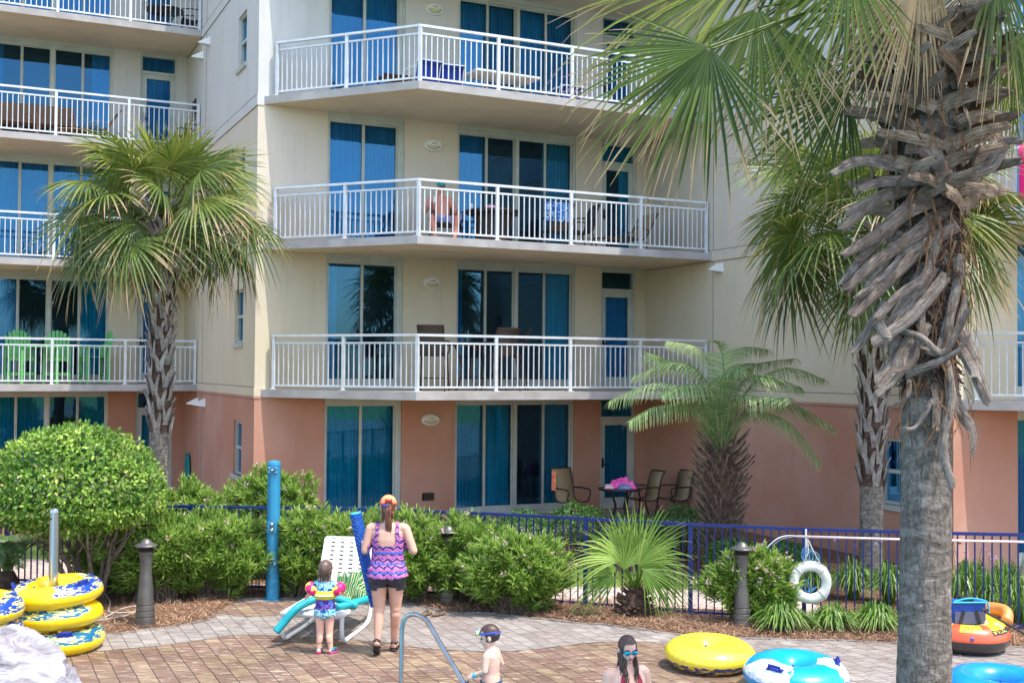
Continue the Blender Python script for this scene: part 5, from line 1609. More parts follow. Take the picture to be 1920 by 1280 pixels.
# walk along the hull from the bow (lower right), wrapping letters on the upper flank
start = min(range(N), key=lambda i: abs(360 * i / N - 294)); acc = [0.0]; idx = [start]
for k in range(1, 60):
    i = (start + k) % N; acc.append(acc[-1] + (cen[i] - cen[(i - 1) % N]).length * 1.35); idx.append(i)
for v_ in me.vertices:
    s_ = v_.co.x; k = 0
    while k < len(acc) - 2 and acc[k + 1] < s_: k += 1
    f = (s_ - acc[k]) / (acc[k + 1] - acc[k]); i0, i1 = idx[k], idx[k + 1]
    c_ = cen[i0].lerp(cen[i1], f); d = PL[i0][1].lerp(PL[i1][1], f).normalized(); nn = Vector((d.y, -d.x, 0))
    b = R(30) + v_.co.y / rr; rad = rr + 0.003 + v_.co.z
    v_.co = c_ + nn * (rad * math.cos(b)) + Vector((0, 0, rad * 0.98 * math.sin(b)))
me.materials.clear(); me.materials.append(MT['black']); me.name = 'lettering'
fo = bpy.data.objects.new('lettering', me); COL.objects.link(fo); fo.parent = t_

BLU = simple('royal_blue_nylon', (20, 70, 156), (16, 58, 136), 12, 0.65, bump=.2); TEAL = simple('teal_trim', (20, 176, 196), (14, 160, 184), 12, 0.5)
t_ = thing('beach_bag', 'blue and teal insulated beach bag standing inside the orange boat', 'bag', (bxp - 0.06, 13.12, 0.16), R(3))
m = MB(); m.obox((0, 0, 0.23), (0.40, 0.2, 0.34)); m.build('body', BLU, t_, bevel=0.03)
m = MB(); m.tube([(-0.19, -0.11, 0.39), (0.19, -0.11, 0.39)], 0.010, 6); m.tube(smooth_line([Vector(p) for p in ((-.17, -.1, .4), (0, -.1, .435), (.17, -.1, .41), (.215, -.1, .37), (.22, -.11, .27))], 4), 0.010, 6)
m.obox((0, -0.106, 0.17), (0.15, 0.012, 0.04)); m.obox((0.02, -0.106, 0.09), (0.22, 0.012, 0.08)); m.build('trim', TEAL, t_)
m = MB(); m.obox((0, -0.11, 0.22), (0.34, 0.012, 0.13)); m.build('mesh_pocket', simple('grey_mesh', (84, 88, 110), None, 40, .8), t_)
m = MB()
for sx in (-1, 1): m.bar((sx * 0.07, -0.118, 0.30), (sx * 0.12, -0.12, 0.13), 0.035, 0.012, up=(0, -1, 0))
m.obox((0.0, -0.02, 0.418), (0.13, 0.12, 0.03)); m.build('strap', MT['black'], t_)
t_ = thing('paddle', 'black paddle with T handle leaning over the orange boat rim', 'paddle', (bxp, 13.2, 0))
h = lambda px, py, Y: D(px, py, Y) - Vector((bxp, 13.2, 0))
m = MB(); m.tube([h(1846, 1146, 12.95), h(1930, 1192, 12.8), h(1990, 1222, 12.7)], 0.013, 8); m.build('shaft', MT['black'], t_)
m = MB(); a_, b_ = h(1840, 1143, 12.95), h(1854, 1143, 12.95); m.tube([a_, b_], 0.016, 8); m.build('grip', MT['black'], t_)
m = MB(); a_, b_ = h(1985, 1220, 12.7), h(2030, 1240, 12.65); m.bar(a_, b_, 0.14, 0.01, up=(0, -1, 1), w2=0.18); m.build('blade', MT['black'], t_)
def crumple(name, loc, size, mts, label, cat, seed, n=26, rz=0, group=None, h=0.08, par=None):
    r = random.Random(seed); m = MB(); vs = []
    for j in range(n + 1):
        for i in range(n + 1):
            u, v = i / n * 2 - 1, j / n * 2 - 1; q = Vector((u * 1.6 + seed, v * 1.6, seed)); f = (1 - abs(u) ** 4) * (1 - abs(v) ** 4)
            e = 1 + 0.35 * noise.noise(q * 0.8)
            z = h * f * (0.55 + 1.2 * abs(noise.noise(q * 1.5)) + 0.5 * noise.noise(q * 3.1)) + 0.004
            vs.append((u * size[0] / 2 * e, v * size[1] / 2 * e, z))
    m.add(vs, [(j * (n + 1) + i, j * (n + 1) + i + 1, (j + 1) * (n + 1) + i + 1, (j + 1) * (n + 1) + i) for j in range(n) for i in range(n)])
    o = m.build(name, mts, par, loc, (0, 0, rz), smooth=True); sm = o.modifiers.new('thickness', 'SOLIDIFY'); sm.thickness = 0.012; sm.offset = -1
    return tag(o, label, cat, group) if label else o


crumple('swim_cloth', (bxp + 0.16, 12.98, 0.26), (0.30, 0.2), simple('lime_cloth', (196, 206, 110), (220, 226, 160), 6, .9), 'pale green cloth stuffed between the blue bag and the orange boat rim', 'cloth', 5, 14, h=.06)

# life ring and reach pole on the fence
g_ = D(1519, 1091, 14.22)
t_ = thing('life_ring', 'white life ring with blue and white rope hanging on the blue fence', 'life ring', g_)
m = MB(); N, K = 56, 16; m.add([((0.20 + 0.062 * math.cos(2 * PI * k / K)) * math.cos(2 * PI * i / N), 0.045 * math.sin(2 * PI * k / K), (0.20 + 0.062 * math.cos(2 * PI * k / K)) * math.sin(2 * PI * i / N)) for i in range(N) for k in range(K)],
      [(i * K + k, ((i + 1) % N) * K + k, ((i + 1) % N) * K + (k + 1) % K, i * K + (k + 1) % K) for i in range(N) for k in range(K)])
m.build('ring', MT['foam_white'], t_, smooth=True)
m = MB()
for a in (45, 135, 225, 315):
    c_ = Vector((math.cos(R(a)) * 0.2, 0, math.sin(R(a)) * 0.2)); d = Vector((-math.sin(R(a)), 0, math.cos(R(a)))); e = Vector((math.cos(R(a)), 0, math.sin(R(a))))
    m.tube([c_ + e * (0.066 * math.cos(w)) + Vector((0, 0.049 * math.sin(w), 0)) for w in [2 * PI * k / 14 for k in range(15)]], 0.006, 5)
P = []
for k in range(5):
    a = 45 + 90 * k
    for f in range(6):
        b = a + 15 * f; bow = 1 - 0.0 * f; rr_ = 0.268 - 0.02 * math.sin(PI * f / 6); P.append(Vector((math.cos(R(b)) * rr_, -0.02, math.sin(R(b)) * rr_)))
m.tube(P[:25], 0.006, 5, cap=False)
m.tube(smooth_line([Vector(p) for p in ((-0.10, -.03, .24), (-0.04, -.05, .36), (-.04, 0, .56))], 5), 0.008, 5); m.tube(smooth_line([Vector(p) for p in ((0.12, -.03, .23), (0.02, -.05, .40), (-.04, 0, .55))], 5), 0.008, 5)
m.build('rope', MT['rope'], t_)
m = MB(); r = random.Random(3)
for k in range(4):
    c_ = Vector((-0.05 + 0.03 * k, 0.02, 0.33 - 0.015 * k)); m.tube([c_ + Vector((math.cos(w) * (.05 + .01 * k), r.uniform(-.01, .01), math.sin(w) * 0.09)) for w in [2 * PI * q / 14 for q in range(15)]], 0.007, 5)
for k in range(3):
    m.tube(smooth_line([Vector((-0.05 + .02 * k, .05, .0 + .02 * k)), Vector((-0.1 + .05 * k, .05, -.1)), Vector((0.0, .05, -.14 + .02 * k)), Vector((.1, .05, -.06))], 5), 0.006, 5)
m.build('coiled_line', simple('blue_rope', (60, 130, 190), (120, 176, 210), 60, .8), t_)
m = MB(); m.tube([D(1511, 993, 14.30) - g_, D(1511, 1052, 14.27) - g_], 0.012, 6); m.tube([D(1511, 993, 14.30) - g_, D(1511, 991, 14.40) - g_, D(1511, 1000, 14.44) - g_], 0.012, 6)
m.build('hanger', MT['white'], t_)
g2 = D(1500, 1004, 14.2)
t_ = thing('reach_pole', 'long white rescue pole with curved hook hung along the blue fence top', 'rescue pole', g2)
q = lambda px, py, Y: D(px, py, Y) - g2
m = MB(); m.tube([q(1494, 1005, 14.23), q(1735, 1012, 13.98), q(2260, 1022, 13.75)], 0.015, 8, rnd=0); m.build('pole', simple('faded_white_pole', (226, 208, 200), (214, 190, 186), 5, .5), t_, smooth=True)
m = MB(); m.tube(smooth_line([q(1496, 1005, 14.23), q(1475, 1004, 14.2), q(1458, 1009, 14.15), q(1443, 1021, 14.1), q(1438, 1027, 14.08)], 5), 0.010, 6)
m.tube(smooth_line([q(1496, 1006, 14.23), q(1478, 1007, 14.25), q(1462, 1012, 14.25), q(1448, 1023, 14.24)], 5), 0.006, 6); m.build('hook', MT['steel'], t_)
for i in range(2):
    m = MB(); c_ = q((1640, 1800)[i], (1008, 1014)[i], (14.12, 13.98)[i]); m.tube([c_ + Vector((0, -.03, -.02)), c_ + Vector((0, 0, -.03)), c_ + Vector((0, .12, -.02))], 0.008, 6); m.build('bracket', MT['bronze'], t_)

# pool hand rail
t_ = thing('pool_handrail', 'bent stainless steel pool handrail in the foreground', 'handrail', (-1.09, 11.35, 0))
hb = Vector((-1.09, 11.35, 0)); q = lambda px, py, Y: D(px, py, Y) - hb
m = MB(); P = [Vector((q(752, 1288, 11.35).x, 0, -0.05)), q(752, 1262, 11.35), q(753, 1215, 11.35), q(754, 1178, 11.35), q(760, 1158, 11.33), q(776, 1151, 11.27), q(797, 1160, 11.15), q(812, 1182, 10.98), q(830, 1214, 10.78), q(872, 1284, 10.35)]
e_ = P[-1] + (P[-1] - P[-2]) * 0.6; e2 = Vector((e_.x + .1, e_.y - .2, 0.1)); P += [e_, Vector((e_.x + .08, e_.y - .12, -.1)), Vector((e_.x + .1, e_.y - .16, -.3))]
m.tube(smooth_line(P, 6), 0.0235, 14); m.build('rail', MT['steel'], t_, smooth=True)
m = MB(); m.lathe([(0.06, 0.0), (0.06, 0.012), (0.03, 0.03)], 20, c=(P[0].x, 0, 0)); m.build('escutcheon', MT['steel'], t_, smooth=True)

# boulders, bottom left
def boulder(name, c, rad, label, seed):
    bm = bmesh.new(); bmesh.ops.create_icosphere(bm, subdivisions=6, radius=1)
    for v_ in bm.verts:
        d = v_.co.normalized(); k = 1 + 0.10 * noise.noise(d * 1.6 + Vector((seed, 0, 0))) + 0.05 * noise.noise(d * 5 + Vector((seed, 0, 0))) + 0.018 * noise.noise(d * 16) + 0.008 * noise.noise(d * 45)
        v_.co = Vector((d.x * rad[0], d.y * rad[1], d.z * rad[2])) * k
    me = bpy.data.meshes.new(name); bm.to_mesh(me); bm.free(); me.materials.append(ROCK)
    me.polygons.foreach_set('use_smooth', [True] * len(me.polygons)); o = bpy.data.objects.new(name, me); COL.objects.link(o); o.location = c
    return tag(o, label, 'boulder')


t = NT('pale_rock'); v = t.coords('Object'); vs_ = t.coords('Object', (1.2, 1.2, 4), (0, R(35), 0))
c = t.ramp(t.noise(vs_, 3, 6, .65, .8), [(.3, lin((88, 82, 84))), (.48, lin((146, 140, 142))), (.64, lin((196, 192, 196)))])
c = t.mix(t.ramp(t.noise(v, 26, 4, .7), [(.62, (0, 0, 0, 1)), (.7, (.7, .7, .7, 1))]), c, lin((96, 84, 90)))
ROCK = t.done(t.pbsdf(c, .8, 0, t.bump(t.noise(vs_, 9, 6, .7), .8, .04)))
boulder('boulder', (-3.22, 7.0, 0.72), (0.74, 0.62, 0.80), 'large pale grey boulder filling the bottom left corner', 3)
boulder('boulder', ((152 - 960) / FPX * 7.3, 7.3, 0.93), (0.09, 0.09, 0.19), 'small white stone beside the big pale boulder', 8)
boulder('boulder', ((152 - 960) / FPX * 7.3 - .1, 7.3, 0.25), (0.30, 0.30, 0.55), 'pale rock footing under the small white stone', 12)

# loose things on the deck
t_ = thing('garden_hose', 'thin pale hose looping in the pine straw between the tubes and the left bollard', 'hose', G(215, 1160))
o_ = G(215, 1160); q = lambda px, py: G(px, py, 0.03) - o_
m = MB()
for pts in ([(150, 1152), (190, 1158), (230, 1140), (262, 1136), (240, 1152), (200, 1160), (150, 1166)], [(196, 1110), (206, 1128), (204, 1145), (220, 1148), (258, 1146)]):
    m.tube(smooth_line([q(*p) for p in pts], 6), 0.009, 5)
m.build('tubing', MT['rope'], t_)
t_ = thing('flip_flops', 'pair of brown flip flops at the paving edge behind the handrail', 'sandals', G(812, 1151, 0.02))
for i, (dx, a) in enumerate(((-0.09, 0.5), (0.07, 0.35))):
    m = MB(); m.lathe([(0.05, 0), (0.05, 0.018), (0.0, 0.018)], 16); m.v = [Vector((p[0] * 0.85, p[1] * 2.5, p[2])) for p in m.v]
    s_ = m.build('sole', simple('brown_sole', (120, 98, 76), None, 9, .9), t_, (dx, 0, 0), (0, 0, -R(60) + a))
    m = MB(); m.tube([(-.035, -.02, .02), (0, .03, .05), (0, .07, .02)], .006, 5); m.tube([(.035, -.02, .02), (0, .03, .05)], .006, 5); m.build('strap', MT['black'], s_)
t_ = thing('bodyboard', 'teal bodyboard leaning on the wall right of the left palm trunk', 'bodyboard', LW(-0.02, 6.9, 0))
m = MB(); m.lathe([(0.0, 0)], 3) if False else None
n = 18; vs = [(-0.02, 0.24 * math.cos(2 * PI * k / n), 0.5 + 0.5 * math.sin(2 * PI * k / n)) for k in range(n)]; vs += [(-0.07, p[1], p[2]) for p in vs]
m.add(vs, [tuple(range(n)), tuple(range(2 * n - 1, n - 1, -1))] + [(k, (k + 1) % n, n + (k + 1) % n, n + k) for k in range(n)]); o = m.build('board', simple('teal_foam', (20, 140, 130), (16, 120, 116), 5, .5), t_); t_.rotation_euler = (0, 0, ALPHA)

# ---------------------------------------------------------------- white strap lounger
LG = Vector((-2.24, 13.12, 0)); ang = R(-9)
t_ = thing('chaise_lounge', 'white vinyl strap chaise lounge with raised back and wet towels', 'lounge chair', LG, ang)
w2 = 0.35; SH = 0.33; Ls = 1.22
m = MB()
for sx in (-1, 1):
    x = sx * w2
    m.tube([(x, 0, SH), (x, 0.3, SH), (x, Ls, SH), (x, Ls + .28, SH - .0)], 0.024, 8, flat=1.25)
m.tube([(-w2, 0, SH), (w2, 0, SH)], 0.024, 8, flat=1.3); m.tube([(-w2, Ls + .28, SH), (w2, Ls + .28, SH)], 0.022, 8)
m.build('seat_frame', MT['white_plastic'], t_, smooth=True)
for sx in (-1, 1):
    m = MB(); x = sx * w2
    m.tube(smooth_line([Vector(p) for p in ((x, 0.02, SH), (x + sx * .0, 0.03, 0.12), (x - sx * .0, 0.12, 0.03), (x, 0.35, 0.028), (x, 0.95, 0.03), (x, 1.14, 0.10), (x, 1.2, SH))], 5), 0.026, 8, flat=0.9)
    m.build('leg', MT['white_plastic'], t_, smooth=True)
B0 = Vector((0, Ls - .02, SH + .01)); B1 = B0 + Vector((0, 0.17, 0.66))
m = MB()
for sx in (-1, 1): m.tube([B0 + Vector((sx * (w2 - .01), 0, 0)), B1 + Vector((sx * (w2 - .07), 0, 0))], 0.021, 8)
m.tube([B1 - Vector((w2 - .07, 0, 0)), B1 + Vector((w2 - .07, 0, 0))], 0.021, 8); m.build('back_frame', MT['white_plastic'], t_, smooth=True)
m = MB(); r = random.Random(8)
# straps woven both ways: slots stay open between them
bd = (B1 - B0)
for k in range(13):
    f = (k + .5) / 13; c_ = B0 + bd * f; ww = w2 - .06 * f
    m.bar(c_ + Vector((-ww, -.012, 0)), c_ + Vector((ww, -.012, 0)), 0.036, 0.004, up=(0, -1, .25))
for k in range(5):
    x = -w2 + .07 + k * 0.14; sc_ = 1 - 0.17
    m.bar(B0 + Vector((x, -.019, 0)), B1 + Vector((x * sc_, -.019, 0)), 0.086, 0.004, up=(0, -1, .25), w2=0.072)
for k in range(22):
    y = 0.05 + k * 0.054; m.bar((-w2, y, SH + .027), (w2, y, SH + .027), 0.038, 0.004)
for k in range(5):
    x = -w2 + .07 + k * 0.14; m.bar((x, 0.02, SH + .033), (x, Ls, SH + .033), 0.086, 0.004)
m.build('strap_weave', MT['strap'], t_)
LM = Matrix.Translation(LG) @ Matrix.Rotation(ang, 4, 'Z')
t = NT('striped_towel'); v = t.coords('Object', (1, 1, 1), (0, 0, .4)); wv = t.n('TexWave'); wv.inputs['Scale'].default_value = 7; wv.inputs['Distortion'].default_value = 3.5; t.l(v, wv.inputs['Vector'])
c = t.ramp(wv.outputs['Fac'], [(0.2, lin((30, 110, 70))), (0.45, lin((40, 130, 96))), (0.5, lin((214, 210, 120))), (0.7, lin((226, 224, 190))), (0.8, lin((60, 90, 50)))], 'CONSTANT')
STW = t.done(t.pbsdf(c, .95, 0, t.bump(t.noise(v, 200, 2), .3, .005)))
o = crumple('beach_towel', LM @ Vector((0.15, 1.02, SH + .04)), (0.46, 0.42), STW, 'crumpled green and cream striped towel at the lounger back foot', 'towel', 3, 34, ang, h=0.20)
o = crumple('beach_towel', LM @ Vector((0.02, 0.80, SH + .045)), (0.4, 0.3), STW, 'flatter fold of striped towel lying in the middle of the lounger seat', 'towel', 9, 26, ang + .5, h=0.07)
TN = simple('teal_foam_noodle', (16, 158, 164), (10, 140, 150), 8, .6, bump=.1)
q = lambda px, py, Y: D(px, py, Y)
o0 = D(560, 1140, 13.2)
m = MB(); P = [q(517, 1184, 12.95), q(535, 1163, 13.0), q(556, 1140, 13.05), q(580, 1127, 13.2), q(606, 1120, 13.3), q(640, 1124, 13.35), q(668, 1136, 13.4)]
m.tube([p - o0 for p in smooth_line(P, 6)], 0.050, 14, flat=0.9)
o = m.build('pool_noodle', TN, None, o0, smooth=True); tag(o, 'teal foam noodle drooping off the lounger foot onto the pavers', 'pool noodle', 'teal noodles on the lounger')
m = MB(); P = [q(600, 1136, 13.15), q(636, 1137, 13.25), q(672, 1127, 13.5), q(690, 1122, 13.7)]
m.tube([p - o0 for p in smooth_line(P, 6)], 0.046, 14, flat=0.9)
o = m.build('pool_noodle', TN, None, o0, smooth=True); tag(o, 'shorter teal foam noodle lying across the lounger seat behind the toddler', 'pool noodle', 'teal noodles on the lounger')

# ---------------------------------------------------------------- patio and balcony furniture
def sling_chair(label, loc, rz, group, sh=0.42, fm='bronze', sl='sling', swivel=False, bar=False, name='patio_chair', arms=True, back=0.56):
    t_ = thing(name, label, 'chair', loc, rz, group); F = MT[fm]
    w = 0.25; m = MB(); n = 10; vs = []
    prof = [(-0.24, sh + .03), (-0.20, sh + .015), (0.0, sh - .02), (0.16, sh - .005), (0.22, sh + .05), (0.26, sh + .2), (0.31, sh + .2 + back * .45), (0.37, sh + back), (0.40, sh + back + .03)]
    pr = smooth_line([Vector((0, a, b)) for a, b in prof], 3)
    for p in pr:
        vs += [Vector((-w + .01, p.y, p.z)), Vector((0, p.y + .012, p.z - .012)), Vector((w - .01, p.y, p.z))]
    L_ = len(pr); m.add(vs, [(3 * i + j, 3 * i + j + 1, 3 * i + j + 4, 3 * i + j + 3) for i in range(L_ - 1) for j in range(2)])
    s_ = m.build('sling', MT[sl], t_, smooth=True); md = s_.modifiers.new('thickness', 'SOLIDIFY'); md.thickness = .008
    m = MB()
    for sx in (-1, 1): m.tube([Vector((sx * w, p.y, p.z)) for p in pr], 0.014, 6)
    m.tube([(-w, pr[-1].y, pr[-1].z), (w, pr[-1].y, pr[-1].z)], 0.014, 6); m.tube([(-w, -0.22, sh), (w, -.22, sh)], .012, 6); m.tube([(-w, .18, sh - .02), (w, .18, sh - .02)], .012, 6)
    m.build('frame', F, t_, smooth=True)
    if arms:
        for sx in (-1, 1):
            m = MB(); x = sx * (w + .035)
            m.tube(smooth_line([Vector(p) for p in ((sx * w, 0.28, sh + .25), (x, 0.12, sh + .26), (x, -.18, sh + .25), (x, -.25, sh + .20), (x, -.22, sh + .08), (sx * w, -.2, sh + .01))], 4), [0.016] * 21, 6); m.build('arm', F, t_, smooth=True)
    if swivel:
        m = MB(); m.tube([(0, 0, .14), (0, 0, sh - .02)], .032, 10); m.build('pedestal', F, t_)
        for k in range(4):
            a = R(45 + 90 * k); d = Vector((math.cos(a), math.sin(a), 0)); m = MB()
            m.tube(smooth_line([Vector((0, 0, .2)), d * .12 + Vector((0, 0, .17)), d * .26 + Vector((0, 0, .05)), d * .34 + Vector((0, 0, .015))], 4), .017, 6); m.build('leg', F, t_, smooth=True)
    else:
        for sx in (-1, 1):
            for sy, y0, y1 in ((-1, -.2, -.27), (1, .18, .33)):
                m = MB(); m.tube([(sx * w, y0, sh), (sx * (w + .03), y1, 0.0)], .015, 6); m.build('leg', F, t_, smooth=True)
        if bar:
            m = MB(); m.tube([(-w - .02, -.245, sh * .35), (w + .02, -.245, sh * .35)], .013, 6)
            for sx in (-1, 1): m.tube([(sx * (w + .02), -.245, sh * .35), (sx * (w + .02), .29, sh * .35)], .012, 6)
            m.build('footrest', F, t_)
    return t_


def round_table(label, loc, rad, h, fm, group=None, name='patio_table', top=None):
    t_ = thing(name, label, 'table', loc, 0, group)
    m = MB(); m.lathe([(rad, h - .035), (rad + .008, h - .015), (rad, h), (0, h + .004)], 36); m.lathe([(0, h - .036), (rad, h - .035)], 36); m.build('tabletop', top or MT[fm], t_)
    for k in range(4):
        a = R(45 + 90 * k); d = Vector((math.cos(a), math.sin(a), 0)); m = MB()
        m.tube(smooth_line([d * rad * .7 + Vector((0, 0, h - .04)), d * rad * .42 + Vector((0, 0, h * .7)), d * rad * .3 + Vector((0, 0, h * .4)), d * rad * .62 + Vector((0, 0, .01))], 4), .017, 6); m.build('leg', MT[fm], t_, smooth=True)
    return t_


def bl(px, b, z=0.0): return LW(fa(px, b), b, z)


GP = 'brown sling chairs on the ground floor patio'
sling_chair('brown sling swivel chair facing out, left of the patio table', bl(1074, -1.45), ALPHA + R(190) - PI + R(0), GP, 0.43, swivel=True, back=0.62)
sling_chair('brown sling chair behind the patio table, turned toward it', bl(1206, -1.55), ALPHA + R(-112) + R(20), GP, 0.42, back=0.55)
sling_chair('rightmost brown sling chair on the patio, seen from its left side', bl(1263, -1.75), ALPHA + R(-88), GP, 0.42, back=0.55)
tp_ = bl(1164, -1.85); round_table('round dark patio table piled with pink clothes', tp_, 0.44, 0.70, 'bronze')
crumple('clothes_pile', tp_ + Vector((0.02, -.05, .705)), (0.56, 0.36), simple('hot_pink_cloth', (232, 70, 160), (244, 120, 190), 7, .9), 'hot pink swim clothes heaped on the patio table', 'clothes', 21, 26, h=.15)
crumple('clothes_pile', tp_ + Vector((0.06, -.24, .705)), (0.26, 0.16), simple('denim_cloth', (88, 104, 150), (150, 160, 196), 9, .9), 'blue grey cloth in front of the pink clothes on the patio table', 'clothes', 22, 18, h=.10)
crumple('clothes_pile', tp_ + Vector((-.24, -.16, .705)), (0.2, 0.14), simple('blush_cloth', (230, 190, 196), None, 9, .9), 'small blush cloth at the left rim of the patio table', 'clothes', 23, 14, h=.07)
crumple('clothes_pile', tp_ + Vector((.30, -.05, .705)), (0.2, 0.18), simple('charcoal_cloth', (74, 66, 72), None, 9, .9), 'dark cloth at the right rim of the patio table', 'clothes', 24, 14, h=.09)
cp_ = bl(1052, -1.5)
m = MB(); vs = []
for j in range(14):
    for i in range(8): vs.append((-.05 + i * .012 + .01 * noise.noise(Vector((i, j * .4, 0))), -.03 - .02 * math.sin(i * 1.2), 1.05 - j * .03))
m.add(vs, [(j * 8 + i, j * 8 + i + 1, j * 8 + i + 9, j * 8 + i + 8) for j in range(13) for i in range(7)])
tag(m.build('swimsuit', simple('pink_print', (222, 70, 110), (244, 200, 90), 14, .9), None, cp_ + Vector((-.12, .1, 0)), smooth=True), 'small bright swimsuit hung over the left patio chair shoulder', 'swimsuit')

# lowest main balcony: bar set
z1 = SL[1]
GB = 'bar height chairs on the lowest middle balcony'
sling_chair('tall bar chair nearest the left, back raised above the railing', bl(812, -1.55, z1), ALPHA + R(150), GB, 0.70, 'bronze_brown', 'sling_dark', bar=True, name='bar_chair', back=0.52)
sling_chair('second tall bar chair, right of the round bar table', bl(938, -1.5, z1), ALPHA + R(182), GB, 0.70, 'bronze_brown', 'sling_dark', bar=True, name='bar_chair', back=0.50)
sling_chair('third tall bar chair turned sideways close to the glass', bl(958, -0.95, z1), ALPHA + R(-110), GB, 0.70, 'bronze_brown', 'sling_dark', bar=True, name='bar_chair', back=0.52)
round_table('round bar height table between the tall chairs on the lowest balcony', bl(875, -1.3, z1), 0.45, 0.92, 'bronze_brown')
# second balcony: seated man's set
z2 = SL[2]; G2 = 'dark chairs on the second middle balcony'
sling_chair('dark sling chair under the seated bare chested man', bl(834, -1.2, z2), ALPHA + R(-8), G2, 0.40, 'bronze', 'sling_dark', back=0.52)
sling_chair('dark chair draped with the blue flowered towel', bl(1042, -1.2, z2), ALPHA + R(170), G2, 0.42, 'bronze', 'sling_dark', back=0.5)
sling_chair('dark chair in side view right of the towel chair', bl(1084, -1.25, z2), ALPHA + R(-95), G2, 0.42, 'bronze', 'sling_dark', back=0.56)
tb = bl(922, -1.3, z2)
t_ = thing('balcony_table', 'large round dark wicker table right of the seated man', 'table', tb)
m = MB(); m.lathe([(0.54, .66), (.56, .70), (.55, .73), (0, .735)], 36); m.build('tabletop', MT['bronze'], t_)
m = MB(); m.lathe([(0.36, 0), (0.34, .3), (0.40, .65)], 20)
m.build('base', simple('dark_wicker', (60, 48, 42), (40, 32, 30), 50, .8, bump=.5, bscale=90), t_)
tag(crumple('napkins', tb + Vector((-.02, -.3, .735)), (0.24, 0.14), simple('pink_paper', (240, 170, 184), None, 9, .8), 'pink cloth on the dark wicker table', 'cloth', 31, 12, h=.07), None)
m = MB(); m.lathe([(0.03, 0), (.034, .11), (0, .112)], 14); tag(m.build('drink_cup', MT['white_plastic'], None, tb + Vector((-.42, -.25, .735))), 'white cup at the left end of the dark wicker table', 'cup')
t = NT('flowered_towel'); v = t.coords('Object'); c = t.ramp(t.noise(v, 13, 2, .5, 1.5), [(.35, lin((10, 70, 160))), (.46, lin((20, 130, 200))), (.54, lin((220, 236, 240))), (.6, lin((24, 110, 190))), (.68, lin((220, 150, 60)))], 'CONSTANT'); FT_ = t.done(t.pbsdf(c, .9))
m = MB(); vs = []; n = 14
for j in range(n + 1):
    for i in range(n + 1):
        u = i / n; f = j / n; d = (f - .35); y = -.02 if d < 0 else .02
        yy = -.035 * math.cos(min(1, abs(d) * 12) * PI / 2) if False else (-.05 - .02 * math.sin(u * 9) if d > 0 else .05)
        vs.append((-.27 + .54 * u + .02 * noise.noise(Vector((u * 3, f * 3, 1))), yy * min(1, abs(d) * 10), -abs(d) * .62))
m.add(vs, [(j * (n + 1) + i, j * (n + 1) + i + 1, (j + 1) * (n + 1) + i + 1, (j + 1) * (n + 1) + i) for j in range(n) for i in range(n)])
o = m.build('flowered_towel', FT_, None, bl(1042, -1.62, z2 + .97), (0, 0, ALPHA), smooth=True); tag(o, 'blue flowered towel hung over a dark chair back on the second balcony', 'towel')


def chaise(label, loc, rz, name='chaise_lounge', mt='sling', fm='bronze', group=None):
    t_ = thing(name, label, 'lounge chair', loc, rz, group); P = smooth_line([Vector(p) for p in ((0, -0.75, .30), (0, -.2, .33), (0, .28, .30), (0, .42, .42), (0, .62, .74), (0, .72, .90))], 4)
    m = MB(); vs = []
    for p in P: vs += [Vector((-.28, p.y, p.z)), Vector((.28, p.y, p.z))]
    m.add(vs, [(2 * i, 2 * i + 1, 2 * i + 3, 2 * i + 2) for i in range(len(P) - 1)]); s_ = m.build('sling', MT[mt], t_); md = s_.modifiers.new('thickness', 'SOLIDIFY'); md.thickness = .01
    m = MB()
    for sx in (-1, 1):
        m.tube([Vector((sx * .29, p.y, p.z)) for p in P], .015, 6); m.tube(smooth_line([Vector((sx * .3, .45, .5)), Vector((sx * .33, .2, .55)), Vector((sx * .33, .0, .5)), Vector((sx * .3, -.1, .33))], 4), .013, 6)
    m.build('frame', MT[fm], t_)
    for sx in (-1, 1):
        for y in (-.6, .35):
            m = MB(); m.tube([(sx * .29, y, .31), (sx * .29, y + (.1 if y > 0 else -.05), 0)], .014, 6); m.build('leg', MT[fm], t_)
    return t_


chaise('tan sling chaise at the right end of the second middle balcony', bl(1168, -1.45, z2), ALPHA + R(-80))
# third balcony: blue folding chairs and white table
z3 = SL[3]; G3 = 'blue folding chairs on the third middle balcony'
MT['blue_sling'] = simple('royal_blue_sling', (20, 60, 170), (16, 52, 150), 20, .7)
for i, (px, b, rot_, txt) in enumerate([(786, -1.75, 185, 'left blue folding chair beside the tall centre post of the third balcony'), (833, -1.65, 175, 'blue folding chair between its twin and the white table'), (1056, -1.6, 180, 'lone blue folding chair right of the white table')]):
    sling_chair(txt, bl(px, b, z3), ALPHA + R(rot_), G3, 0.14, 'white', 'blue_sling', name='folding_chair', back=0.34 if i < 2 else .24)
t_ = thing('folding_table', 'white plastic folding table on the third middle balcony', 'table', bl(935, -1.55, z3), ALPHA + R(3))
m = MB(); m.box(-.72, .72, -.36, .36, .50, .545); m.build('tabletop', MT['white_plastic'], t_, bevel=.01)
for sx in (-1, 1):
    m = MB(); m.tube([(sx * .45, -.3, .5), (sx * .6, -.3, 0), (sx * .6, .3, 0), (sx * .45, .3, .5)], .014, 6); m.build('leg', simple('grey_steel', (140, 140, 138), None, 9, .4, metal=.5), t_)
m = MB(); m.box(-.3, .3, -.3, .3, .36, .38); o = m.build('side_table', MT['bronze_brown'], None, bl(735, -1.1, z3), (0, 0, ALPHA)); tag(o, 'low brown side table left of the blue folding chairs', 'side table')
for sx in (-.25, .25):
    for sy in (-.25, .25):
        m = MB(); m.box(sx - .02, sx + .02, sy - .02, sy + .02, 0, .36); m.build('leg', MT['bronze_brown'], o)


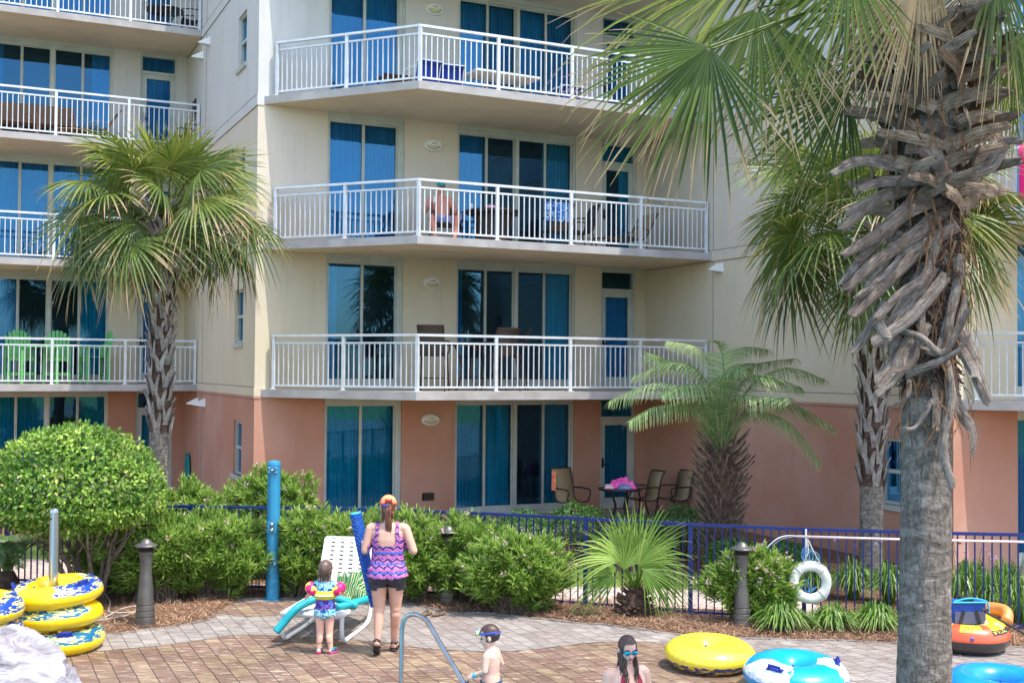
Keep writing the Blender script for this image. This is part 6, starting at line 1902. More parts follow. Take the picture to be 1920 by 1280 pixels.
# left block balconies (b0 = 8.04)
def adir(label, loc, rz):
    t_ = thing('adirondack_chair', label, 'chair', loc, rz, 'tall lime green slatted chairs'); G_ = MT['lime']; sh = .64
    m = MB()
    for k in range(7):
        x = (k - 3) * .076; top = sh + .64 - .010 * (k - 3) ** 2 * 1.6
        m.bar((x * .9, .20, sh - .02), (x * 1.15, .36, top), .068, .018, up=(0, -1, .2))
    m.bar((-.25, .275, sh + .2), (.25, .275, sh + .2), .06, .02, up=(0, -1, .2)); m.bar((-.25, .33, sh + .42), (.25, .33, sh + .42), .05, .02, up=(0, -1, .2)); m.build('backrest', G_, t_)
    m = MB()
    for k in range(6): m.box(-.27, .27, -.25 + k * .078, -.25 + k * .078 + .066, sh, sh + .018)
    m.build('seat', G_, t_)
    for sx in (-1, 1):
        m = MB(); m.box(sx * .31 - .055, sx * .31 + .055, -.3, .3, sh + .22, sh + .242); m.build('arm', G_, t_)
        for y in (-.25, .24):
            m = MB(); m.box(sx * .285 - .02, sx * .285 + .02, y - .04, y + .04, 0, sh + .22); m.build('leg', G_, t_)
    m = MB(); m.box(-.265, .265, -.27, -.24, .2, .27); m.box(-.265, .265, -.27, -.24, sh - .1, sh - .01); m.box(-.265, .265, .22, .25, .2, .27); m.build('crosspiece', G_, t_)
    return t_


def lb(px, b, z): return LW(fa(px, b), b, z)


adir('tall lime green slatted chair nearest the left picture edge', lb(38, 7.25, z1), ALPHA + R(8))
adir('middle tall lime green slatted chair on the lowest left balcony', lb(107, 7.2, z1), ALPHA + R(-4))
adir('lime green slatted chair seen from the side, rightmost of its balcony', lb(178, 7.1, z1), ALPHA + R(-78))
t_ = thing('bar_table', 'lime green bar table between the slatted chairs on the lowest left balcony', 'table', lb(74, 6.85, z1), ALPHA)
m = MB()
for k in range(7): m.box(-.45, .45, -.30 + k * .086, -.30 + k * .086 + .076, .86, .885)
m.build('tabletop', MT['lime'], t_)
for sx in (-1, 1):
    for sy in (-1, 1):
        m = MB(); m.box(sx * .38 - .03, sx * .38 + .03, sy * .24 - .03, sy * .24 + .03, 0, .86); m.build('leg', MT['lime'], t_)
# wooden bench and folding lounge on the upper left balcony
t_ = thing('wooden_bench', 'brown slatted wooden bench on the upper left balcony', 'bench', lb(62, 7.2, z3), ALPHA)
m = MB(); m.box(-.85, .85, .28, .32, .45, .95 - .03); m.box(-.85, .85, .275, .325, .92, .97)
m.build('backrest', MT['wood'], t_); m = MB()
for k in range(6): m.box(-.85, .85, -.3 + k * .095, -.3 + k * .095 + .08, .42, .445)
m.build('seat', MT['wood'], t_)
for sx in (-.8, 0, .8):
    for sy in (-.26, .28):
        m = MB(); m.box(sx - .03, sx + .03, sy - .03, sy + .03, 0, .66 if sy < 0 else .42); m.build('leg', MT['wood'], t_)
for sx in (-.8, .8): m = MB(); m.box(sx - .035, sx + .035, -.3, .28, .66, .69); m.build('arm', MT['wood'], t_)
chaise('light wooden folding lounger right of the wooden bench, upper left balcony', lb(158, 7.0, z3), ALPHA + R(-85), 'folding_lounger', 'wood', 'wood')
sling_chair('dark wicker chair half hidden by palm fronds on the upper left balcony', lb(352, 6.9, z3), ALPHA + R(-80), 'dark chairs on the left balconies', .42, 'bronze', 'sling_dark')
z4 = SL[4]
round_table('round dark table on the top left balcony', lb(300, 6.95, z4), .45, .66, 'bronze')
sling_chair('dark iron chair right of the round table on the top left balcony', lb(350, 6.9, z4), ALPHA + R(-95), 'dark chairs on the left balconies', .42, 'bronze', 'sling_dark', back=.6)
m = MB(); vs = []; n = 12
for j in range(n + 1):
    for i in range(6): vs.append((i * .035, .012 * math.sin(i * 2 + j * .3), -j * .05))
m.add(vs, [(j * 6 + i, j * 6 + i + 1, j * 6 + i + 7, j * 6 + i + 6) for j in range(n) for i in range(5)])
tag(m.build('swim_towel', simple('red_blue_towel', (200, 40, 60), (50, 70, 190), 7, .9), None, lb(8, 6.2, z4 + 1.0), (0, 0, ALPHA), smooth=True), 'small red and blue towel behind the top left balcony railing', 'towel')
# beach towel over the right balcony railing
t = NT('striped_beach_towel'); s3 = t.n('SeparateXYZ'); tc = t.n('TexCoord'); t.l(tc.outputs['Object'], s3.inputs[0])
fr = t.math('FRACT', t.math('MULTIPLY', s3.outputs['X'], 4.3)); c = t.ramp(fr, [(0, lin((226, 30, 110))), (0.36, lin((236, 236, 244))), (0.7, lin((70, 130, 210)))], 'CONSTANT')
SBT = t.done(t.pbsdf(c, .9))
m = MB(); vs = []; n = 16
for j in range(n + 1):
    for i in range(14):
        f = j / n - .2; vs.append((i * .055, (-.065 - .012 * math.sin(i * 1.1)) if f > 0 else .06 * min(1, -f * 8) - .0, .045 if abs(f) < .02 else -abs(f) * 1.02))
m.add(vs, [(j * 14 + i, j * 14 + i + 1, j * 14 + i + 15, j * 14 + i + 14) for j in range(n) for i in range(13)])
pa = (W + .34, -9.02 - .14); pb = (W + 2.42, -9.02 - 2.47); ll = math.hypot(pb[0] - pa[0], pb[1] - pa[1]); ux, uy = (pb[0] - pa[0]) / ll, (pb[1] - pa[1]) / ll
d0 = 0.62
o = m.build('beach_towel', SBT, None, LW(pa[0] + ux * d0, pa[1] + uy * d0, z2 + 1.06), (0, 0, ALPHA + math.atan2(uy, ux)), smooth=True); tag(o, 'pink, white and blue striped beach towel over the railing at the right edge', 'towel')
# ---------------------------------------------------------------- people (each body is one remeshed, smoothed surface)
def skin_mat(name, c1, c2):
    t = NT(name); v = t.coords('Object'); col = t.ramp(t.noise(v, 7, 4), [(.3, lin(c1)), (.7, lin(c2))])
    x = t.n('BsdfPrincipled'); t.l(col, x.inputs['Base Color']); x.inputs['Roughness'].default_value = 0.45
    x.inputs['Subsurface Weight'].default_value = 0.08; x.inputs['Subsurface Radius'].default_value = (0.02, 0.008, 0.004); x.inputs['Subsurface Scale'].default_value = 0.5
    t.l(t.bump(t.noise(v, 60, 3), 0.06, 0.004), x.inputs['Normal'])
    return t.done(x.outputs[0])


def capsule(m, p, q, r1, r2, n=12, flat=1.0, up=None):
    p = Vector(p); q = Vector(q); d = (q - p).normalized(); pts = []; rs = []
    for a in (88, 60, 30): pts.append(p - d * r1 * math.sin(R(a))); rs.append(max(1e-4, r1 * math.cos(R(a))))
    for f in (0, .25, .5, .75, 1): pts.append(p.lerp(q, f)); rs.append(r1 + (r2 - r1) * f)
    for a in (30, 60, 88): pts.append(q + d * r2 * math.sin(R(a))); rs.append(max(1e-4, r2 * math.cos(R(a))))
    m.tube(pts, rs, n, flat=flat, up=up)


def torso(m, rings, n=20):
    vs = []
    for (z, cx, cy, rx, ry) in rings:
        for k in range(n):
            a = 2 * PI * k / n; vs.append((cx + rx * math.copysign(abs(math.cos(a)) ** .9, math.cos(a)), cy + ry * math.copysign(abs(math.sin(a)) ** .9, math.sin(a)), z))
    L_ = len(rings); m.add(vs, [(i * n + k, i * n + (k + 1) % n, (i + 1) * n + (k + 1) % n, (i + 1) * n + k) for i in range(L_ - 1) for k in range(n)] + [tuple(range(n - 1, -1, -1)), tuple(range((L_ - 1) * n, L_ * n))])


def hand(m, w, d, nrm, side, s, curl=0.5):
    """w wrist, d along the hand, nrm = palm direction, side = towards the thumb"""
    w = Vector(w); d = Vector(d).normalized(); nrm = Vector(nrm); nrm = (nrm - d * nrm.dot(d)).normalized(); sd = d.cross(nrm).normalized()
    if sd.dot(Vector(side)) < 0: sd = -sd
    rot = Matrix((sd, nrm, d)).transposed()
    m.ell(w + d * .048 * s, (.040 * s, .017 * s, .052 * s), 12, 8, rot)
    for k, (x, ln) in enumerate(((.028, .070), (.010, .078), (-.009, .073), (-.027, .058))):
        b = w + (d * .088 + sd * x) * s; c1 = curl * (0.8 + .15 * k)
        d1 = (d * math.cos(c1) + nrm * math.sin(c1) + sd * x * 1.5).normalized(); d2 = (d * math.cos(c1 * 2.1) + nrm * math.sin(c1 * 2.1)).normalized()
        e1 = b + d1 * ln * .5 * s; e2 = e1 + d2 * ln * .5 * s
        capsule(m, b - d * .02 * s, e1, .0098 * s, .009 * s, 8); capsule(m, e1, e2, .009 * s, .0078 * s, 8)
    t0 = w + (d * .025 + sd * .030) * s; t1 = t0 + (d * .45 + sd * .75 + nrm * .25).normalized() * .036 * s; t2 = t1 + (d * .8 + sd * .2 + nrm * .45).normalized() * .032 * s
    capsule(m, t0, t1, .0135 * s, .0105 * s, 8); capsule(m, t1, t2, .0105 * s, .0088 * s, 8)


def head(m, c, hs, yaw=0.0, pitch=0.0):
    M_ = Matrix.Rotation(yaw, 3, 'Z') @ Matrix.Rotation(pitch, 3, 'X'); c = Vector(c)
    P = lambda x, y, z: c + M_ @ Vector((x, y, z)) * hs
    m.ell(P(0, -.012, .025), (.076 * hs, .096 * hs, .090 * hs), 16, 12, M_); m.ell(P(0, .022, -.040), (.057 * hs, .066 * hs, .070 * hs), 14, 10, M_)
    m.ell(P(0, .058, -.083), (.028 * hs, .026 * hs, .024 * hs), 10, 7, M_)           # chin
    m.ell(P(0, .062, .022), (.055 * hs, .026 * hs, .014 * hs), 10, 6, M_)            # brow
    capsule(m, P(0, .080, .008), P(0, .099, -.028), .009 * hs, .0135 * hs, 8)        # nose
    for sx in (-1, 1):
        m.ell(P(sx * .078, -.008, -.006), (.012 * hs, .020 * hs, .031 * hs), 8, 6, M_)   # ear
        m.ell(P(sx * .036, .058, -.024), (.026 * hs, .024 * hs, .024 * hs), 8, 6, M_)    # cheek
    m.ell(P(0, .081, -.053), (.024 * hs, .012 * hs, .0065 * hs), 10, 5, M_); m.ell(P(0, .079, -.063), (.020 * hs, .012 * hs, .0075 * hs), 10, 5, M_)
    return P, M_


def to_body(m, name, mt, parent, voxel, smooth=5):
    o = m.build(name, mt, parent, smooth=True)
    rm = o.modifiers.new('remesh', 'REMESH'); rm.mode = 'VOXEL'; rm.voxel_size = voxel; rm.use_smooth_shade = True
    s_ = o.modifiers.new('smooth', 'SMOOTH'); s_.factor = .5; s_.iterations = smooth
    bpy.context.view_layer.update()
    dg = bpy.context.evaluated_depsgraph_get(); me = bpy.data.meshes.new_from_object(o.evaluated_get(dg))
    o.modifiers.clear(); old = o.data; o.data = me; me.name = name
    if not me.materials: me.materials.append(mt)
    me.polygons.foreach_set('use_smooth', [True] * len(me.polygons))
    bpy.data.meshes.remove(old)
    return o


def garment(body, name, mt, parent, pred, off=.006, offf=None):
    bm = bmesh.new(); bm.from_mesh(body.data); bm.normal_update()
    nr = {v_.index: v_.normal.copy() for v_ in bm.verts}
    bmesh.ops.delete(bm, geom=[f for f in bm.faces if not pred(f.calc_center_median())], context='FACES')
    for _ in range(3):
        bmesh.ops.smooth_vert(bm, verts=[v_ for v_ in bm.verts if any(e.is_boundary for e in v_.link_edges)], factor=.5, use_axis_x=True, use_axis_y=True, use_axis_z=True)
    bm.normal_update()
    for v_ in bm.verts: v_.co += v_.normal * (off + (offf(v_.co) if offf else 0))
    me = bpy.data.meshes.new(name); bm.to_mesh(me); bm.free(); me.materials.clear(); me.materials.append(mt)
    me.polygons.foreach_set('use_smooth', [True] * len(me.polygons))
    o = bpy.data.objects.new(name, me); COL.objects.link(o); o.parent = parent
    sd = o.modifiers.new('thickness', 'SOLIDIFY'); sd.thickness = .004; sd.offset = 1
    return o


def hair_cap(m, P, M_, hs, k=1.07, front=0.03, low=-0.06, seed=0):
    """shell over the skull, open at the face"""
    n, kk = 36, 22; vs = []; idx = {}; fs = []
    for i in range(kk + 1):
        t_ = PI * i / kk
        for j in range(n):
            a = 2 * PI * j / n; d = Vector((math.sin(t_) * math.cos(a), math.sin(t_) * math.sin(a), math.cos(t_)))
            e = k + .02 * noise.noise(Vector((a * 6, t_ * 2, seed)))
            vs.append(P(d.x * .079 * e, -.012 + d.y * .098 * e, .025 + d.z * .093 * e))
            idx[(i, j)] = (d.y * .098 - .012, .025 + d.z * .093)
    for i in range(kk):
        for j in range(n):
            y, z = idx[(i, j)]
            if z < low or (y > front and z < .085 - (y - front) * .3 + 0.0): continue
            fs.append((i * n + j, (i + 1) * n + j, (i + 1) * n + (j + 1) % n, i * n + (j + 1) % n))
    m.add(vs, fs)


def hair_mat(name, a, b):
    t = NT(name); v = t.coords('Object', (60, 60, 4)); c = t.ramp(t.noise(v, 2, 3), [(.35, lin(a)), (.65, lin(b))]); return t.done(t.pbsdf(c, .38, 0, t.bump(t.noise(v, 3, 2), .5, .004), .5))


def locks(m, starts, n, r, drop, rad, inward=Vector((0, 0, 0)), wav=.008):
    for i in range(n):
        a, b = starts[r.randrange(len(starts))]; f = r.random(); p = Vector(a).lerp(Vector(b), f); L_ = drop * r.uniform(.7, 1.1); ph = r.uniform(0, 6); pts = []; rs = []
        for k in range(7):
            t_ = k / 6; pts.append(p + inward * t_ + Vector((wav * math.sin(ph + t_ * 7), wav * math.cos(ph * 1.3 + t_ * 6), -L_ * t_))); rs.append(rad * (1 - .75 * t_ ** 1.5))
        m.tube(pts, rs, 6)


SK1 = skin_mat('skin_tan', (216, 166, 142), (198, 146, 122)); SK2 = skin_mat('skin_fair', (236, 190, 164), (222, 170, 146)); SK3 = skin_mat('skin_sunburnt', (212, 140, 112), (192, 120, 96))
HB = hair_mat('auburn_hair', (92, 52, 38), (140, 86, 62)); HD = hair_mat('dark_brown_hair', (50, 34, 28), (92, 66, 52)); HG = hair_mat('brown_child_hair', (72, 54, 46), (116, 92, 78))
BLKCL = simple('black_swim_fabric', (36, 38, 46), (46, 48, 56), 20, .6)

# woman walking away with a rolled blue mat
Yw = 12.72; wl_ = Vector(((731 - 960) / FPX * Yw, Yw, 0))
w = thing('person', 'person in orange cap, purple patterned swim top and black shorts, walking away with blue roll', 'person', wl_)
m = MB()
torso(m, [(.80, .0, 0, .13, .10), (.86, 0, -.01, .185, .135), (.93, 0, -.01, .195, .14), (1.03, 0, 0, .168, .115), (1.14, 0, 0, .165, .11), (1.25, 0, 0, .175, .115), (1.33, 0, 0, .18, .10), (1.39, 0, 0, .14, .075), (1.43, 0, .0, .07, .06), (1.46, 0, 0, .052, .055)])
for a, b, r1, r2 in (((-.095, -.01, .84), (-.085, -.02, .49), .102, .062), ((-.085, -.03, .49), (-.09, -.12, .19), .060, .038), ((-.085, -.045, .42), (-.088, -.075, .32), .058, .050),
                     ((.095, 0, .84), (.085, .06, .49), .102, .062), ((.085, .05, .49), (.062, .17, .10), .060, .038), ((.082, .055, .42), (.078, .085, .32), .058, .050),
                     ((-.06, -.055, .87), (-.09, -.05, .84), .10, .09), ((.06, -.055, .87), (.09, -.05, .84), .10, .09),
                     ((0, 0, 1.40), (0, .01, 1.54), .056, .052), ((-.17, 0, 1.375), (.17, 0, 1.375), .055, .055),
                     ((-.19, 0, 1.365), (-.245, -.03, 1.13), .056, .044), ((-.245, -.03, 1.13), (-.285, .15, 1.19), .043, .027),
                     ((.19, 0, 1.365), (.285, -.03, 1.13), .056, .044), ((.285, -.03, 1.13), (.21, .17, 1.14), .043, .027)):
    capsule(m, a, b, r1, r2)
capsule(m, (-.092, -.155, .145), (-.10, -.06, .065), .036, .036, flat=.8); capsule(m, (-.10, -.06, .065), (-.105, .02, .035), .038, .028, flat=.6)
capsule(m, (.062, .13, .055), (.072, .28, .045), .034, .036, flat=.8); capsule(m, (.072, .28, .045), (.078, .35, .034), .036, .028, flat=.6)
hand(m, (-.285, .15, 1.19), (-.25, .75, .25), (-.15, .1, -.9), (.3, .2, .9), 1.0, 0.75); hand(m, (.21, .17, 1.14), (-.4, .8, .1), (-.6, -.2, -.2), (0, .2, 1), 1.0, 0.6)
P, M_ = head(m, (0, .0, 1.595), 1.0, R(8), R(-4))
body = to_body(m, 'body', SK1, w, .0065)
t = NT('patterned_swim_fabric'); v = t.coords('Object'); s3 = t.n('SeparateXYZ'); t.l(v, s3.inputs[0])
zz = t.math('ADD', s3.outputs['Z'], t.math('MULTIPLY', t.math('PINGPONG', t.math('ADD', t.math('ADD', s3.outputs['X'], t.math('MULTIPLY', t.noise(v, 9, 2), .09)), 3.0), .045), .8))
band = t.math('PINGPONG', zz, .034); nz = t.math('ADD', band, t.math('MULTIPLY', t.noise(v, 34, 3), .034))
c = t.ramp(t.math('MULTIPLY', nz, 24), [(.0, lin((40, 36, 96))), (.26, lin((128, 62, 170))), (.50, lin((176, 88, 170))), (.66, lin((226, 136, 120))), (.84, lin((60, 44, 120)))], 'CONSTANT')
for zb in (.905, 1.0, 1.115):
    db = t.math('ABSOLUTE', t.math('SUBTRACT', s3.outputs['Z'], zb)); c = t.mix(t.math('LESS_THAN', db, .008), c, lin((24, 96, 190)))
PAT = t.done(t.pbsdf(c, .8))
def tank(p):
    x, y, z = p
    if z < .845 or z > 1.43: return False
    if abs(x) > .215: return False
    if z > 1.20 and abs(x) > .165 + (1.27 - min(z, 1.27)) * .3: return False
    if y < .02:
        top = 1.19 + max(0, (abs(x) - .07)) * 1.6
        if z > 1.29: return .085 < abs(x) < .128
        return z < top or abs(x) > .095
    return z < 1.27 or .08 < abs(x) < .125
garment(body, 'swim_top', PAT, w, tank, .009, lambda c_: .024 * max(0, min(1, (.98 - c_.z) / .13)) + .012 * max(0, min(1, (1.02 - abs(c_.z - 1.03)) - .9)))
garment(body, 'shorts', BLKCL, w, lambda p: .735 - .03 * (abs(p.x) > .1) < p.z < .90 and abs(p.x) < .24, .010)
m = MB(); hair_cap(m, P, M_, 1, 1.05, .03, -.085, 2); r = random.Random(4)
locks(m, [((-.02, -.10, 1.60), (.03, -.11, 1.615))], 26, r, .30, .014, Vector((.012, .02, 0)), .010)
locks(m, [((-.06, -.06, 1.56), (.06, -.06, 1.56))], 26, r, .13, .008, Vector((0, .02, 0)), .006); m.build('hair', HB, w, smooth=True)
m = MB(); n, kk = 30, 9; vs = []
for i in range(kk + 1):
    t_ = R(88) * i / kk
    for j in range(n):
        a = 2 * PI * j / n; vs.append(P(.088 * math.sin(t_) * math.cos(a), -.012 + .107 * math.sin(t_) * math.sin(a), .038 + .098 * math.cos(t_)))
m.add(vs, [(i * n + j, (i + 1) * n + j, (i + 1) * n + (j + 1) % n, i * n + (j + 1) % n) for i in range(kk) for j in range(n) if not (i >= kk - 3 and 20 <= j <= 24)])
cp = m.build('cap', simple('faded_orange_cap', (226, 136, 84), (236, 158, 108), 20, .8), w, smooth=True); md = cp.modifiers.new('thickness', 'SOLIDIFY'); md.thickness = .005; md.offset = 1
m = MB(); vs = []
for j in range(13):
    a = R(20 + 140 * j / 12); vs += [P(.09 * math.cos(a), -.012 + .108 * math.sin(a), .042), P(.098 * math.cos(a), .0 + .172 * math.sin(a) + .0, .030)]
m.add(vs, [(2 * j, 2 * j + 1, 2 * j + 3, 2 * j + 2) for j in range(12)]); RED = simple('red_cap_trim', (222, 62, 44), (206, 50, 40), 9, .7); br = m.build('brim', RED, cp, smooth=True)
md = br.modifiers.new('thickness', 'SOLIDIFY'); md.thickness = .005
m = MB()
for rng_ in ((-30, 245), (295, 330)):
    pts = [P(.0915 * math.cos(R(a)), -.012 + .1105 * math.sin(R(a)), .044) for a in range(rng_[0], rng_[1] + 1, 8)]; m.tube(pts, .009, 6)
pts = [P(.087 * math.cos(R(a)), -.012 + .106 * math.sin(R(a)), .05 + .035 * math.sin(R((a - 240) * 3))) for a in range(240, 301, 10)]; m.tube(pts, .010, 6); m.build('cap_band', RED, cp)
m = MB(); m.tube([P(.088 * math.cos(R(a)), -.012 + .107 * math.sin(R(a)), .026) for a in range(215, 268, 8)], .011, 6); m.build('cap_strap', simple('blue_strap', (20, 90, 180), None, 9, .7), cp)
# sandals
for nm, q0, q1, q2 in (('sandal', (-.093, -.175, .13), (-.103, -.085, .045), (-.108, .035, .014)), ('sandal', (.060, .09, .014), (.070, .25, .014), (.080, .375, .014))):
    m = MB(); P3 = smooth_line([Vector(q0), Vector(q1), Vector(q2)], 5); dv = (Vector(q2) - Vector(q0)).normalized(); uq = Vector((1, 0, 0)).cross(dv)
    m.tube(P3, [.034, .037, .038, .037, .036, .038, .042, .045, .045, .042, .03][:len(P3)], 10, flat=.30, up=uq)
    if q0[0] < 0: tl = [((-.135, -.11, .11), (-.09, -.075, .13), (-.055, -.11, .10)), ((-.14, -.03, .055), (-.10, -.015, .085), (-.065, -.03, .055)), ((-.13, -.16, .17), (-.09, -.175, .20), (-.055, -.16, .17))]
    else: tl = [((.022, .27, .02), (.072, .27, .085), (.12, .27, .02)), ((.024, .12, .02), (.062, .17, .11), (.105, .12, .02)), ((.03, .14, .09), (.062, .09, .10), (.1, .14, .09))]
    for s3_ in tl: m.tube(smooth_line([Vector(x) for x in s3_], 4), .010, 6)
    m.build(nm, MT['black'], w, smooth=True)
# rolled mat in her hand
t = NT('blue_textured_mat'); v = t.coords('Object'); wv = t.n('TexWave'); wv.inputs['Scale'].default_value = 16; wv.inputs['Distortion'].default_value = 5; wv.inputs['Detail Scale'].default_value = 3; wv.bands_direction = 'DIAGONAL'; t.l(v, wv.inputs['Vector'])
c = t.ramp(wv.outputs['Fac'], [(.3, lin((10, 62, 150))), (.7, lin((20, 112, 210)))]); MAT_ = t.done(t.pbsdf(c, .55, 0, t.bump(wv.outputs['Fac'], .7, .02)))
a_ = D(667, 962, 12.92); b_ = D(702, 1136, 12.98)
t_ = thing('rolled_mat', 'long rolled blue textured float mat held upright under the capped person\'s left hand', 'float mat', a_)
m = MB(); m.tube([Vector((0, 0, 0)), (b_ - a_) * .33, (b_ - a_) * .66, b_ - a_], [.066, .068, .060, .045], 20, cap=False); m.build('roll', MAT_, t_, smooth=True)
m = MB(); d = (b_ - a_).normalized(); u1 = d.orthogonal().normalized(); u2 = d.cross(u1); pts = []
for k in range(70):
    th = k * .36; rr = .008 + .056 * k / 70; pts.append(u1 * math.cos(th) * rr + u2 * math.sin(th) * rr - d * .003)
m.tube(pts, .0055, 4); m.lathe([(0.0, 0), (.063, 0)], 20); m.v[-40:] = [u1 * p[0] + u2 * p[1] + d * .006 for p in m.v[-40:]]
m.build('roll_end', simple('light_cyan_foam', (60, 178, 226), None, 9, .6), t_)

# toddler with arm floats
Yt = 12.72; w = thing('person', 'toddler in pink arm floats and patterned swimsuit standing with back turned at the lounger foot', 'person', ((615 - 960) / FPX * Yt, Yt, 0))
m = MB()
torso(m, [(.40, 0, 0, .07, .06), (.44, 0, -.005, .098, .085), (.50, 0, 0, .10, .085), (.58, 0, .01, .092, .08), (.67, 0, 0, .094, .075), (.74, 0, 0, .095, .065), (.78, 0, 0, .06, .045), (.81, 0, 0, .035, .035)])
for a, b, r1, r2 in (((-.052, 0, .43), (-.05, .0, .235), .056, .040), ((-.05, 0, .235), (-.062, -.01, .06), .041, .025), ((-.05, -.012, .19), (-.055, -.015, .14), .038, .034),
                     ((.052, 0, .43), (.05, .0, .235), .056, .040), ((.05, 0, .235), (.068, -.01, .06), .041, .025), ((.05, -.012, .19), (.057, -.015, .14), .038, .034),
                     ((0, 0, .78), (0, .01, .86), .036, .036), ((-.085, 0, .755), (.085, 0, .755), .034, .034),
                     ((-.095, 0, .75), (-.165, .02, .65), .032, .026), ((-.165, .02, .65), (-.215, .09, .60), .026, .018),
                     ((.095, 0, .75), (.165, .02, .66), .032, .026), ((.165, .02, .66), (.19, .12, .63), .026, .018)):
    capsule(m, a, b, r1, r2)
capsule(m, (-.062, -.02, .035), (-.075, .09, .025), .026, .022, flat=.7); capsule(m, (.068, -.02, .035), (.10, .085, .025), .026, .022, flat=.7)
hand(m, (-.215, .09, .60), (-.5, .8, -.4), (.6, 0, -.6), (0, .5, 1), .55, .5); hand(m, (.19, .12, .63), (.2, .9, -.2), (-.8, 0, -.4), (0, .3, 1), .55, .5)
P, M_ = head(m, (0, 0, .905), .92, R(-10), R(-8))
body = to_body(m, 'body', SK2, w, .005, 4)
t = NT('teal_purple_swim_fabric'); v = t.coords('Object'); nz = t.noise(v, 28, 2, .5, 1.0); c1_ = t.ramp(nz, [(.36, lin((30, 60, 130))), (.44, lin((30, 170, 190))), (.52, lin((226, 244, 246))), (.58, lin((60, 190, 210))), (.66, lin((130, 60, 160)))], 'CONSTANT')
s3 = t.n('SeparateXYZ'); t.l(v, s3.inputs[0]); lo = t.math('MULTIPLY', t.math('LESS_THAN', s3.outputs['Z'], .60), t.math('GREATER_THAN', s3.outputs['Z'], .495)); c2_ = t.ramp(nz, [(.4, lin((60, 40, 130))), (.5, lin((150, 60, 170))), (.58, lin((30, 130, 190)))], 'CONSTANT')
PT = t.done(t.pbsdf(t.mix(lo, c1_, c2_), .8))
garment(body, 'swim_top', PT, w, lambda p: .50 < p.z < .785 and abs(p.x) < .135, .006)
garment(body, 'swim_bottoms', PT, w, lambda p: (.392 + .35 * max(0, abs(p.x) - .02)) < p.z < .50 and abs(p.x) < .13, .010, lambda c_: .006)
m = MB(); hair_cap(m, P, M_, .92, 1.08, .03, -.06, 5); r = random.Random(9)
locks(m, [((-.07, -.03, .93), (.07, -.04, .93)), ((-.06, -.06, .96), (.06, -.06, .96))], 60, r, .15, .008, Vector((0, -.005, 0)), .006); m.build('hair', HG, w, smooth=True)
PK = NT('pink_arm_float'); v = PK.coords('Object'); ck = PK.n('TexChecker'); ck.inputs['Scale'].default_value = 26; ck.inputs['Color1'].default_value = lin((232, 40, 130)); ck.inputs['Color2'].default_value = lin((206, 30, 90)); PK.l(v, ck.inputs['Vector'])
c = PK.mix(PK.math('GREATER_THAN', PK.noise(v, 16, 1), .56), ck.outputs[0], lin((240, 214, 70))); PKM = PK.done(PK.pbsdf(c, .5))
for sx, ax in ((-1, Vector((-.6, .12, -.8))), (1, Vector((.6, .12, -.8)))):
    m = MB(); c0 = Vector((sx * .138, .01, .70)); ax.normalize(); pts = [c0 + ax * f for f in (-.055, -.045, -.02, 0, .02, .045, .055)]
    m.tube(pts, [.055, .076, .088, .091, .088, .076, .055], 16, cap=True); m.build('arm_float', PKM, w, smooth=True)
m = MB(); vs = []
for j in range(25):
    a = 2 * PI * j / 24
    for z, e in ((.60, 1.08), (.625, 1.28), (.66, 1.30), (.69, 1.08)): vs.append((.10 * e * math.cos(a), .083 * e * math.sin(a) + .0, z))
m.add(vs, [(4 * j + k, 4 * j + 4 + k, 4 * j + 5 + k, 4 * j + 1 + k) for j in range(24) for k in range(3)])
m.build('float_vest', simple('lime_yellow_foam_vest', (222, 214, 40), (206, 200, 30), 9, .6), w, smooth=True)
m = MB(); m.tube([Vector((.132 * math.cos(R(a)), .108 * math.sin(R(a)) - .004, .645)) for a in range(225, 316, 10)], .010, 6); m.build('buckle_strap', MT['white_plastic'], w)
for sx, tx in ((-1, -.078), (1, .108)):
    m = MB(); m.tube([(sx * .064, -.035, .014), (tx * .9, .04, .014), (tx, .115, .014)], [.026, .03, .026], 10, flat=.45); s_ = m.build('shoe_sole', simple('pink_sole', (236, 60, 140), None, 9, .6), w, smooth=True)
    m = MB(); m.tube([(sx * .064, -.03, .04), (tx * .9, .03, .045), (tx, .10, .03)], [.028, .029, .024], 10, flat=.75); m.build('shoe', simple('teal_shoe', (20, 160, 160), (40, 60, 90), 30, .6), w, smooth=True)

# boy in profile with a diving mask pushed up
Yb2 = 10.4; w = thing('person', 'small boy with mask pushed up and cyan wristband walking left near the handrail', 'person', ((926 - 960) / FPX * Yb2, Yb2, -0.288), R(68))
m = MB()
torso(m, [(.50, 0, 0, .08, .065), (.55, 0, -.01, .105, .085), (.62, 0, 0, .102, .08), (.70, 0, .012, .096, .078), (.78, 0, .005, .102, .078), (.85, 0, 0, .108, .070), (.895, 0, 0, .085, .052), (.92, 0, 0, .045, .04), (.94, 0, 0, .036, .036)])
for a, b, r1, r2 in (((-.055, 0, .54), (-.055, .05, .30), .062, .043), ((-.055, .05, .30), (-.055, .0, .07), .042, .026), ((.055, 0, .54), (.055, -.05, .30), .062, .043), ((.055, -.05, .30), (.055, -.14, .08), .042, .026),
                     ((0, 0, .90), (0, .015, .97), .038, .038), ((-.10, 0, .868), (.10, 0, .868), .036, .036),
                     ((-.112, 0, .862), (-.145, .0, .745), .035, .027), ((-.145, 0, .745), (-.13, .115, .69), .026, .019),
                     ((.112, 0, .862), (.155, -.03, .75), .035, .027), ((.155, -.03, .75), (.14, .06, .68), .026, .019)):
    capsule(m, a, b, r1, r2)
capsule(m, (-.055, -.02, .03), (-.055, .11, .022), .028, .024, flat=.8); capsule(m, (.055, -.16, .05), (.055, -.06, .022), .028, .024, flat=.8)
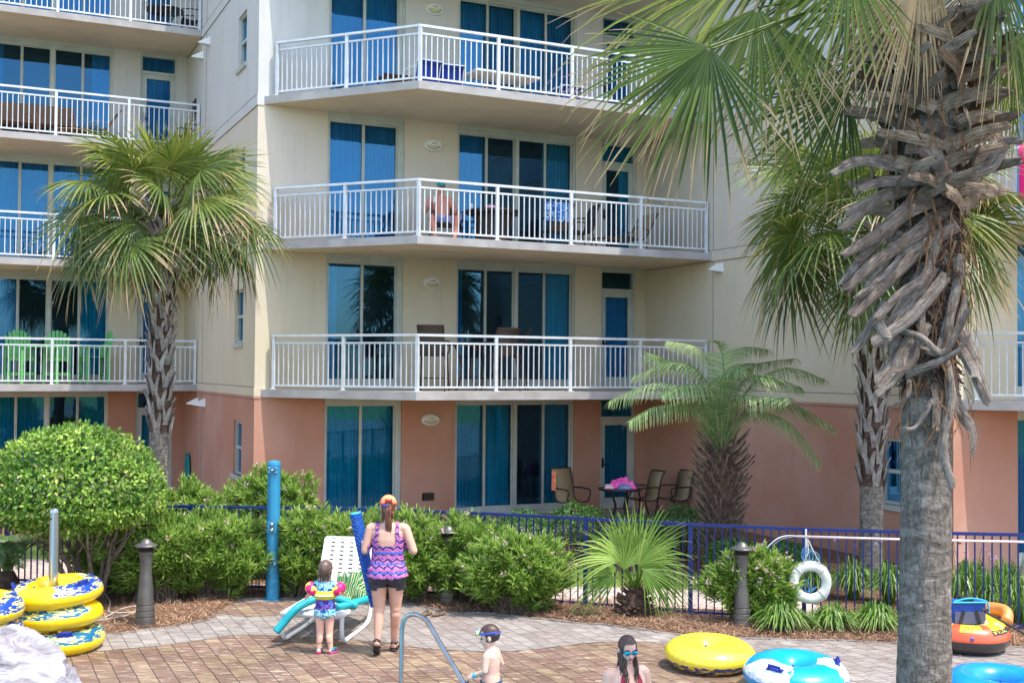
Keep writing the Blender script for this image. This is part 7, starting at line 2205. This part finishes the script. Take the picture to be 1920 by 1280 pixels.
hand(m, (-.13, .115, .69), (.0, .8, -.35), (.7, 0, -.5), (0, .4, 1), .62, .35); hand(m, (.14, .06, .68), (-.1, .7, -.5), (-.9, 0, 0), (0, .4, 1), .62, .4)
P, M_ = head(m, (0, .02, 1.015), .92, R(14), R(-16))
body = to_body(m, 'body', SK2, w, .0045, 4)
garment(body, 'swim_trunks', simple('navy_print_trunks', (28, 50, 78), (70, 110, 140), 18, .8), w, lambda p: .33 < p.z < .635 and abs(p.x) < .125, .010)
m = MB(); hair_cap(m, P, M_, .92, 1.04, .035, -.045, 7); m.build('hair', HD, w, smooth=True)
m = MB(); m.tube([P(.083 * math.cos(R(a)), -.010 + .104 * math.sin(R(a)), .040 - .03 * math.cos(R(a - 90))*0 - .025 * (1 - math.sin(R(a))) * .5 + .018) for a in range(-40, 221, 10)] , .0085, 6); m.tube([P(.083 * math.cos(R(a)), -.010 + .104 * math.sin(R(a)), .020) for a in range(215, 326, 10)], .0085, 6)
ms = m.build('mask_strap', simple('blue_mask_strap', (40, 70, 170), None, 9, .5), w)
m = MB()
for sx in (-1, 1): m.ell(P(sx * .034, .100, .066), (.030, .018, .024), 12, 8, M_)
m.build('mask_lens', simple('lime_mask', (206, 220, 60), (90, 150, 220), 26, .2), w, smooth=True)
m = MB(); dd = (Vector((-.13, .115, .69)) - Vector((-.145, 0, .745))).normalized(); c0 = Vector((-.133, .098, .698)); m.tube([c0 - dd * .011, c0 + dd * .011], .0245, 12); m.build('wristband', simple('cyan_band', (20, 180, 210), None, 9, .4), w)
m = MB()
for sx in (-1, 1): m.ell(P(sx * .031, .076, .004), (.0125, .009, .007), 8, 5, M_)
m.build('eyes', simple('dark_eye', (50, 36, 30), None, 9, .2), w)

# swimmer with goggles and long wet hair
Ys2 = 9.2; w = thing('person', 'long haired swimmer with teal mirrored goggles and a crimson bikini top at the bottom edge', 'person', ((1178 - 960) / FPX * Ys2, Ys2, -0.415), R(180 + 22))
m = MB()
torso(m, [(.55, 0, 0, .12, .10), (.62, 0, -.01, .165, .12), (.70, 0, 0, .165, .12), (.80, 0, 0, .132, .095), (.92, 0, 0, .138, .10), (1.02, 0, .01, .152, .108), (1.10, 0, 0, .158, .09), (1.165, 0, 0, .125, .065), (1.20, 0, 0, .062, .052), (1.23, 0, 0, .047, .048)])
for a, b, r1, r2 in (((-.085, 0, .60), (-.08, .02, .22), .088, .056), ((-.08, .02, .22), (-.08, 0, -.18), .054, .035), ((.085, 0, .60), (.08, .02, .22), .088, .056), ((.08, .02, .22), (.08, 0, -.18), .054, .035),
                     ((-.08, .0, -.215), (-.09, .17, -.228), .034, .026), ((.08, 0, -.215), (.09, .17, -.228), .034, .026),
                     ((0, 0, 1.18), (0, .015, 1.30), .046, .046), ((-.145, -.005, 1.145), (.145, -.005, 1.145), .048, .048), ((-.155, 0, 1.14), (-.215, .0, .88), .048, .036), ((-.215, 0, .88), (-.17, .17, .74), .036, .024),
                     ((.155, 0, 1.14), (.215, .0, .88), .048, .036), ((.215, 0, .88), (.17, .17, .74), .036, .024), ((-.07, .085, 1.0), (-.07, .10, .99), .058, .054), ((.07, .085, 1.0), (.07, .10, .99), .058, .054)):
    capsule(m, a, b, r1, r2)
hand(m, (-.17, .17, .74), (.2, .8, -.4), (.7, 0, -.6), (0, .3, 1), .92, .35); hand(m, (.17, .17, .74), (-.2, .8, -.4), (-.7, 0, -.6), (0, .3, 1), .92, .35)
P, M_ = head(m, (0, .015, 1.335), .88, R(-6), R(-14))
body = to_body(m, 'body', SK2, w, .005, 3)
CR = simple('crimson_bikini', (176, 24, 62), (150, 16, 50), 20, .6)
garment(body, 'bikini_top', CR, w, lambda p: p.y > .03 and .925 < p.z < 1.20 and (abs(abs(p.x) - .07) < .062 - max(0, (p.z - .96)) * .30) and abs(p.x) > .012, .006)
garment(body, 'bikini_bottoms', CR, w, lambda p: .57 + .35 * max(0, abs(p.x) - .03) < p.z < .69 and abs(p.x) < .2, .006)
m = MB(); m.tube([(.055, .06, 1.16), (.03, .0, 1.222), (0, -.04, 1.235), (-.03, .0, 1.222), (-.055, .06, 1.16)], .006, 6); m.build('bikini_strap', CR, w)
m = MB(); hair_cap(m, P, M_, .88, 1.05, .045, -.06, 3); r = random.Random(12)
for sx in (-1, 1):
    locks(m, [((sx * .030, .02, 1.385), (sx * .030, -.025, 1.385))], 16, r, .36, .0085, Vector((sx * .050, .07, 0)), .013)
    locks(m, [((sx * .044, .02, 1.35), (sx * .044, .0, 1.34))], 8, r, .32, .006, Vector((sx * .0, .09, 0)), .016)
locks(m, [((-.045, -.05, 1.33), (.045, -.05, 1.33))], 30, r, .34, .011, Vector((0, .0, 0)), .010); m.build('hair', HD, w, smooth=True)
m = MB()
for sx in (-1, 1):
    c0 = P(sx * .033, .086, .004); m.ell(c0, (.026, .012, .017), 14, 8, M_)
gl_ = m.build('goggle_lens', simple('teal_mirror', (0, 190, 210), (20, 120, 190), 18, .08, metal=.85), w, smooth=True)
m = MB()
for sx in (-1, 1):
    pts = [P(sx * .033 + .027 * math.cos(2 * PI * k / 16), .090 - .010 * abs(math.cos(2 * PI * k / 16)), .004 + .018 * math.sin(2 * PI * k / 16)) for k in range(17)]; m.tube(pts, .0036, 6)
    m.tube([P(sx * .060, .076, .004), P(sx * .074, .035, .010), P(sx * .082, -.012, .018), P(sx * .062, -.080, .026), P(0, -.113, .030)], .004, 6)
m.tube([P(-.008, .100, .004), P(.008, .100, .004)], .0035, 6); m.build('goggle_frame', MT['black'], w)
m = MB(); m.ell(P(0, .0925, -.0535), (.020, .006, .0052), 12, 6, M_); m.ell(P(0, .090, -.062), (.017, .0065, .0058), 12, 6, M_); m.build('lips', simple('lip', (178, 84, 88), None, 9, .4), w, smooth=True)
m = MB()
for sx in (-1, 1): m.tube([P(sx * .016, .0925, .030), P(sx * .034, .0925, .036), P(sx * .055, .078, .030)], .0035, 5)
m.build('eyebrows', HD, w)

# bare chested man sitting on the second balcony
mp_ = bl(826, -1.24, z2); w = thing('person', 'bare chested man in a teal cap sitting on the second balcony holding a white can', 'person', mp_, PI + ALPHA - R(14))
m = MB()
torso(m, [(.40, 0, -.12, .15, .13), (.48, 0, -.12, .175, .135), (.58, 0, -.125, .175, .135), (.70, 0, -.14, .18, .13), (.82, 0, -.15, .20, .125), (.90, 0, -.16, .19, .10), (.96, 0, -.16, .10, .07), (1.0, 0, -.155, .06, .06)])
for a, b, r1, r2 in (((-.10, -.10, .47), (-.27, .30, .50), .088, .064), ((-.27, .30, .50), (-.20, .36, .10), .060, .040), ((.10, -.10, .47), (.24, .32, .50), .088, .064), ((.24, .32, .50), (.17, .38, .10), .060, .040),
                     ((-.20, .34, .045), (-.22, .52, .04), .040, .032), ((.17, .36, .045), (.19, .54, .04), .040, .032), ((0, -.155, .97), (0, -.13, 1.08), .062, .058), ((-.17, -.16, .92), (.17, -.16, .92), .06, .06),
                     ((-.205, -.155, .91), (-.29, -.10, .66), .056, .045), ((-.29, -.10, .66), (-.30, .15, .62), .044, .030), ((.205, -.155, .91), (.30, -.10, .68), .056, .045), ((.30, -.10, .68), (.22, .10, .80), .044, .030)):
    capsule(m, a, b, r1, r2)
hand(m, (-.30, .15, .62), (.0, .9, -.1), (0, -.1, -1), (1, 0, 0), 1.05, .4); hand(m, (.22, .10, .80), (-.3, .7, .5), (-.8, .3, 0), (0, 0, 1), 1.05, .8)
P, M_ = head(m, (0, -.12, 1.155), 1.05, R(4), R(-6))
body = to_body(m, 'body', SK3, w, .009, 3)
garment(body, 'swim_shorts', simple('blue_print_shorts', (50, 66, 130), (190, 196, 226), 10, .8), w, lambda p: .34 < p.z < .585 and p.y < .22 and abs(p.x) < .30 and not (p.z > .57 and abs(p.x) > .2), .012)
m = MB(); n, kk = 26, 8; vs = []
for i in range(kk + 1):
    t_ = R(88) * i / kk
    for j in range(n): a = 2 * PI * j / n; vs.append(P(.088 * math.sin(t_) * math.cos(a), -.012 + .106 * math.sin(t_) * math.sin(a), .040 + .092 * math.cos(t_)))
m.add(vs, [(i * n + j, (i + 1) * n + j, (i + 1) * n + (j + 1) % n, i * n + (j + 1) % n) for i in range(kk) for j in range(n)])
TC = simple('teal_cap', (10, 150, 140), (14, 120, 150), 14, .7); cp = m.build('cap', TC, w, smooth=True)
m = MB(); vs = []
for j in range(11):
    a = R(25 + 130 * j / 10); vs += [P(.088 * math.cos(a), -.012 + .105 * math.sin(a), .044), P(.092 * math.cos(a), .0 + .17 * math.sin(a), .030)]
m.add(vs, [(2 * j, 2 * j + 1, 2 * j + 3, 2 * j + 2) for j in range(10)]); br = m.build('brim', TC, cp); md = br.modifiers.new('thickness', 'SOLIDIFY'); md.thickness = .006
m = MB()
for sx in (-1, 1): m.ell(P(sx * .032, .080, .004), (.014, .008, .007), 8, 5, M_)
m.tube([P(-.03, .100, -.044), P(0, .105, -.040), P(.03, .100, -.044)], .007, 6); m.build('moustache', HD, w)
cw = Matrix.Translation(mp_) @ Matrix.Rotation(PI + ALPHA - R(14), 4, 'Z')
m = MB(); m.lathe([(.030, 0), (.033, .006), (.033, .112), (.028, .12), (0, .12)], 16); o = m.build('drink_can', MT['white_plastic'], None, cw @ Vector((.165, .205, .80))); tag(o, 'white drink can in the hand of the man on the second balcony', 'can')
